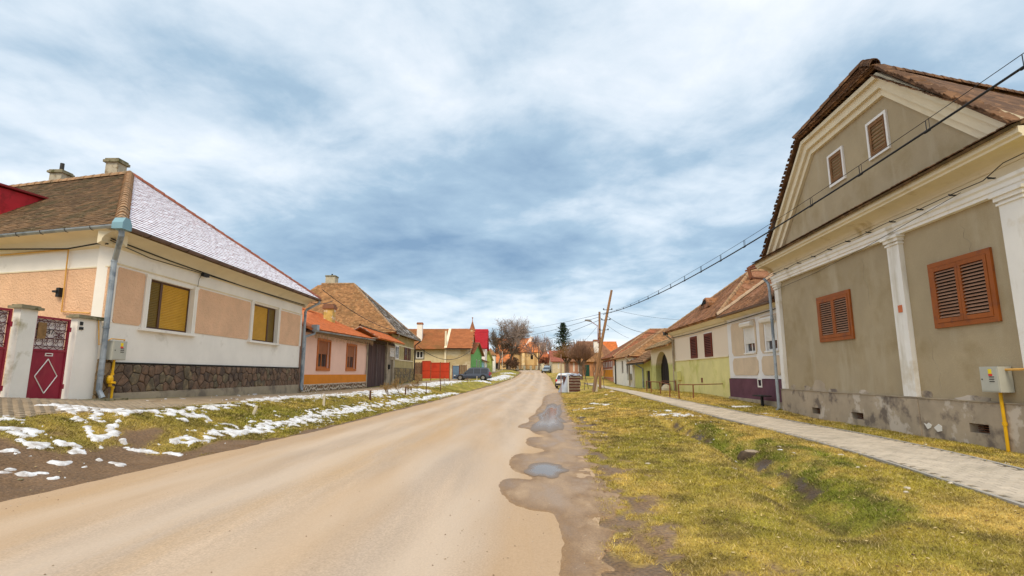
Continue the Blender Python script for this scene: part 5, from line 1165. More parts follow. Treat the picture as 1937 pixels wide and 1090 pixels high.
YF = Fr((-4.3, 93, 1.6), 0); q = YF.uv(918, 700), YF.uv(929, 700)
small_house('yellow_green_house', 'narrow yellow-green gabled house beyond the sky blue house', YF, q[0][0], q[1][0], 7, YF.uv(920, 676)[1], YF.uv(920, 664)[1], ygr, M('mossy_yellow_tile', (.28, .24, .05), .9, .3), ridge_along=False, ov=.2)
WF2 = Fr((-3.6, 102, 1.9), 0); small_house('white_end_house', 'white house with brown hipped roof at the end of the left row', WF2, WF2.uv(917, 700)[0], WF2.uv(936, 700)[0], 6, WF2.uv(920, 671)[1], WF2.uv(920, 657)[1], M_['white'], M_['tile_brown'], ov=.2, hip=1.2)
EF = Fr((-5.7, 84, 1.3), 0); q = EF.uv(896, 700)[0], EF.uv(917, 700)[0]
small_house('red_roofed_house', 'white house with a bright red sheet roof rising behind the green house', EF, q[0], q[1], 7, EF.uv(905, 656)[1], EF.uv(905, 623, 3.5)[1], M_['white'], redroof, ov=.35)
# little ridge turret with finial at the end of the farmhouse roof
f = MB(DF); q = DF.uv(895, 618, 4.2); f.lathe((q[0] - .1, 4.2, vr - .3), [(.45, 0), (.3, .6), (.05, 1.4), (.03, 1.9)], 8); f.lathe((q[0] - .1, 4.2, vr + 1.5), [(.02, 0), (.12, .1), (.02, .2)], 8); f.build('ridge_turret', M_['tile_red'], hD)

# ------------------------------------------------------------------ church
CHF = Fr((0, 150, 2.6), 0)
chr_ = root('village_church', 'cream village church with steep orange tile roofs and a slit window in the apse', 'church', CHF)
cw = M('church_cream_plaster', (.66, .44, .20), .9, .12, .4, .2, 10, col2=(.78, .62, .40), c2s=.3, lo=.5, hi=.65); cr_ = M('church_orange_tile', (.50, .16, .05), .85, .2, .4, .3, 20, cell=.2, cs=2, col2=(.32, .13, .05), c2s=.3, lo=.5, hi=.65)
U = lambda px, py, w_=0: CHF.uv(px, py, w_)
n0, n1 = U(938, 668)[0], U(990, 668)[0]; nv = U(970, 663)[1]; nr = U(970, 638, 6)[1]
f = MB(CHF); f.box(n0, n1, 4, 16, -2, nv); f.prism([(4, nv), (16, nv), (10, nr)], 'x', n0, n0 + .6); f.build('nave', cw, chr_)
f = MB(CHF); nx_ = U(1003, 637, 10)[0]; f.slab([(n0 - .3, 3.4, nv - .4), (n1 - .5, 3.4, nv - .4), (nx_, 10, nr), (n0 - .3, 10, nr)], .3); f.slab([(n0 - .3, 10, nr), (nx_, 10, nr), (nx_ + 2, 16.6, nv - .4), (n0 - .3, 16.6, nv - .4)], .3); g = MB(CHF); g.slab([(n1 - .5, 3.2, nv - .1), (n1 + .7, 3.2, nv - .1), (nx_ + 1.0, 10, nr + .35), (nx_, 10, nr + .35)], 1.2); g.build('gable_parapet', M('pink_parapet', (.72, .50, .38), .9), chr_); f.build('nave_roof', cr_, chr_)
a0, a1 = U(936, 690)[0], U(968, 690)[0]; av = U(950, 684)[1]; at_ = U(950, 668, 3)[1]
f = MB(CHF); f.box(a0, a1, 0, 4, -2, av); f.build('aisle', cw, chr_); f = MB(CHF); f.slab([(a0 - .3, -.4, av - .3), (a1 + .3, -.4, av - .3), (a1 + .3, 3.9, at_), (a0 - .3, 3.9, at_)], .25); f.build('aisle_roof', cr_, chr_)
for px in (941, 962):
    f = MB(CHF); c = U(px, 693)[0]; f.prism([(c - .7, .3), (c + .7, .3), (c + .7, 1.5), (c + .4, 2.1), (c, 2.3), (c - .4, 2.1), (c - .7, 1.5)], 'y', -.06, .02); f.build('arched_window', M_['dark_hole'], chr_)
# apse: half octagon
c0, c1 = U(985, 690, -3)[0], U(1023, 690, -3)[0]; cv = U(1000, 665, -3)[1]; ct = U(1000, 647, 1)[1]
pts = [(c0, 4), (c0 + .3, -1.5), (c0 + 1.8, -3.4), (c1 - 1.8, -3.4), (c1 - .3, -1.5), (c1, 4)]
f = MB(CHF); f.prism(pts, 'z', -2, cv); f.build('apse', cw, chr_)
A1, A2 = U(1001, 647, 1)[0], U(1016, 648, 1)[0]; f = MB(CHF)
eo = [(c0 - .4, 4.2, cv - .2), (c0 - .2, -1.7, cv - .2), (c0 + 1.6, -3.8, cv - .2), (c1 - 1.6, -3.8, cv - .2), (c1 + .2, -1.7, cv - .2), (c1 + .4, 4.2, cv - .2)]
f.slab([eo[2], eo[3], (A2, 1, ct), (A1, 1, ct)], .2); f.slab([eo[1], eo[2], (A1, 1, ct)], .2); f.slab([eo[0], eo[1], (A1, 1, ct), (A1, 4.2, ct)], .2); f.slab([eo[3], eo[4], (A2, 1, ct)], .2); f.slab([eo[4], eo[5], (A2, 4.2, ct), (A2, 1, ct)], .2); f.slab([(A1, 1, ct), (A2, 1, ct), (A2, 4.2, ct), (A1, 4.2, ct)], .1); f.build('apse_roof', cr_, chr_)
c = U(1006, 680, -3.4)[0]; f = MB(CHF); s0 = U(1006, 679.6, -3.4)[1]; s1 = U(1006, 670, -3.4)[1]; f.prism([(c - .33, s0), (c + .33, s0), (c + .33, s1 - .4), (c, s1), (c - .33, s1 - .4)], 'y', -3.46, -3.38); f.build('slit_window', M_['dark_hole'], chr_)
for px in (990, 1018):
    c = U(px, 690, -3.4)[0]; f = MB(CHF); f.prism([(-4.6, -2), (-3.3, -2), (-3.3, 4.6), (-4.0, 3.6)], 'x', c - .35, c + .35); f.build('buttress', cw, chr_)
c = U(1007, 640)[0]; f = MB(CHF); f.box(c - .4, c + .3, 10, 11, nr - 2.5, nr + .1); f.lathe((c - .05, 10.5, nr + .1), [(.35, 0), (.1, .4), (.02, .7)], 6); f.build('gable_turret', M_['cream'], chr_)
c0t = U(1026, 640, 14)[0]; f = MB(CHF); f.box(c0t - 2.2, c0t + 1.2, 14, 18, -2, U(1026, 648, 14)[1]); f.build('stair_tower', M('pinkish_plaster', (.62, .42, .30), .9), chr_)
# church yard wall with pillars
cy = root('churchyard_fence', 'low yellowish churchyard wall with pillars and railings at the end of the road', 'fence', Fr((2, 128, 2.5), 0)); YF2 = FR[cy]
f = MB(YF2); a, b_ = YF2.uv(975, 700)[0], YF2.uv(1023, 700)[0]; f.box(a, b_, 0, .3, -1, YF2.uv(990, 698)[1]); f.build('low_wall', M('ochre_wall', (.42, .28, .10), .9, .2), cy)
for px in (979, 992, 1004, 1015, 1022): f = MB(YF2); c = YF2.uv(px, 700)[0]; f.box(c - .25, c + .25, -.1, .4, -1, YF2.uv(px, 692)[1]); f.build('pillar', M_['cream'], cy)
for k in range(60):
    pass
f = MB(YF2)
for k in range(56): c = a + (b_ - a) * k / 55; f.box(c - .02, c + .02, .13, .17, .2, 1.1)
f.box(a, b_, .12, .18, 1.05, 1.1); f.build('railing', M_['rust'], cy)

# ------------------------------------------------------------------ houses far right of the road
hm_o = (M('orange_far_tile', (.48, .14, .05), .85, .2, .6, .3, 30, cell=.2, cs=3), )
K1 = Fr((8, 100, 1.9), 0)
small_house('far_gabled_house', 'far cream gabled house with dull red roof right of the church', K1, K1.uv(1045, 700)[0], K1.uv(1068, 700)[0], 9, K1.uv(1050, 683)[1], K1.uv(1050, 664, 4)[1], M('cream_far', (.60, .50, .34)), M('dull_red_roof', (.36, .12, .08), .85, .2), [(K1.uv(1055, 700)[0], K1.uv(1058, 700)[0], .6, 1.9)], ov=.3)
K2 = Fr((6, 135, 2.6), 0); small_house('far_orange_house', 'distant house with bright orange roof between the church and the spruce', K2, K2.uv(1026, 700)[0], K2.uv(1047, 700)[0], 8, K2.uv(1030, 683)[1], K2.uv(1030, 670, 4)[1], M_['cream'], hm_o[0], ov=.3)
K2b = Fr((6, 150, 2.6), 0); small_house('distant_small_house', 'most distant house with steep orange roof showing beside the church apse', K2b, K2b.uv(1024, 700)[0], K2b.uv(1036, 700)[0], 8, K2b.uv(1030, 680)[1], K2b.uv(1030, 664, 4)[1], M_['cream'], hm_o[0], ov=.2)
K3 = Fr((9.2, 84, 1.35), 0)
hK3 = small_house('long_brown_roofed_house', 'long pinkish house with big brown hipped roof behind the pollarded trees', K3, K3.uv(1078, 700)[0], K3.uv(1168, 700)[0], 9, K3.uv(1080, 681)[1], K3.uv(1100, 646, 4.5)[1], M('pinkish_wall', (.50, .27, .18), .9, .15, 1), M('dull_brown_tile', (.27, .13, .07), .9, .2, .6, .3, 30, cell=.2, cs=4), [(K3.uv(x, 700)[0], K3.uv(x + 3, 700)[0], .5, 1.9) for x in (1084, 1093, 1103, 1115, 1126)], ov=.4, hip=2.2)
K4 = Fr((9.8, 78, 1.2), 0); hK4 = small_house('orange_striped_house', 'small house with orange wall and green door behind the bare saplings', K4, K4.uv(1105, 700)[0], K4.uv(1140, 700)[0], 6, K4.uv(1110, 682)[1], K4.uv(1120, 657, 3)[1], M('brownish_orange_wall', (.48, .22, .10), .9, .2, 1), M_['tile_brown'], [], ov=.3)
f = MB(K4); f.box(K4.uv(1107, 700)[0], K4.uv(1115, 700)[0], -.06, .0, -.5, 1.6); f.build('door', M('dark_green_door', (.01, .06, .04), .6), hK4)
c = chimney(hK4, K4, K4.uv(1128, 660, 2)[0], 2, 2.6, K4.uv(1128, 646, 2)[1], .75, .75, M_['white'], M_['tile_red'], cap=.1, ch=.25)
K5 = Fr((11.9, 96, 1.9), 0); small_house('ridge_house', 'far house whose orange ridge shows above the brown roof left of the pole', K5, K5.uv(1142, 700)[0], K5.uv(1172, 700)[0], 8, 2.5, K5.uv(1150, 646, 4)[1], M_['cream'], M_['tile_orange'], [], ov=.3)

# ------------------------------------------------------------------ right-hand row of houses
R2 = Fr((10.1, 20, 0), 4.6759); R2.ang = math.atan2(1.0, (1005 - CX) / FPX * math.cos(TH)) + math.pi; R2 = Fr((10.1, 20, 0), R2.ang)
def rr(px, py, w_=0): return R2.uv(px, py, w_)
# J: house with orange panels
J = R2.sub(0, 0, 0)
hJ = root('orange_panel_house', 'old house with pink corner and orange panels under tall windows', 'house', J.sub(-43, 0, .6))
f = MB(J); f.box(-49.5, -38.6, 0, 8, 0, 3.25); f.build('wall', M('pink_plaster', (.62, .28, .16), .9, .1), hJ)
f = MB(J); f.box(-49.3, -41.0, -.06, 0, 1.05, 3.2); f.build('veranda_frame', M('pinkish_white', (.74, .56, .50), .8), hJ)
for k in range(3):
    a = -49.1 + k * 2.72; f = MB(J); f.box(a, a + 2.45, -.1, -.06, 1.12, 1.98); f.build('orange_panel', M('orange_panel', (.66, .26, .015), .8) if k == 0 else bpy.data.materials['orange_panel'], hJ)
    for j in range(2): window(hJ, J, a + .1 + j * 1.2, a + 1.15 + j * 1.2, 2.1, 3.1, -.12, (M('red_wood', (.30, .07, .04), .7) if (k + j) == 0 else bpy.data.materials['red_wood'], M('white_curtain', (.65, .63, .65), .8) if (k + j) == 0 else bpy.data.materials['white_curtain']), fw=.16, mull=0)
f = MB(J); f.box(-40.9, -38.6, -.03, 0, 0, 2.4); f.build('white_wall', M_['white'], hJ)
hip_roof(hJ, J, -50, -38.2, 3.3, -42.0, 4.5, 6.6, 13, .5, M_['tile_red'], (tile_geo(.25, .3, .03, .03, False), [M_['tile_red']], 0), .25, .28, M_['ridge_old'], left=False)
# K: white house
hK = root('little_white_house', 'little white house with dark narrow windows left of the lime green wall', 'house', J.sub(-33, 0, .3))
kw = [(-34.6, -33.7, 1.55, 2.75), (-31.9, -30.9, 1.5, 2.75)]
f = MB(J); f.wall(-38.5, -28.5, 0, 3.05, kw, -.15, .3); f.box(-38.5, -38.2, .15, 8, 0, 3.05); f.box(-28.8, -28.5, .15, 8, 0, 3.05); f.build('wall', M_['white'], hK)
for q in kw: louvre(hK, J, q[0], q[1], q[2], q[3], .0, M('dark_brown_shutter', (.08, .04, .025), .7), bpy.data.materials['dark_brown_shutter'] if 'dark_brown_shutter' in bpy.data.materials else None, leaves=1, n=6, border=.05, fw=.05)
hip_roof(hK, J, -38.9, -28.2, 3.05, -33.4, 4.0, 5.9, 12, .55, M_['tile_red'], (tile_geo(.25, .3, .03, .03, False), [M_['tile_brown']], 0), .25, .28, M_['ridge_old'], left=False)
pipe(hK, J, [(-38.1, -.25, 3.0), (-38.1, -.25, .4)], .07, M_['dark_metal']); pipe(hK, J, [(-28.9, -.7, 2.95), (-29.0, -.4, 2.5), (-29.0, -.4, .4)], .07, M_['concrete'])
f = MB(J); f.box(-29.9, -29.2, -.45, -.16, .9, 1.5); f.build('meter_cupboard', M_['box_grey'], hK)
# L: lime green wall with big brown tiled roof
hL = root('lime_green_house', 'lime green house with broad brown tiled roof and small dark door', 'house', J.sub(-25, 0, .3))
lime = M('lime_plaster', (.62, .60, .20), .9, .1, 1.2, .2, 30, col2=(.66, .58, .32), c2s=.8, lo=.55, hi=.7)
f = MB(J); f.wall(-28.45, -21.7, 0, 2.75, [(-23.45, -22.1, .1, 1.72)], -.05, .3); f.build('wall', lime, hL)
f = MB(J); f.box(-23.4, -22.15, .05, .1, .1, 1.7); f.build('door', M('black_door', (.03, .02, .015), .8), hL)
f = MB(J); f.box(-28.4, -28.2, -.08, -.05, .1, 2.7); f.build('corner_strip', M_['cream'], hL)
bt = M('large_brown_tile', (.22, .115, .05), .9, .25, 1, .4, 40, cell=.3, cs=4)
P4 = [(-28.9, -.6, 2.35), (-21.6, -.6, 2.35), (-21.6, 4.4, 5.3), (-23.4, 4.4, 5.3)]
P4b = [(-33.5, 4.4, 5.3), (-28.9, -.6, 2.35), (-23.4, 4.4, 5.3)]
f = MB(J); f.slab([(-28.9, -.6, 2.35), (-21.6, -.6, 2.35), (-21.6, 4.4, 5.3), (-28.0, 4.4, 5.3)], .1); f.slab([(-28.0, 4.4, 5.3), (-21.6, 4.4, 5.3), (-21.6, 9, 2.4), (-28.9, 9, 2.4)], .1); f.build('roof', bt, hL)
lay_tiles(hL, [(tile_xf(J, [(-28.9, -.6, 2.35), (-21.6, -.6, 2.35), (-21.6, 4.4, 5.3), (-28.0, 4.4, 5.3)], .3, .34), tile_geo(.3, .42, .04, .05, False), [bt])], 0)
ridge(hL, J, (-28.0, 4.4, 5.35), (-21.6, 4.4, 5.35), .1, M_['ridge_old'], .4, single=False); ridge(hL, J, (-28.9, -.6, 2.4), (-28.0, 4.4, 5.34), .1, M_['ridge_old'], .4, single=False); ridge(hL, J, (-21.7, -.6, 2.42), (-21.7, 4.4, 5.36), .1, M_['ridge_old'], .4, single=False)
f = MB(J); f.box(-28.8, -21.7, -.72, -.6, 2.24, 2.33); f.build('gutter', M_['dark_metal'], hL)
pipe(hL, J, [(-24.6, -.66, 2.25), (-24.3, -.15, 1.9), (-24.3, -.15, .35)], .06, M_['zinc'])
# M: the arched gateway
hM = root('arched_gateway', 'lime and cream gateway wall with a tall round arch and black wooden gate', 'gateway', J.sub(-18.2, 0, .4))
ml = -21.6; mr = -14.78; c = -18.25; hw = 1.92; sp = 1.75; av0 = .2
def arch(cx, hw, sp, rise, n=16): return [(cx - hw * math.cos(t), sp + rise * math.sin(t)) for t in np.linspace(0, math.pi, n)]
A = arch(c, hw, 1.55, 1.5)
f = MB(J)
def arch_wall(f, ml, mr, c, hw, A, vtop, y0, y1, vb=0.0, mi=0, split=None):
    L_ = [(ml, vb), (c - hw, vb)] + [(p[0], p[1]) for p in A[:len(A) // 2]] + [(c, A[len(A) // 2][1]) if 0 else ((A[len(A) // 2 - 1][0] + A[len(A) // 2][0]) / 2, max(p[1] for p in A)), (c, vtop), (ml, vtop)]
    R_ = [(c, vtop), ((A[len(A) // 2 - 1][0] + A[len(A) // 2][0]) / 2, max(p[1] for p in A))] + [(p[0], p[1]) for p in A[len(A) // 2:]] + [(c + hw, vb), (mr, vb), (mr, vtop)]
    f.prism(L_, 'y', y0, y1, mi); f.prism(R_, 'y', y0, y1, mi)
arch_wall(f, ml, mr, c, hw, A, 3.62, -.04, .9)
twot = bpy.data.materials.new('two_tone_plaster')   # green-yellow paint below, cream above, on one wall
def two_tone(name, hz, lowc, upc, fuzz=.05, c2=None):
    m = M(name, lowc, .9, .08, 1.5, .2, 40, col2=c2 or tuple(x * .75 for x in lowc), c2s=1.0, lo=.52, hi=.68); t = m.node_tree; n = t.nodes; l = t.links; b = n['Principled BSDF']
    src = b.inputs['Base Color'].links[0].from_socket; g = n.new('ShaderNodeNewGeometry'); s = n.new('ShaderNodeSeparateXYZ'); l.new(g.outputs['Position'], s.inputs[0])
    mr_ = n.new('ShaderNodeMapRange'); mr_.inputs[1].default_value = hz - fuzz; mr_.inputs[2].default_value = hz + fuzz; l.new(s.outputs[2], mr_.inputs[0])
    x = n.new('ShaderNodeMix'); x.data_type = 'RGBA'; l.new(mr_.outputs[0], x.inputs[0]); l.new(src, x.inputs[6]); x.inputs[7].default_value = (*upc, 1); l.new(x.outputs[2], b.inputs['Base Color']); return m
f.build('wall', two_tone('lime_and_cream_gateway', 2.15, (.58, .56, .20), (.74, .62, .42), .12), hM)
for k in range(12):
    a = c - hw + k * hw * 2 / 12; w_ = hw * 2 / 12; t = min(1, abs((a + w_ / 2 - c) / hw)); top = 1.55 + 1.5 * math.sqrt(max(0, 1 - t * t)) + .1
    f = MB(J); f.box(a + .006, a + w_ - .006, .36 + .01 * (k % 2), .42, .35, top); f.build('plank', M('black_plank', (.018, .012, .010), .8, .3) if k == 0 else bpy.data.materials['black_plank'], hM)
P4 = [(ml - .1, -.5, 3.30), (mr - .02, -.5, 3.36), (mr - .02, .6, 3.95), (ml - .1, .6, 3.88)]
f = MB(J); f.slab(P4, .1); f.slab([(ml - .1, .6, 3.88), (mr - .02, .6, 3.95), (mr - .02, 1.6, 3.4), (ml - .1, 1.6, 3.3)], .1); f.build('coping', M_['tile_brown'], hM)
lay_tiles(hM, [(tile_xf(J, P4, .2, .18), tile_geo(.2, .24, .03, .03, False), [M('pale_lichen_tile', (.36, .25, .13), .9, .3, 3, .4, cell=.3, cs=5)])], 0)
f = MB(J); f.box(ml, mr - .02, 1.7, 7, .0, 3.2); f.build('outbuilding', M('dull_plaster', (.4, .34, .2)), hM)
P4 = [(ml - .1, 1.2, 3.55), (mr - .03, 1.2, 3.55), (mr - .03, 4.6, 5.45), (ml - .1, 4.6, 5.35)]
f = MB(J); f.slab(P4, .1); f.slab([(ml - .1, 4.6, 5.35), (mr - .03, 4.6, 5.45), (mr - .03, 8, 3.4), (ml - .1, 8, 3.4)], .1); f.build('roof', bt, hM)
lay_tiles(hM, [(tile_xf(J, P4, .3, .34), tile_geo(.3, .42, .04, .05, False), [M('orange_brown_tile', (.34, .15, .055), .9, .25, 1, .4, cell=.3, cs=4)])], 0)
ridge(hM, J, off(P4[3]), off(P4[2]), .1, M_['ridge_old'], .4, single=False)
f = MB(J); f.lathe((-16.05, -.35, .2), [(.32, 0), (.30, .35), (.2, .52), (.05, .58)], 10); tag(f.build('guard_stone', M('pale_guard_stone', (.5, .44, .33), .9, .2, 5, .5), None), 'pale rounded guard stone at the foot of the arched gateway', 'stone')

# N: cream and lime house
NF = R2
hN = root('cream_and_lime_house', 'cream house with lime green lower wall, two red louvred shutters and hipped brown roof', 'house', NF.sub(-10, 0, .35))
f = MB(NF); f.box(-14.75, -5.25, 0, 10, -.2, 4.1); f.build('wall', two_tone('cream_and_lime_wall', 2.28, (.74, .67, .29), (.80, .67, .52), .015, (.58, .55, .16)), hN)
f = MB(NF); f.box(-14.76, -5.25, -.05, 0, 2.27, 2.33); f.box(-14.76, -5.25, -.06, 0, 3.86, 3.92); f.build('string_course', M_['cream'], hN)
f = MB(NF); f.prism([(0, 3.92), (-.12, 3.95), (-.3, 4.1), (-.36, 4.22), (-.36, 4.3), (0, 4.3)], 'x', -15.1, -5.25); f.build('cornice', M_['cream'], hN)
redsh = M('dark_red_shutter', (.17, .035, .015), .7, .15, 4, .2)
for q in ((-11.15, -9.98), (-8.62, -7.45)):
    louvre(hN, NF, q[0], q[1], 2.36, 3.58, -.01, redsh, redsh, leaves=1, n=11, border=.06, fw=.05)
    f = MB(NF); f.box(q[0] - .05, q[0], -.02, -.0, 2.36, 3.6); f.box(q[0] - .05, q[1], -.02, 0, 3.6, 3.64); f.build('window_surround', M_['white_paint'], hN)
tn = M('weathered_brown_tile', (.25, .115, .05), .9, .25, 1.4, .5, 50, col2=(.36, .17, .09), c2s=1.2, lo=.5, hi=.6, cell=.4, cs=5.5, col3=(.46, .30, .18), c3s=6, lo3=.62, hi3=.7)
hip_roof(hN, NF, -15.2, -5.2, 4.22, -10.3, 3.4, 7.35, 14, .45, tn, (tile_geo(.18, .2, .018, .02), [tn], 150), .18, .15, M_['ridge_old'], left=True)
f = MB(NF); cu, cw_, cvv = -10.4, 1.05, 5.45   # eyelid vent in the roof slope
f.prism([(cu - 1.0, 5.35), (cu - .5, 5.5), (cu - .15, 5.75), (cu + .25, 5.8), (cu + .45, 5.55), (cu + .8, 5.45), (cu + .8, 5.25), (cu - 1.0, 5.15)], 'y', .66, 1.6); f.build('eyelid_vent', tn, hN)
f = MB(NF); f.prism([(cu - .55, 5.42), (cu - .1, 5.64), (cu + .22, 5.68), (cu + .35, 5.46)], 'y', .62, .68); f.build('vent_opening', M_['dark_hole'], hN)
q = NF.uv(1431, 507, 4.4); chimney(hN, NF, q[0], 4.4, 6.4, q[1] + .05, .8, .6, M('brick_chimney', (.30, .13, .09), .9, .3, 6, .4), M_['tile_red'], cap=.05, ch=.12)
f = MB(NF); f.tube([(-14.8, -.5, 3.98), (-14.75, -.12, 3.6), (-14.75, -.12, .4)], .06, 8); f.build('downpipe', M_['concrete'], hN)
f = MB(NF); f.box(-15.4, -15.1, -.55, -.3, 4.0, 4.2); f.tube([(-15.25, -.42, 4.1), (-15.6, -.42, 4.12), (-15.9, -.42, 4.3)], .04, 5); f.build('cable_bracket', M_['dark_metal'], hN)
f = MB(NF); f.box(-14.2, -13.5, -.25, -.01, 1.1, 1.62); f.build('meter_cupboard', M('lime_cupboard', (.55, .52, .2), .7), hN)
f = MB(NF); f.box(-9.6, -9.35, -.02, .0, 1.0, 1.25); f.build('vent_grille', M_['rust'], hN)
f = MB(NF); f.tube([(-14.9, -.10, 3.80), (-10, -.10, 3.76), (-5.3, -.1, 3.82), (0.2, -.12, 3.9)], .02, 4); f.build('cable', M_['black'], hN)

# O: beige panels, white trim, purple base
hO = root('purple_based_house', 'beige house with white trim bands, purple base and white roller blinds', 'house', NF.sub(-2.5, 0, .3))
wt_ = M('white_trim_paint', (.80, .77, .74), .8, .04, 2, .1); bei = M('beige_plaster', (.64, .50, .35), .92, .1, 1.5, .25, 40); pur = M('purple_plaster', (.135, .055, .075), .9, .2, 2, .5, 35)
OW = [(-3.18, -2.22, 2.36, 3.46), (-1.12, -.18, 2.36, 3.46)]
f = MB(NF); f.wall(-5.22, .30, 1.27, 4.0, OW, -.02, .35); f.build('wall', wt_, hO)
f = MB(NF); f.wall(-5.24, .32, -.2, 1.25, [(-2.0, -1.72, .98, 1.22)], -.07, .35); f.build('wall_base', pur, hO)
f = MB(NF); f.box(-5.24, .32, -.14, -.07, -.2, .42); f.build('plinth_step', M_['concrete'], hO)
def oct_(a, b_, c_, d, k=.16): return [(a + k, c_), (b_ - k, c_), (b_, c_ + k), (b_, d - k), (b_ - k, d), (a + k, d), (a, d - k), (a, c_ + k)]
for (a, b_) in ((-4.7, -1.98), (-1.62, .05)):
    f = MB(NF); f.prism(oct_(a, b_, 1.42, 2.16), 'y', -.05, -.021); f.build('plaster_panel', bei, hO)
    w0, w1 = (-3.30, -2.10) if a < -2 else (-1.24, -.06)
    f = MB(NF); f.prism([(a + .16, 2.28), (w0, 2.28), (w0, 3.75), (a + .16, 3.75), (a, 3.6), (a, 2.44)], 'y', -.05, -.021)
    f.prism([(w1, 2.28), (b_ - .1, 2.28), (b_, 2.44), (b_, 3.6), (b_ - .1, 3.75), (w1, 3.75)], 'y', -.05, -.021); f.box(w0, w1, -.05, -.021, 3.62, 3.75); f.build('plaster_panel', bei, hO)
for q in OW:
    w_ = window(hO, NF, q[0], q[1], q[2], q[3], .06, (M_['white_paint'], M_['glass']), fw=.07)
    f = MB(NF); n = 14; hh = .72 / n
    for i in range(n): v0 = q[3] - .72 + i * hh; f.prism([(.02, v0), (.0, v0 + .005), (-.006, v0 + hh / 2), (0, v0 + hh - .006), (.02, v0 + hh)], 'x', q[0], q[1])
    f.build('roller_blind', M_['white_paint'], w_)
    f = MB(NF); f.prism([(-.02, q[3]), (-.2, q[3] + .02), (-.24, q[3] + .12), (-.2, q[3] + .2), (-.02, q[3] + .24)], 'x', q[0] - .08, q[1] + .08); f.build('blind_box', M_['white_paint'], w_)
    f = MB(NF); f.box(q[0] - .06, q[1] + .06, -.1, .05, q[2] - .06, q[2]); f.build('window_sill', M_['white_paint'], w_)
f = MB(NF); 
for q in ((-2.06, -1.66, .92, .98), (-2.06, -1.66, 1.22, 1.27), (-2.06, -2.0, .98, 1.22), (-1.72, -1.66, .98, 1.22)): f.box(q[0], q[1], -.09, -.05, q[2], q[3])
f.build('cellar_window', M_['white_paint'], hO); f = MB(NF); f.box(-2.0, -1.72, .0, .05, .98, 1.22); f.build('cellar_pane', M_['glass'], hO)
f = MB(NF); f.prism([(0, 3.98), (-.1, 4.0), (-.28, 4.08), (-.33, 4.18), (0, 4.18)], 'x', -5.24, .5); f.build('cornice', M_['cream'], hO)
hip_roof(hO, NF, -5.15, .6, 4.18, -2.4, 2.7, 6.75, 12, .42, tn, (tile_geo(.18, .2, .018, .02), [tn], 150), .18, .15, None, left=True)
ridge(hO, NF, (-5.15, -.42, 4.24), (-2.4, 2.7, 6.8), .11, M('pale_mortar_verge', (.50, .36, .24), .9, .2, 4, .5), .4)
ridge(hO, NF, (.6, -.42, 4.24), (-2.4, 2.7, 6.8), .10, M_['ridge_old'], .4, single=False)
gutter(hO, NF, (-5.1, -.5, 4.14), (.5, -.5, 4.14), M_['zinc_old'], .07, False)
bn = MB(NF); bn.box(-1.35, -.55, -.62, -.22, .60, .64); bn.box(-1.0, -.9, -.46, -.38, .2, .60)
tag(bn.build('bench', M_['black'], None), 'small dark T-shaped bench by the purple base of the beige house', 'bench')

# ------------------------------------------------------------------ P: the big khaki house with the gable
PF = Fr((9.81102591, 19.39610943, .25), 4.645866)
hP = root('khaki_gabled_house', 'large khaki gabled house with white pilasters, orange louvred shutters and peeling plinth', 'house', PF.sub(5, 0, -.2))
kh = M('khaki_plaster', (.41, .325, .205), .92, .09, .9, .4, 45, col2=(.33, .25, .135), c2s=.9, lo=.50, hi=.70, col3=(.46, .38, .26), c3s=1.1, lo3=.54, hi3=.70, s3=(1, 1, .22), speck=.05)
plm = M('peeling_plinth', (.43, .345, .25), .9, .15, 1.8, .4, 50, col2=(.58, .50, .41), c2s=1.25, lo=.56, hi=.60, col3=(.19, .15, .12), c3s=1.6, lo3=.52, hi3=.62)
pw = M('weathered_white_render', (.87, .83, .77), .9, .05, 1.2, .25, 40, col2=(.60, .49, .33), c2s=1.1, lo=.57, hi=.75, col3=(.66, .60, .50), c3s=2.2, lo3=.55, hi3=.7, s3=(1, 1, .15))
UR = 10.6; DP = 16
f = MB(PF); f.prism([(.06, 0), (UR, 0), (UR - .34 * DP, DP), (.06 - .34 * DP, DP)], 'z', .66, 5.40); f.build('wall', kh, hP)
f = MB(PF); vents = [(2.14, 2.66, -.03, .16), (4.36, 4.93, -.01, .17), (8.55, 9.03, .06, .24)]
f.wall(-.02, UR + .06, -.7, .66, vents, -.10, .35); f.prism([(.2, .25), (UR + .0, .25), (UR - .34 * DP, DP), (.2 - .34 * DP, DP)], 'z', -.7, .655); f.build('plinth', plm, hP)
for q in vents:
    f = MB(PF); f.box(q[0], q[1], .18, .2, q[2], q[3]); g_ = f.build('cellar_vent', M_['dark_hole'], hP)
    for k in range(4): f = MB(PF); vv = q[2] + (k + .5) * (q[3] - q[2]) / 4; f.box(q[0], q[1], .06, .08, vv - .008, vv + .008); f.build('bar', M_['rust'], g_)
f = MB(PF); f.box(-.02, UR, -.12, .0, .662, .68); f.build('plinth_ledge', M_['concrete'], hP)
f = MB(PF); f.box(6.60, 7.14, -.12, -.101, -.7, .64); f.build('plinth_pier', plm, hP)
# pilasters
for (a, b_) in ((.10, .40), (6.68, 7.12), (9.98, 10.5)):
    f = MB(PF); f.box(a, b_, -.11, 0, .69, 4.36); p_ = f.build('pilaster', pw, hP)
    f = MB(PF); f.box(a - .05, b_ + .05, -.16, .0, 4.36, 4.44); f.box(a - .09, b_ + .09, -.20, 0, 4.44, 4.50); f.box(a - .03, b_ + .03, -.14, 0, 4.28, 4.32); f.build('pilaster_capital', pw, p_)
f = MB(PF); f.box(6.86, 7.0, -.125, -.112, 2.65, 2.82); f.build('number_plate', M('orange_plate', (.62, .16, .05), .5), hP)
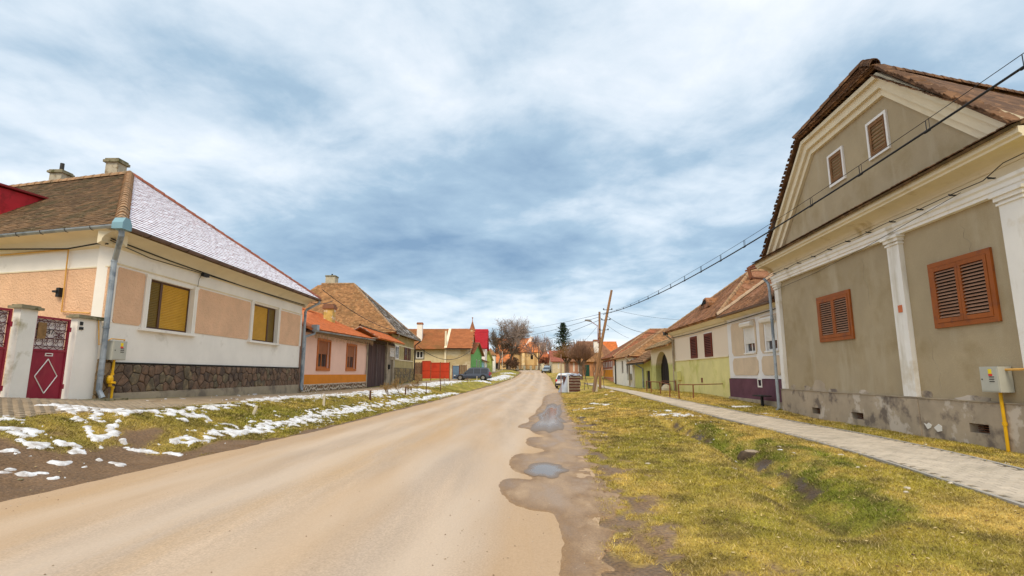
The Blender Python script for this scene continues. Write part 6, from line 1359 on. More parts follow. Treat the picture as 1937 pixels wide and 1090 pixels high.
# entablature
f = MB(PF)
f.prism([(0, 4.50), (-.12, 4.50), (-.12, 4.56), (-.15, 4.58), (-.15, 4.66), (-.19, 4.69), (-.19, 4.76), (0, 4.76)], 'x', .0, UR + .1); f.build('architrave', pw, hP)
cm = M('cream_frieze', (.74, .64, .46), .9, .06, 1.2, .3, 40, col2=(.46, .34, .16), c2s=1.0, lo=.60, hi=.72)
f = MB(PF); f.box(.0, UR + .05, -.05, .0, 4.76, 4.98); f.prism([(0, 4.98)] + [(-.07 - .36 * (1 - math.cos(t)), 4.985 + .17 * math.sin(t)) for t in np.linspace(0, math.pi / 2, 6)] + [(-.50, 5.16), (-.50, 5.20), (-.55, 5.23), (-.55, 5.34), (0, 5.34)], 'x', -.35, UR + .5); f.build('cornice', cm, hP)
pent = [(-.45, -.64, 5.36), (UR + .5, -.64, 5.36), (UR + .5, .02, 5.62), (-.45, .02, 5.62)]
f = MB(PF); f.slab(pent, .05); f.build('pent_roof', M_['tile_old'], hP)
# gable wall
gab = [(.10, 5.62), (UR - .1, 5.62), (10.45, 5.62), (7.22, 8.50), (3.40, 8.50), (.16, 5.62)]
gw = .10
f = MB(PF); f.prism([(0.1, 5.55), (10.5, 5.55), (10.5, 5.70), (7.26, 8.52), (3.34, 8.52), (.1, 5.70)], 'y', 0.02, .3); f.build('gable_wall', kh, hP)
# moulded band along the rakes
def band(pts, w_, y0, y1, name, mat, inset=0):
    # offset polyline inwards (down)
    f = MB(PF)
    def offs(pts, d):
        o_ = []
        for i, p in enumerate(pts):
            def nrm(a, b_): t = np.array([b_[0] - a[0], b_[1] - a[1]]); t /= np.linalg.norm(t); return np.array([t[1], -t[0]])
            if i == 0: n = nrm(pts[0], pts[1]); o_.append((p[0] + n[0] * d, p[1] + n[1] * d))
            elif i == len(pts) - 1: n = nrm(pts[-2], pts[-1]); o_.append((p[0] + n[0] * d, p[1] + n[1] * d))
            else:
                n1, n2 = nrm(pts[i - 1], p), nrm(p, pts[i + 1]); m = n1 + n2; m /= np.linalg.norm(m); k = d / max(.3, m @ n1); o_.append((p[0] + m[0] * k, p[1] + m[1] * k))
        return o_
    A = offs(pts, inset); B_ = offs(pts, inset + w_)
    for i in range(len(pts) - 1): f.prism([A[i], A[i + 1], B_[i + 1], B_[i]], 'y', y0, y1)
    f.build(name, mat, hP)
line = [(.02, 5.64), (3.30, 8.62), (7.30, 8.62), (10.58, 5.64)]
band(line, .34, -.16, .02, 'rake_moulding', cm); band(line, .12, -.26, -.161, 'rake_moulding', cm); band(line, .17, -.07, .019, 'rake_moulding', cm, .341)
# roof
rp = 1.35; vtop = 10.42; um_ = 5.3; ovg = -.36
SK = -.35 * DP   # the plot is slanted
L0, L1 = (-.32, ovg, 5.44), (-.32 + SK, DP, 5.44); R0, R1 = (10.92, ovg, 5.44), (10.92 + SK, DP, 5.44)
kL, kR = (3.15, ovg, 8.72), (7.45, ovg, 8.72); top0 = (um_ - .5, ovg + rp, vtop - .12); top1 = (um_ + SK - .12, DP, vtop - .12)
tp = M('lichened_brown_tile', (.155, .078, .036), .9, .25, 1.4, .5, 60, col2=(.10, .05, .025), c2s=1.6, lo=.48, hi=.6, cell=.5, cs=5.5, col3=(.34, .23, .13), c3s=8, lo3=.64, hi3=.70)
f = MB(PF); f.slab([L0, kL, top0, top1, L1], .06); f.slab([R0, R1, top1, top0, kR], .06); f.slab([kL, kR, top0], .06); f.build('roof', tp, hP)
gt = tile_geo(.18, .2, .018, .022)
lay_tiles(hP, [(tile_xf(PF, [R0, R1, top1, top0, kR], .18, .15), gt, [tp]), (tile_xf(PF, [kL, kR, top0], .18, .15), gt, [tp]), (tile_xf(PF, pent, .18, .17), gt, [tp])], 298)
# rough tile edges seen along the rake
for (a, b_) in ((L0, kL), (kL, kR), (kR, R0)):
    A = np.array(a); B_ = np.array(b_); n = int(np.linalg.norm(B_ - A) / .15); f = MB(PF)
    for i in range(n):
        p = A + (B_ - A) * (i + .5) / n; s = random.uniform(.05, .075); d = (B_ - A) / np.linalg.norm(B_ - A)
        q = p + np.array([random.uniform(-.01, .01), random.uniform(-.06, .0), random.uniform(-.01, .03)])
        f.prism([(q[0] - d[0] * s, q[2] - d[2] * s + .01), (q[0] + d[0] * s, q[2] + d[2] * s - .012), (q[0] + d[0] * s, q[2] + d[2] * s + .012), (q[0] - d[0] * s, q[2] - d[2] * s + .035)], 'y', q[1] - .02, q[1] + .25)
    f.build('verge_tiles', tp, hP, kind='stuff')
ridge(hP, PF, off(kR, .05), off(top0, .05), .11, tp, .36); ridge(hP, PF, off(kL, .05), off(top0, .05), .11, tp, .36); ridge(hP, PF, off(top0, .05), off(top1, .05), .12, tp, .38)
# attic vents
bw = M('bare_brown_wood', (.24, .12, .05), .85, .25, 5, .4)
for (a, b_, c_, d) in ((4.36, 5.04, 6.76, 7.60), (6.33, 7.03, 6.78, 7.66)):
    f = MB(PF)
    for q in ((a - .07, b_ + .07, c_ - .07, c_), (a - .07, b_ + .07, d, d + .07), (a - .07, a, c_, d), (b_, b_ + .07, c_, d)): f.box(q[0], q[1], -.03, .04, q[2], q[3])
    f.build('window_surround', wt_, hP)
    louvre(hP, PF, a, b_, c_, d, .03, bw, bw, leaves=1, n=7, border=.05, fw=.04, name='attic_louvre', th=.04)
os_ = M('orange_brown_shutter', (.32, .085, .012), .6, .15, 2.5, .3, 40, col2=(.22, .065, .02), c2s=4, lo=.55, hi=.66); sl_ = M('faded_slat', (.36, .19, .115), .7, .15, 3, .2, 40, col2=(.36, .17, .09), c2s=3)
louvre(hP, PF, 2.92, 4.76, 2.17, 3.56, 0, os_, sl_, leaves=2, n=15, border=.10, fw=.09)
louvre(hP, PF, 7.88, 9.56, 2.18, 3.60, 0, os_, sl_, leaves=2, n=15, border=.10, fw=.09)
# downpipe at the far corner, cable bracket
pipe(hP, PF, [(-.25, -.30, 4.75), (-.10, -.22, 4.55), (-.04, -.22, 4.3), (-.04, -.22, -.0), (-.12, -.34, -.14), (-.22, -.42, -.16)], .052, M_['zinc'], collars=[((-.04, -.22, 3.2), .02), ((-.04, -.22, 1.1), .02)])
f = MB(PF); f.tube([(-.25, -.30, 4.75), (-.8, -.5, 4.90), (-.85, -.5, 4.95)], .05, 6); f.tube([(-.9, -.52, 4.85), (-1.05, -.55, 5.35)], .07, 6); f.tube([(-1.35, -.55, 5.28), (-.3, -.4, 5.22)], .035, 5); f.build('rusty_bracket', M_['rust'], hP)
# clipped cable on the frieze
f = MB(PF); us = np.linspace(-.2, 10.9, 24); 
f.tube([(u, -.30 - .02 * math.sin(u * 3), 4.80 - .02 * abs(math.sin(u * 1.3)) + (.16 if u > 10.2 else 0)) for u in us], .009, 5)
for u in np.arange(.6, 10.5, .95): f.box(u - .02, u + .02, -.32, -.20, 4.77, 4.79); f.tube([(u - .06, -.3, 4.82), (u + .06, -.31, 4.77)], .010, 4)
f.build('wall_cable', M_['black'], hP)
f = MB(PF); f.tube([(.2, -.13, 4.25), (3, -.03, 4.36), (6, -.18, 4.48), (9.4, -.3, 4.75)], .007, 3); f.build('thin_wire', M_['black'], hP)
r_ = random.Random(77)
for (cu, cv, w_, h_) in ((1.75, .74, .30, .10), (2.5, .80, .55, .22), (3.3, .72, .3, .08), (7.3, .76, .2, .12), (8.6, .72, .5, .07), (4.9, .72, .25, .06), (.75, .76, .2, .1)):
    f = MB(PF); f.prism([(cu + w_ * math.cos(a) * r_.uniform(.6, 1.1), max(.67, cv + h_ * math.sin(a) * r_.uniform(.6, 1.15))) for a in np.linspace(0, 6.283, 13, endpoint=False)], 'y', -.006, .0); f.build('bare_render_patch', plm, hP)
for (cu, cv, L_) in ((5.4, 4.3, 1.3), (2.2, 1.9, .9), (7.6, 2.0, 1.1), (8.9, 4.2, .6)):
    f = MB(PF); f.tube([(cu + .06 * math.sin(k * 1.7) + k * .03, -.001, cv - L_ * k / 7) for k in range(8)], .003, 3); f.build('hairline_crack', M_['concrete'], hP)
mP = meter_box(PF, 9.2, 9.62, .87, 1.34, -.02, 'pale grey gas meter box with yellow pipe on the khaki gabled house', [(9.45, -.14, .88), (9.45, -.14, .3), (9.44, -.14, -.35)])
f = MB(PF); f.tube([(9.6, -.12, 1.28), (10.9, -.10, 1.30)], .025, 6); f.build('gas_pipe', M_['ochre_pipe'], mP)
f = MB(PF)
f.prism([(7.25, .12), (7.35, .0), (7.46, .04), (7.5, .10), (7.4, .14), (7.33, .10)], 'y', -.109, -.101); f.prism([(7.55, .05), (7.65, -.03), (7.78, .0), (7.8, .1), (7.7, .14), (7.6, .08)], 'y', -.109, -.101); f.build('torn_poster', M_['white_paint'], hP)
# ------------------------------------------------------------------ trees
bark = M('grey_brown_bark', (.16, .115, .085), .95, .3, 3, .6, 30); twig = M('brown_twigs', (.20, .135, .115), .9, .2, 2, 0); twig_o = M('orange_brown_twigs', (.30, .15, .075), .9, .2, 2, 0)
def seg_mesh(name, segs, mat, parent, sides=3):
    """segs: (p0, p1, r0, r1) world"""
    P0 = np.array([s[0] for s in segs]); P1 = np.array([s[1] for s in segs]); r0 = np.array([s[2] for s in segs])[:, None]; r1 = np.array([s[3] for s in segs])[:, None]
    T = P1 - P0; T /= np.linalg.norm(T, axis=1)[:, None] + 1e-9; ref = np.where(np.abs(T[:, 2:3]) > .9, [[1., 0, 0]], [[0, 0, 1.]]); A = np.cross(T, ref); A /= np.linalg.norm(A, axis=1)[:, None]; B_ = np.cross(T, A)
    V = []
    for k in range(sides): a = 2 * math.pi * k / sides; V.append(P0 + (A * math.cos(a) + B_ * math.sin(a)) * r0)
    for k in range(sides): a = 2 * math.pi * k / sides; V.append(P1 + (A * math.cos(a) + B_ * math.sin(a)) * r1)
    V = np.stack(V, 1); n = len(segs); V = V.reshape(-1, 3); i = np.arange(n)[:, None] * 2 * sides
    F = np.concatenate([i + np.array([k, (k + 1) % sides, sides + (k + 1) % sides, sides + k]) for k in range(sides)])
    fr = FR[parent]; V = V - fr.o; V = np.stack([V @ fr.d, V @ fr.n, V[:, 2]], 1)
    me = bpy.data.meshes.new(name); me.vertices.add(len(V)); me.vertices.foreach_set('co', V.ravel()); me.loops.add(F.size); me.loops.foreach_set('vertex_index', F.ravel().astype(np.int32)); me.polygons.add(len(F))
    me.polygons.foreach_set('loop_start', np.arange(0, F.size, 4, dtype=np.int32)); me.polygons.foreach_set('loop_total', np.full(len(F), 4, np.int32)); me.update(calc_edges=True); me.materials.append(mat)
    o = bpy.data.objects.new(name, me); COL.objects.link(o); o.parent = parent; return o
def bare_tree(name, label, x, y, h, trunk_r, seed, up=.5, spread=.7, levels=6, first=.22, kids=3, mt=twig, group=None, width=1.0, twigr=.012, lean=(0, 0)):
    r = random.Random(seed); z = float(Z(x, y)) - .1; rt = root(name, label, 'tree', Fr((x, y, z), 0), group)
    tr = []; cr = []
    def rv(): v_ = np.array([r.gauss(0, 1), r.gauss(0, 1), r.gauss(0, 1)]); return v_ / np.linalg.norm(v_)
    def grow(p, d, L, rad, lv):
        n = 3; q = p; 
        for k in range(n):
            d = d + rv() * .16 + np.array([0, 0, .06 * up]); d /= np.linalg.norm(d); q2 = q + d * L / n; ra = rad * (1 - .28 * k / n); rb_ = rad * (1 - .28 * (k + 1) / n)
            (tr if lv <= 1 else cr).append((q, q2, max(ra, twigr), max(rb_, twigr))); 
            if lv >= 1 and lv < levels and k < n - 1 and r.random() < .75: sp(q2, d, L * .62, rad * .5, lv + 1)
            q = q2
        if lv < levels:
            for j in range(kids if lv < 4 else 2): sp(q, d, L * r.uniform(.68, .86), rad * .64, lv + 1)
    def sp(q, d, L, rad, lv):
        s = rv(); s -= d * (s @ d); s /= np.linalg.norm(s) + 1e-9; nd_ = d * (1 - spread * .5) + s * spread * r.uniform(.5, 1.0) * np.array([width, width, 1]) + np.array([0, 0, up * .3]); nd_ /= np.linalg.norm(nd_); grow(q, nd_, L, rad, lv)
    grow(np.array([x, y, z]), np.array([lean[0], lean[1], 1.0]), h * first, trunk_r, 0)
    allz = max(s[1][2] for s in cr + tr) - z; k = h / allz
    def scl(L_): return [(np.array([x, y, z]) + (a - [x, y, z]) * k, np.array([x, y, z]) + (b_ - [x, y, z]) * k, c, d) for a, b_, c, d in L_]
    seg_mesh('trunk', scl(tr), bark, rt, 7); seg_mesh('crown', scl(cr), mt, rt, 3); return rt
bare_tree('bare_tree', 'tallest bare tree with broad rounded crown in front of the church', -.55, 121, 12.6, .34, 3, up=.42, spread=.85, levels=6, first=.20, mt=M('pale_twigs', (.34, .26, .22), .9, .2, 2, 0), twigr=.014, width=.95)
bare_tree('bare_tree', 'dark bare tree standing just left of the tallest one', -3.0, 119, 9.6, .22, 8, up=.3, spread=.62, levels=6, first=.26, mt=M('dark_twigs', (.17, .12, .08), .9), twigr=.024)
bare_tree('bare_tree', 'bare tree with open crown right of the church apse', 6.2, 124, 8.8, .22, 14, up=.5, spread=.7, levels=5, first=.34, mt=M('purple_grey_twigs', (.36, .27, .25), .9), twigr=.022)
bare_tree('bare_tree', 'slim bare tree between the church and the spruce', 9.0, 126, 8.2, .16, 22, up=1.0, spread=.36, levels=5, first=.34, kids=2, mt=bpy.data.materials['purple_grey_twigs'], twigr=.018)
for k, (x, y, h, s) in enumerate([(-1.0, 116, 2.6, 41), (.4, 114, 2.2, 42), (-.1, 118, 3.0, 43)]):
    bare_tree('leafless_bush', ['brown bush at the foot of the tallest bare tree', 'lowest brown bush at the road bend', 'tall brown bush behind the road bend'][k], x, y, h, .05, s, up=.2, spread=.9, levels=4, first=.12, kids=4, mt=M('dark_brown_twigs', (.13, .07, .04), .9) if k == 0 else bpy.data.materials['dark_brown_twigs'], twigr=.03)
bare_tree('leafless_bush', 'reddish brown bush in front of the distant orange roofed house', 6.9, 112, 3.4, .06, 47, up=.2, spread=.9, levels=4, first=.15, kids=4, mt=M('red_brown_twigs', (.22, .08, .04), .9), twigr=.03)
# pollarded trees: short trunk, knobbly head, dense brush of shoots
def pollard(label, x, y, trunk_h, R, hh, seed, mt, n=700, tr=.22):
    r = random.Random(seed); z = float(Z(x, y)) - .1; rt = root('pollarded_tree', label, 'tree', Fr((x, y, z), 0), 'pollarded trees right of the road')
    c = np.array([x, y, z + trunk_h]); segs = [(np.array([x, y, z]), c, tr, tr * .8)]; heads = []
    for k in range(7):
        a = k * 2 * math.pi / 7; e_ = c + np.array([math.cos(a) * R * .28, math.sin(a) * R * .28, R * .22 + .1 * (k % 2)]); segs.append((c - [0, 0, .15], e_, tr * .5, tr * .32)); heads.append(e_)
    seg_mesh('trunk', segs, M_['black'] if 0 else bark, rt, 7); cr = []
    for i in range(n):
        h = heads[r.randrange(7)]; a = r.uniform(0, 6.28); t = r.random() ** .6 * 1.35
        d = np.array([math.cos(a) * math.sin(t), math.sin(a) * math.sin(t), math.cos(t) * hh]); L_ = R * r.uniform(.6, 1.0) * (1 - .3 * t / 1.5); p = h; dd = d / np.linalg.norm(d)
        for k in range(2): q = p + (dd + np.array([r.gauss(0, .12), r.gauss(0, .12), .08])) * L_ / 2; cr.append((p, q, .014, .010)); p = q
    seg_mesh('crown', cr, mt, rt, 3)
pk_ = M('pinkish_brown_shoots', (.27, .155, .10), .9, .2, 2, 0); po = M('ochre_brown_shoots', (.26, .14, .05), .9, .2, 2, 0)
q = at(1099, 720, 66); pollard('large pollarded tree with upright pinkish shoots left of the poles', q[0], 66, 1.9, 2.6, 1.35, 5, pk_, 900, .26)
q = at(1073, 720, 74); pollard('wide pollarded tree with ochre shoots behind the white car', q[0], 74, 2.2, 2.4, .55, 6, po, 800, .26)
# saplings by the poles and on the left verge
sap_m = M('sapling_bark', (.17, .10, .06), .9, .2, 4, .2)
for k, (px, Y, h, lb) in enumerate([(1106, 44, 2.5, 'leafless sapling right behind the covered tile stack'), (1113, 46, 2.8, 'slender leafless sapling second from the tile stack'), (1123, 44, 3.0, 'thick leafless sapling just left of the two poles'), (1130, 41, 2.2, 'short leafless sapling touching the leaning pole'),
                                    (1143, 43, 2.4, 'leafless sapling immediately right of the leaning pole')]):
    q = at(px, 725, Y); bare_tree('sapling', lb, q[0], Y, h, .05 if k == 2 else .03, 60 + k, up=1.0, spread=.4, levels=3, first=.4, kids=2, mt=sap_m, group='saplings around the poles', twigr=.009)
for k, (px, py, h, lb) in enumerate([(735, 757, .95, 'knee-high bare shrub in front of the wooden gateway'), (757, 750, 1.15, 'bushy bare shrub in front of the notice wall'), (789, 741, .9, 'bare shrub in front of the tall roofed house corner'), (772, 744, .6, 'smallest bare shrub on the left verge')]):
    q = G(px, py); bare_tree('bare_shrub', lb, q[0], q[1], h, .014, 80 + k, up=.5, spread=.75, levels=4, first=.18, kids=3, mt=M('straw_twigs', (.32, .20, .08), .9) if k == 0 else bpy.data.materials['straw_twigs'], group='small bare shrubs on the left verge', twigr=.006)
# spruce
def spruce(x, y, h, R, seed):
    r = random.Random(seed); z = float(Z(x, y)) - .1; rt = root('spruce_tree', 'dark green spruce rising behind the houses right of the church', 'tree', Fr((x, y, z), 0))
    seg_mesh('trunk', [(np.array([x, y, z]), np.array([x, y, z + h * .5]), .25, .15), (np.array([x, y, z + h * .5]), np.array([x, y, z + h]), .15, .03)], bark, rt, 7)
    V = []; F = []
    n = 150
    for i in range(n):
        t = (i + r.random()) / n; hh = h * (.12 + .88 * t); L_ = R * ((1 - t) ** .7) * r.uniform(.6, 1.15) + .25; a = i * 2.4 + r.uniform(-.4, .4); dr = -.25 + .5 * t + r.uniform(-.12, .12)
        for k in range(26):
            s = (k + r.random()) / 26; 
            if s < .12: continue
            c = np.array([x + math.cos(a) * L_ * s, y + math.sin(a) * L_ * s, z + hh + dr * L_ * s + .25 * (s ** 2) * L_ * .4]) + np.array([r.gauss(0, .13), r.gauss(0, .13), r.gauss(0, .09)])
            sz = .26 * (1.1 - .4 * s); u1 = np.array([r.gauss(0, 1), r.gauss(0, 1), r.gauss(0, .5)]); u1 /= np.linalg.norm(u1); u2 = np.cross(u1, [r.gauss(0, 1), r.gauss(0, 1), r.gauss(0, 1)]); u2 /= np.linalg.norm(u2)
            b0 = len(V); V += [c - u1 * sz, c + u2 * sz * .4, c + u1 * sz, c - u2 * sz * .4 - np.array([0, 0, .08])]; F.append((b0, b0 + 1, b0 + 2, b0 + 3))
    m = MB(); m.v = V; m.f = F; m.m = [0] * len(F); m.build('foliage', M('spruce_needles', (.028, .048, .022), .9, .35, 2, 0, cell=.4, cs=2), rt)
q = at(1066, 690, 130); spruce(q[0], 130, 11.2, 4.0, 4)

# ------------------------------------------------------------------ poles, lamp and overhead lines
wood = M('weathered_pole_wood', (.30, .16, .075), .9, .25, 3, .5, 30, stretch=(1, 1, .15), col2=(.20, .14, .10), c2s=3)
lp0 = G(1137, 744); lp0 = np.array([lp0[0], 37.6, float(Z(lp0[0], 37.6))]); ltop = at(1157, 549, 37.2)
pole = root('leaning_pole', 'leaning brown wooden utility pole carrying the thick overhead cable', 'utility pole', Fr((lp0[0], lp0[1], lp0[2]), 0))
f = MB(); f.tube([lp0 - [0, 0, .4], lp0 * .6 + ltop * .4 + [-.03, 0, 0], ltop], [.13, .105, .08], 10); f.build('shaft', wood, pole)
f = MB(); f.box(lp0[0] + .16, lp0[0] + .34, lp0[1] - .1, lp0[1] + .1, lp0[2] - .3, lp0[2] + 1.35); f.build('concrete_foot', M('pale_stub', (.5, .42, .32), .9), pole)
for t in (.80, .70, .60):
    c = lp0 * (1 - t) + ltop * t; f = MB(); f.tube([c + [-.3, 0, .02], c + [.28, 0, .05]], .022, 5); xa = f.build('crossbar', M_['dark_metal'], pole)
    for dx_ in (-.3, .28): f = MB(); f.lathe((c[0] + dx_, c[1], c[2] + .02), [(.03, 0), (.05, .05), (.03, .12)], 6); f.build('insulator', M_['dark_metal'], xa)

p2 = np.array([at(1135, 730, 42)[0], 42, 0.]); p2[2] = float(Z(p2[0], p2[1])); t2 = at(1134, 590, 42)
lamp = root('street_lamp_pole', 'upright wooden pole with a curved street lamp arm behind the leaning pole', 'street lamp', Fr(tuple(p2), 0))
f = MB(); f.tube([p2 - [0, 0, .4], t2], [.11, .085], 9); f.build('shaft', wood, lamp)
hd = at(1112, 606, 42); ar = at(1131, 617, 42); f = MB(); f.tube([at(1133, 650, 41.8), at(1131, 630, 41.8), ar, ar * .4 + hd * .6 + [0, 0, .03], hd + [.1, 0, -.02]], .028, 6); f.tube([at(1131, 650, 41.75), at(1131, 622, 41.75)], .03, 5); f.build('arm', M('pinkish_metal_arm', (.35, .18, .17), .6), lamp)
f = MB(Fr(tuple(hd), .0)); f.prism([(-.25, -.03), (.28, -.14), (.30, -.07), (.1, .05), (-.22, .05)], 'y', -.12, .12); f.build('lamp_head', M('grey_lamp_head', (.22, .20, .18), .5), lamp)
for y_ in (632, 640, 648, 657): f = MB(); c = at(1134, y_, 41.8); f.box(c[0] - .16, c[0] + .16, c[1] - .12, c[1] - .08, c[2] - .03, c[2] + .03); f.build('clamp', M_['rust'], lamp)
# slim post in front of the white car
q = at(1061, 735, 39); f = MB(); f.tube([(q[0], 39, 0), (q[0] + .05, 39, float(Z(q[0], 39)) + 2.9)], .035, 6); tag(f.build('slim_post', M('pinkish_post', (.30, .17, .13), .8), None), 'slim pinkish brown post rising beside the plastic-wrapped stack', 'post')
cabm = M('black_cable', (.015, .015, .018), .6, .1, 3, 0)
ka = np.array([6.5, 37.9, 0]); kb = np.array([7.6, -6, 0]); kd = (kb - ka) / np.linalg.norm(kb - ka)
def kz(s): return 5.15 + .0024 * (s - 15) ** 2
def kp(s, dz=0): p = ka + kd * s; return np.array([p[0], p[1], kz(s) + dz])
cr_ = root('overhead_cable', 'thick black overhead cable running from the leaning pole across the khaki house', 'cable', Fr((6.5, 37.9, 0), 0))
ss = np.linspace(.3, 42, 60); f = MB(); f.tube([kp(s) for s in ss], .019, 6); f.build('main_cable', cabm, cr_)
f = MB(); f.tube([kp(s, .02 + .17 * min(1, s / 18)) for s in ss], .007, 4); f.build('support_wire', cabm, cr_)
s = 3.0
while s < 40:
    f = MB(); d = .02 + .17 * min(1, s / 18); f.tube([kp(s, -.02), kp(s, d)], .009, 4); f.tube([kp(s + .07, 0), kp(s + .07, d)], .006, 4); f.tube([kp(s - .05, -.012), kp(s + .07, -.012)], .024, 5); f.build('cable_clip', cabm, cr_); s += 1.75
def wire(a, b_, sag, label, r=.012, n=14):
    a = np.array(a); b_ = np.array(b_); pts = []
    for t in np.linspace(0, 1, n): p = a * (1 - t) + b_ * t; p[2] -= 4 * sag * t * (1 - t); pts.append(p)
    f = MB(); f.tube(pts, r, 4); return tag(f.build('overhead_wire', cabm, None), label, 'wire')
T1 = lp0 * .3 + ltop * .7; T2 = lp0 * .22 + ltop * .78; T3 = t2 - [0, 0, .4]
wire(T3, at(900, 640, 95), .8, 'upper overhead wire running from the lamp pole over the road to the far left', .016)
wire(T3 - [0, 0, .25], at(880, 655, 78), 1.2, 'lower overhead wire running from the lamp pole over the road to the red roofed house', .016)
wire(T2, at(907, 628, 86), .5, 'thin wire crossing the sky from the leaning pole to the left', .012)
wire(T2 - [0, 0, .3], at(1268, 627, 36.5), .55, 'wire sagging from the leaning pole to the cream and lime house', .012)
wire(T1 - [0, 0, .3], at(1190, 640, 60), .1, 'short wire dropping from the leaning pole to the tiled roofs on the right', .012)
wire(T3 - [0, 0, .5], at(1098, 652, 80), .1, 'short wire dropping from the lamp pole to the long brown roof', .014)
wire(T1, T3, .1, 'short tangled wire joining the two wooden poles', .012)
wire(at(1400, 600, 60), at(1165, 600, 60) + [0, 0, .8], .7, 'faint thin wire high above the tiled roofs on the right', .012)
wire(BF.W(12.5, -.6, 4.9), BF.W(31, -.7, 4.3), .45, 'cable strung along the roofs of the pink house and the wooden gateway', .02)
wire(AF.W(11.6, -.4, 3.9), BF.W(16.5, .3, 4.9), .1, 'short cable from the corner house to the pink house roof', .018)

# ------------------------------------------------------------------ fence rail in front of the arched gateway
def rail_fence(label, px, rails=(.62,)):
    P = [G(*p) for p in px]; rt = root('pipe_railing', label, 'railing', Fr(tuple(P[0]), 0), 'rusty pipe railings on the right')
    for p in P: f = MB(); f.tube([p - [0, 0, .1], p + [random.uniform(-.04, .04), 0, .66]], .03, 6); f.build('post', M_['rust'], rt)
    for a, b_ in zip(P[:-1], P[1:]): f = MB(); f.tube([a + [0, 0, .64], b_ + [0, 0, .64]], .024, 6); f.build('rail', M_['rust'], rt)
rail_fence('rusty railing left of the arched gateway', [(1224, 741), (1232, 744), (1250, 746), (1267, 752)])
rail_fence('rusty railing in front of the cream and lime house', [(1285, 754), (1312, 754), (1381, 751)])
rail_fence('rusty railing immediately in front of the black arched gate', [(1252, 739), (1279, 742)])

# ------------------------------------------------------------------ posts and small things on the verges
def stake(px, py, h, r, lean, mat, label, name='stake'):
    p = G(px, py); f = MB(); f.tube([p - [0, 0, .08], p + [lean * h, 0, h]], [r, r * .85], 6); tag(f.build(name, mat, None), label, 'post')
wp = M('white_stake', (.66, .58, .45), .9, .15, 8, .3)
stake(476, 788, .27, .042, .42, wp, 'leaning white stake in the grass in front of the stone base'); stake(612, 768, .40, .045, .03, wp, 'upright white stake in the grass near the pink house')
rs = M('rusty_brown_stake', (.11, .05, .03), .9, .2, 6, .3)
for (px, py, h, r, lb) in ((700, 757, .42, .05, 'thick short rusty stake in front of the pink house'), (767, 747, .45, .045, 'rusty stake right of the bushy shrub'), (806, 746, .75, .03, 'slim rusty stake in front of the red gate, left one'), (833, 740, .85, .035, 'dark rusty stake between the red gate and the car'), (840, 733, .9, .02, 'thin rod standing just right of the dark rusty stake'), (914, 724, .6, .04, 'dark stake behind the rear wheel of the estate car'), (884, 723, .5, .03, 'dark rod beside the estate car')): stake(px, py, h, r, 0, rs, lb)
stake(902, 727, .95, .05, 0, wp, 'pale concrete post in front of the estate car rear door')
# tree stump with exposed roots
p = G(1425, 858); st = root('tree_stump', 'low grey tree stump at the edge of the ditch', 'stump', Fr(tuple(p), 0)); r = random.Random(9)
f = MB(FR[st]); n = 14; pr = None
for (R_, z_) in ((.24, -.35), (.21, -.08), (.175, .02), (.15, .045)):
    ring = [f.P(R_ * (1 + .25 * math.sin(3 * a + z_ * 4) + .1 * r.random()) * math.cos(a) * 1.2, R_ * (1 + .2 * math.sin(2 * a)) * math.sin(a), z_) for a in np.linspace(0, 2 * math.pi, n, endpoint=False)]
    if pr:
        for j in range(n): f.face((pr[j], pr[(j + 1) % n], ring[(j + 1) % n], ring[j]))
    pr = ring
f.build('bark', M('dark_stump_bark', (.08, .055, .035), .95, .4, 12, .8, 40), st); f.m = []
f = MB(FR[st]); f.lathe((0, 0, .04), [(.165, 0), (.155, .015)], 14); f.build('cut_face', M('grey_cut_wood', (.36, .28, .20), .9, .15, 9, .4, stretch=(1, 1, 1)), st)
q = G(1266, 799); f = MB(); f.tube([(q[0] - .06, q[1] + .35, q[2] + .0), (q[0], q[1] + .02, q[2] + .04)], .105, 12, cap=False); f.tube([(q[0] - .06, q[1] + .3, q[2] + .0), (q[0], q[1] + .06, q[2] + .04)], .09, 12)
tag(f.build('culvert_pipe', M('dark_pipe_mouth', (.03, .025, .02), .9), None), 'dark mouth of a culvert pipe at the head of the ditch', 'pipe')
q = G(1015, 1); 
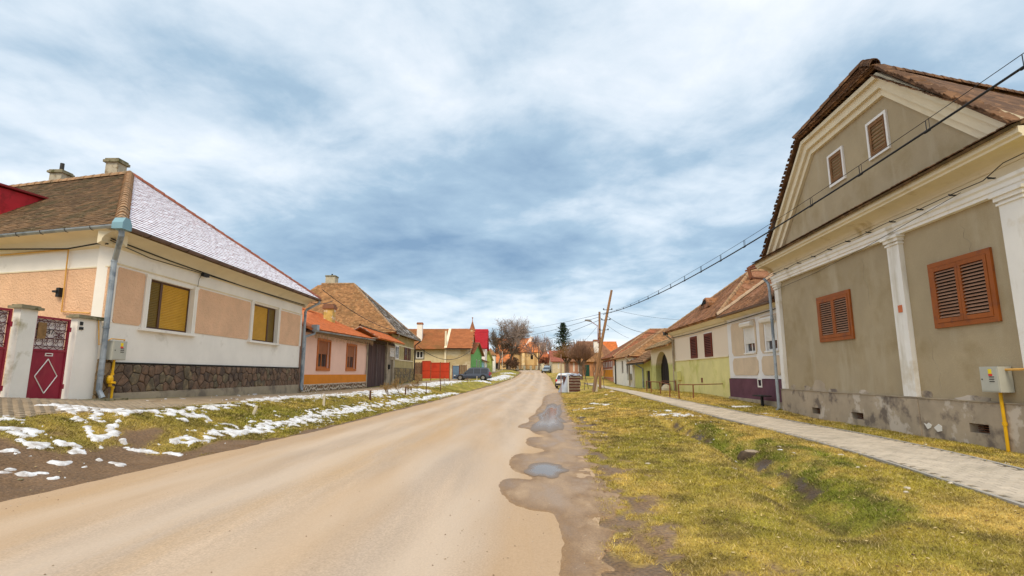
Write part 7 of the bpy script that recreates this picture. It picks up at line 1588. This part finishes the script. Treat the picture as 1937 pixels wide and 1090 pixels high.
# stones, leaves and litter
def pebble(px, py, s, mat, label, name='stone', cat='stone'):
    p = G(px, py); r = random.Random(int(px * 7 + py)); f = MB(Fr(tuple(p), r.uniform(0, 3))); pr = None; n = 7
    for (R_, z_) in ((.7, -.2), (1, .15), (.75, .5), (.25, .62)):
        ring = [f.P(s * R_ * r.uniform(.8, 1.15) * math.cos(a) * 1.3, s * R_ * r.uniform(.8, 1.15) * math.sin(a), s * z_ * r.uniform(.9, 1.1)) for a in np.linspace(0, 2 * math.pi, n, endpoint=False)]
        if pr:
            for j in range(n): f.face((pr[j], pr[(j + 1) % n], ring[(j + 1) % n], ring[j]))
        pr = ring
    f.face(pr); tag(f.build(name, mat, None), label, cat)
wst = M('pale_field_stone', (.55, .48, .38), .9, .2, 9, .5)
for px, py, s, lb in ((1158, 742, .14, 'pale stone at the foot of the leaning pole'), (1147, 748, .10, 'smaller pale stone beside the leaning pole'), (1226, 878, .035, 'small white stone in the yellow grass right of the mud'), (1623, 885, .03, 'small white stone on the grass below the path'), (1474, 846, .035, 'white stone on the grass behind the stump'), (1716, 925, .04, 'flat pale stone in the grass near the path bend'), (1714, 932, .03, 'tiny pale stone just below the flat one near the path bend'), (1345, 838, .04, 'brown stone lying in the ditch'), (1799, 915, .035, 'pale stone against the path edging'), (1911, 887, .03, 'crumb of white rubble beside the upper path edge'), (1830, 868, .03, 'white rubble on the grass strip by the khaki house'), (38, 908, .03, 'black clod in the mud on the far left')):
    pebble(px, py, s, wst if 'black' not in lb and 'brown' not in lb else M_['old_concrete'], lb)
# gravel heap by the bend
p = G(949, 711); f = MB(Fr((p[0] - .3, p[1], p[2]), 0)); r = random.Random(4); pr = None
for (R_, z_) in ((2.1, -.2), (1.5, .35), (.8, .75), (.25, .95)):
    ring = [f.P(R_ * r.uniform(.9, 1.1) * math.cos(a), R_ * r.uniform(.9, 1.1) * math.sin(a), z_) for a in np.linspace(0, 6.283, 14, endpoint=False)]
    if pr:
        for j in range(14): f.face((pr[j], pr[(j + 1) % 14], ring[(j + 1) % 14], ring[j]))
    pr = ring
f.face(pr); tag(f.build('gravel_heap', M('grey_gravel', (.36, .31, .25), .95, .3, 12, .8, 20), None), 'grey gravel heap on the left verge near the road bend', 'gravel heap')
q = at(950, 697, 112); f = MB(); f.tube([(q[0], 112, 1.8), (q[0], 112, 6.2)], .07, 6); tag(f.build('pale_pole', M('pale_concrete_pole', (.55, .5, .42), .9), None), 'thin pale pole in front of the church aisle', 'pole')
q = at(1043, 697, 105); f = MB(); f.tube([(q[0], 105, 1.5), (q[0], 105, 6.4)], .09, 6); tag(f.build('orange_brown_pole', wood, None), 'slim orange-brown wooden pole beside the far gabled house', 'pole')

# ------------------------------------------------------------------ wrapped stack of roof tiles
SF = Fr((0, 0, 0), -.06); q = G(1072, 743); q2 = G(1106, 743); w_ = q2[0] - q[0]
SF = Fr((q[0] + .12, q[1] + .1, float(Z(q[0], q[1])) + .02), -.05)
stk = root('tile_stack', 'stack of brown roof tiles on pallets wrapped in white plastic beside the road', 'pallet stack', SF)
n = 6; hh = 1.36 / n; bm_ = M('stacked_brown_tile', (.10, .042, .03), .85, .25, 5, .3)
for k in range(n):
    f = MB(SF); f.box(.02, w_, 0, 1.0, k * hh + .075, (k + 1) * hh + .01); o = f.build('tile_layer', bm_, stk)
    f = MB(SF); f.box(.0, w_ + .02, -.03, 1.02, k * hh + .015, k * hh + .05); f.build('packing_board', M('pale_packing_board', (.46, .36, .27), .9, .2, 5) if k == 0 else bpy.data.materials['pale_packing_board'], stk)
    m2 = MB(SF)
    for j in range(9): a = .05 + j * (w_ - .05) / 9; m2.box(a, a + (w_ - .2) / 9 * .8, -.02, -.001, k * hh + .09, (k + 1) * hh - .03)
    m2.build('tile_edges', bm_, o)
pl = M('white_plastic_film', S(190, 198, 214, .75), .35, .06, 4, .6, 9, spec=.6, bdist=.05)
f = MB(SF); r = random.Random(2); nx, ny = 14, 8
ids = [[f.P(-.12 + (w_ + .24) * i / nx, -.07 + 1.2 * j / ny, 1.37 + .07 * math.sin(i * .9) * math.sin(j * .8) + r.uniform(0, .03) - (.09 if j == 0 else 0) - (.06 if i in (0, nx) else 0)) for i in range(nx + 1)] for j in range(ny + 1)]
for j in range(ny):
    for i in range(nx): f.face((ids[j][i], ids[j][i + 1], ids[j + 1][i + 1], ids[j + 1][i]))
f.build('plastic_cover', pl, stk, smooth=True)
f = MB(SF)
pr = None
for k, (z_, x_, b_) in enumerate([(1.3, -.02, .06), (1.0, -.12, .1), (.6, -.28, .16), (.25, -.42, .22), (.0, -.5, .25)]):
    ring = [f.P(x_ + (b_ if 0 < t < 3 else 0) * 0 + (.0 if t in (0, 3) else 0) + [-.12 - b_ * .6, -.02, .1 + abs(x_) * .85, .05 + abs(x_) * .9][t] + r.uniform(-.02, .02), [.3, -.05 - b_ * .3, -.04, .8][t], z_) for t in range(4)]
    if pr:
        for t in range(4): f.face((pr[t], pr[(t + 1) % 4], ring[(t + 1) % 4], ring[t]))
    pr = ring
f.build('plastic_bag', pl, stk, smooth=True)
f = MB(SF); f.box(-.03, .07, -.06, .04, 0, 1.42);  f.build('corner_board', M('white_board', (.62, .60, .58), .8, .1), stk)
f = MB(SF); f.box(-.36, -.06, .0, .8, .35, 1.22); f.build('side_tiles', bm_, stk)

# ------------------------------------------------------------------ cars
def car(name, label, fr, L, W, H, kind, paint, roofrail=False):
    """fr: x along the car (nose at x=0 side), y across"""
    rt = root(name, label, 'car', fr)
    def prof(x):     # belt height and bottom at station x (0 nose .. 1 tail)
        return np.interp(x, [0, .03, .12, .27, .33, .9, .97, 1], [.50, .60, .66, .72, .74, .74, .70, .62])
    def hw(x): return np.interp(x, [0, .04, .15, .85, .96, 1], [.34, .42, .49, .49, .45, .40]) * W
    xs = [0, .02, .06, .12, .2, .28, .4, .55, .7, .82, .9, .96, 1]
    f = MB(fr); pr = None
    for x in xs:
        b_ = .20 if .03 < x < .97 else .28; t = prof(x) * (H / 1.45); h = hw(x)
        ring = [f.P(x * L, y, z) for (y, z) in ((-h * .92, b_), (-h, b_ + .12), (-h, t * .72), (-h * .95, t * .97), (-h * .8, t + .02), (h * .8, t + .02), (h * .95, t * .97), (h, t * .72), (h, b_ + .12), (h * .92, b_))]
        if pr:
            for j in range(10): f.face((pr[j], pr[(j + 1) % 10], ring[(j + 1) % 10], ring[j]))
        else: f.face(ring[::-1])
        pr = ring
    f.face(pr); f.build('body', paint, rt, smooth=False)
    st = {'estate': [(.26, .0), (.41, .92), (.47, 1), (.88, .98), (.93, .92), (.985, .0)], 'hatch': [(.20, 0), (.38, .92), (.46, 1), (.80, .97), (.88, .88), (.985, 0)]}[kind]
    base = .74 * H / 1.45; f = MB(fr); g = MB(fr); pr = None
    for x, t in st:
        z = base + (H - base) * t; h = W * (.46 - .10 * t)
        ring = [f.P(x * L, y, zz_) for (y, zz_) in ((-W * .46, base - .01), (-h, z - .03), (-h * .85, z), (h * .85, z), (h, z - .03), (W * .46, base - .01))]
        if pr:
            for j in range(5): f.face((pr[j], pr[j + 1], ring[j + 1], ring[j]))
        pr = ring
    f.build('cabin', paint, rt)
    # side glass, windscreen, tailgate glass, set on the cabin skin
    for s in (-1, 1):
        cuts = [(st[0][0] + .075, .53, 0), (.55, .72, 0), (.74, st[-2][0] - .01, 0)] if kind == 'estate' else [(st[0][0] + .08, .52, 0), (.54, .74, 0), (.755, st[-2][0] - .02, 0)]
        for (a, b2, _) in cuts:
            def top(x): return np.interp(x, [p[0] for p in st], [p[1] for p in st]) * .86
            q = MB(fr); P = []
            for (x, t) in ((a, .06), (b2, .06), (b2, top(b2)), ((a + b2) / 2, top((a + b2) / 2)), (max(a, .0), max(top(a), .07))):
                zz_ = base + (H - base) * t; y_ = W * (.46 - .10 * t) + .012; P.append((x * L, s * y_, zz_))
            q.poly(P); q.poly([(p[0], p[1] - s * .006, p[2]) for p in P][::-1]); q.build('side_window', M_['glass'], rt)
    for nm, (i, j) in (('windscreen', (0, 1)), ('rear_window', (-1, -2))):
        (x0, t0), (x1, t1) = st[i], st[j]; t0 = .1; x0 = x0 + (x1 - x0) * .1; q = MB(fr); sg = -1 if i == 0 else 1
        P = [(x0 * L + sg * .015, -W * .40, base + (H - base) * t0), (x0 * L + sg * .015, W * .40, base + (H - base) * t0), (x1 * L + sg * .015, W * .33, base + (H - base) * t1 * .95), (x1 * L + sg * .015, -W * .33, base + (H - base) * t1 * .95)]
        q.slab(P, .008); q.build(nm, M_['glass'], rt)
    wr = .31
    for x in (.185, .80):
        for s in (-1, 1):
            q = MB(fr); q.lathe((x * L, s * W * .485 - .01 * s, wr + .02), [(.37, -.02), (.37, .03)], 18, axis='y'); q.build('wheel_arch', M_['black'], rt)
            q = MB(fr); q.lathe((x * L, s * W * .5 - .1, wr), [(wr * .9, 0), (wr, .03), (wr, .17), (wr * .9, .2)], 18, axis='y'); wh = q.build('wheel', M_['black'], rt)
            q = MB(fr); yy = s * W * .5 + (.102 if s > 0 else -.102); q.lathe((x * L, yy - .005, wr), [(wr * .62, 0), (wr * .62, .01)], 14, axis='y')
            q.build('rim', M('alloy_rim', (.35, .33, .30), .4, metal=.6) if 'alloy_rim' not in bpy.data.materials else bpy.data.materials['alloy_rim'], wh)
    for s in (-1, 1):
        q = MB(fr); q.box(L * .955, L * .992, s * W * .40 - .08, s * W * .40 + .08, .60, .95 if kind == 'estate' else .85); q.build('tail_light', M('tail_light_red', (.55, .01, .02), .3) if 'tail_light_red' not in bpy.data.materials else bpy.data.materials['tail_light_red'], rt)
        q = MB(fr); q.box(L * .006, L * .05, s * W * .33 - .13, s * W * .33 + .13, .52, .64); q.build('headlight', M('headlight_glass', (.6, .6, .6), .2) if 'headlight_glass' not in bpy.data.materials else bpy.data.materials['headlight_glass'], rt)
        q = MB(fr); q.box(L * .30, L * .33, s * W * .53 - .07, s * W * .53 + .07, .86, .98); q.build('wing_mirror', paint, rt)
        if roofrail: q = MB(fr); q.tube([(L * .48, s * W * .31, H + .0), (L * .50, s * W * .31, H + .06), (L * .86, s * W * .31, H + .05), (L * .88, s * W * .31, H - .02)], .018, 5); q.build('roof_rail', M_['dark_metal'], rt)
    q = MB(fr); q.box(L - .01, L + .015, -.26, .26, .52, .63); q.build('number_plate', M_['white_paint'], rt)
    q = MB(fr); q.box(-.015, .03, -W * .42, W * .42, .25, .42); q.box(L - .03, L + .02, -W * .42, W * .42, .28, .45); q.build('bumper', M_['dark_metal'], rt)
cy_ = 64.5; q = at(859, 718, cy_); zc = float(Z(-5.0, cy_))
car('estate_car', 'dark blue-grey estate car parked side on by the green house', Fr((q[0], cy_ + .5, zc - .02), -.06), 4.45, 1.75, 1.5, 'estate', M('dark_blue_paint', (.045, .055, .085), .3, .1, 2, 0, coat=.5, spec=.5), True)
zc = float(Z(6.0, 53)) - .05
car('white_hatchback', 'white hatchback half hidden behind the wrapped tile stack', Fr((6.25, 55.2, zc), math.atan2(-3.6, -1.3)), 4.0, 1.7, 1.45, 'hatch', M('white_car_paint', (.72, .72, .74), .3, .03, 2, 0, coat=.5, spec=.5))
q = at(1034, 702, 104); car('silver_car', 'small silver-blue car far down the road in front of the reddish bush', Fr((q[0] - .3, 103, float(Z(q[0], 103))), 1.25), 3.9, 1.65, 1.45, 'hatch', M('silver_blue_paint', (.30, .38, .46), .3, .05, 2, 0, coat=.5, spec=.5))
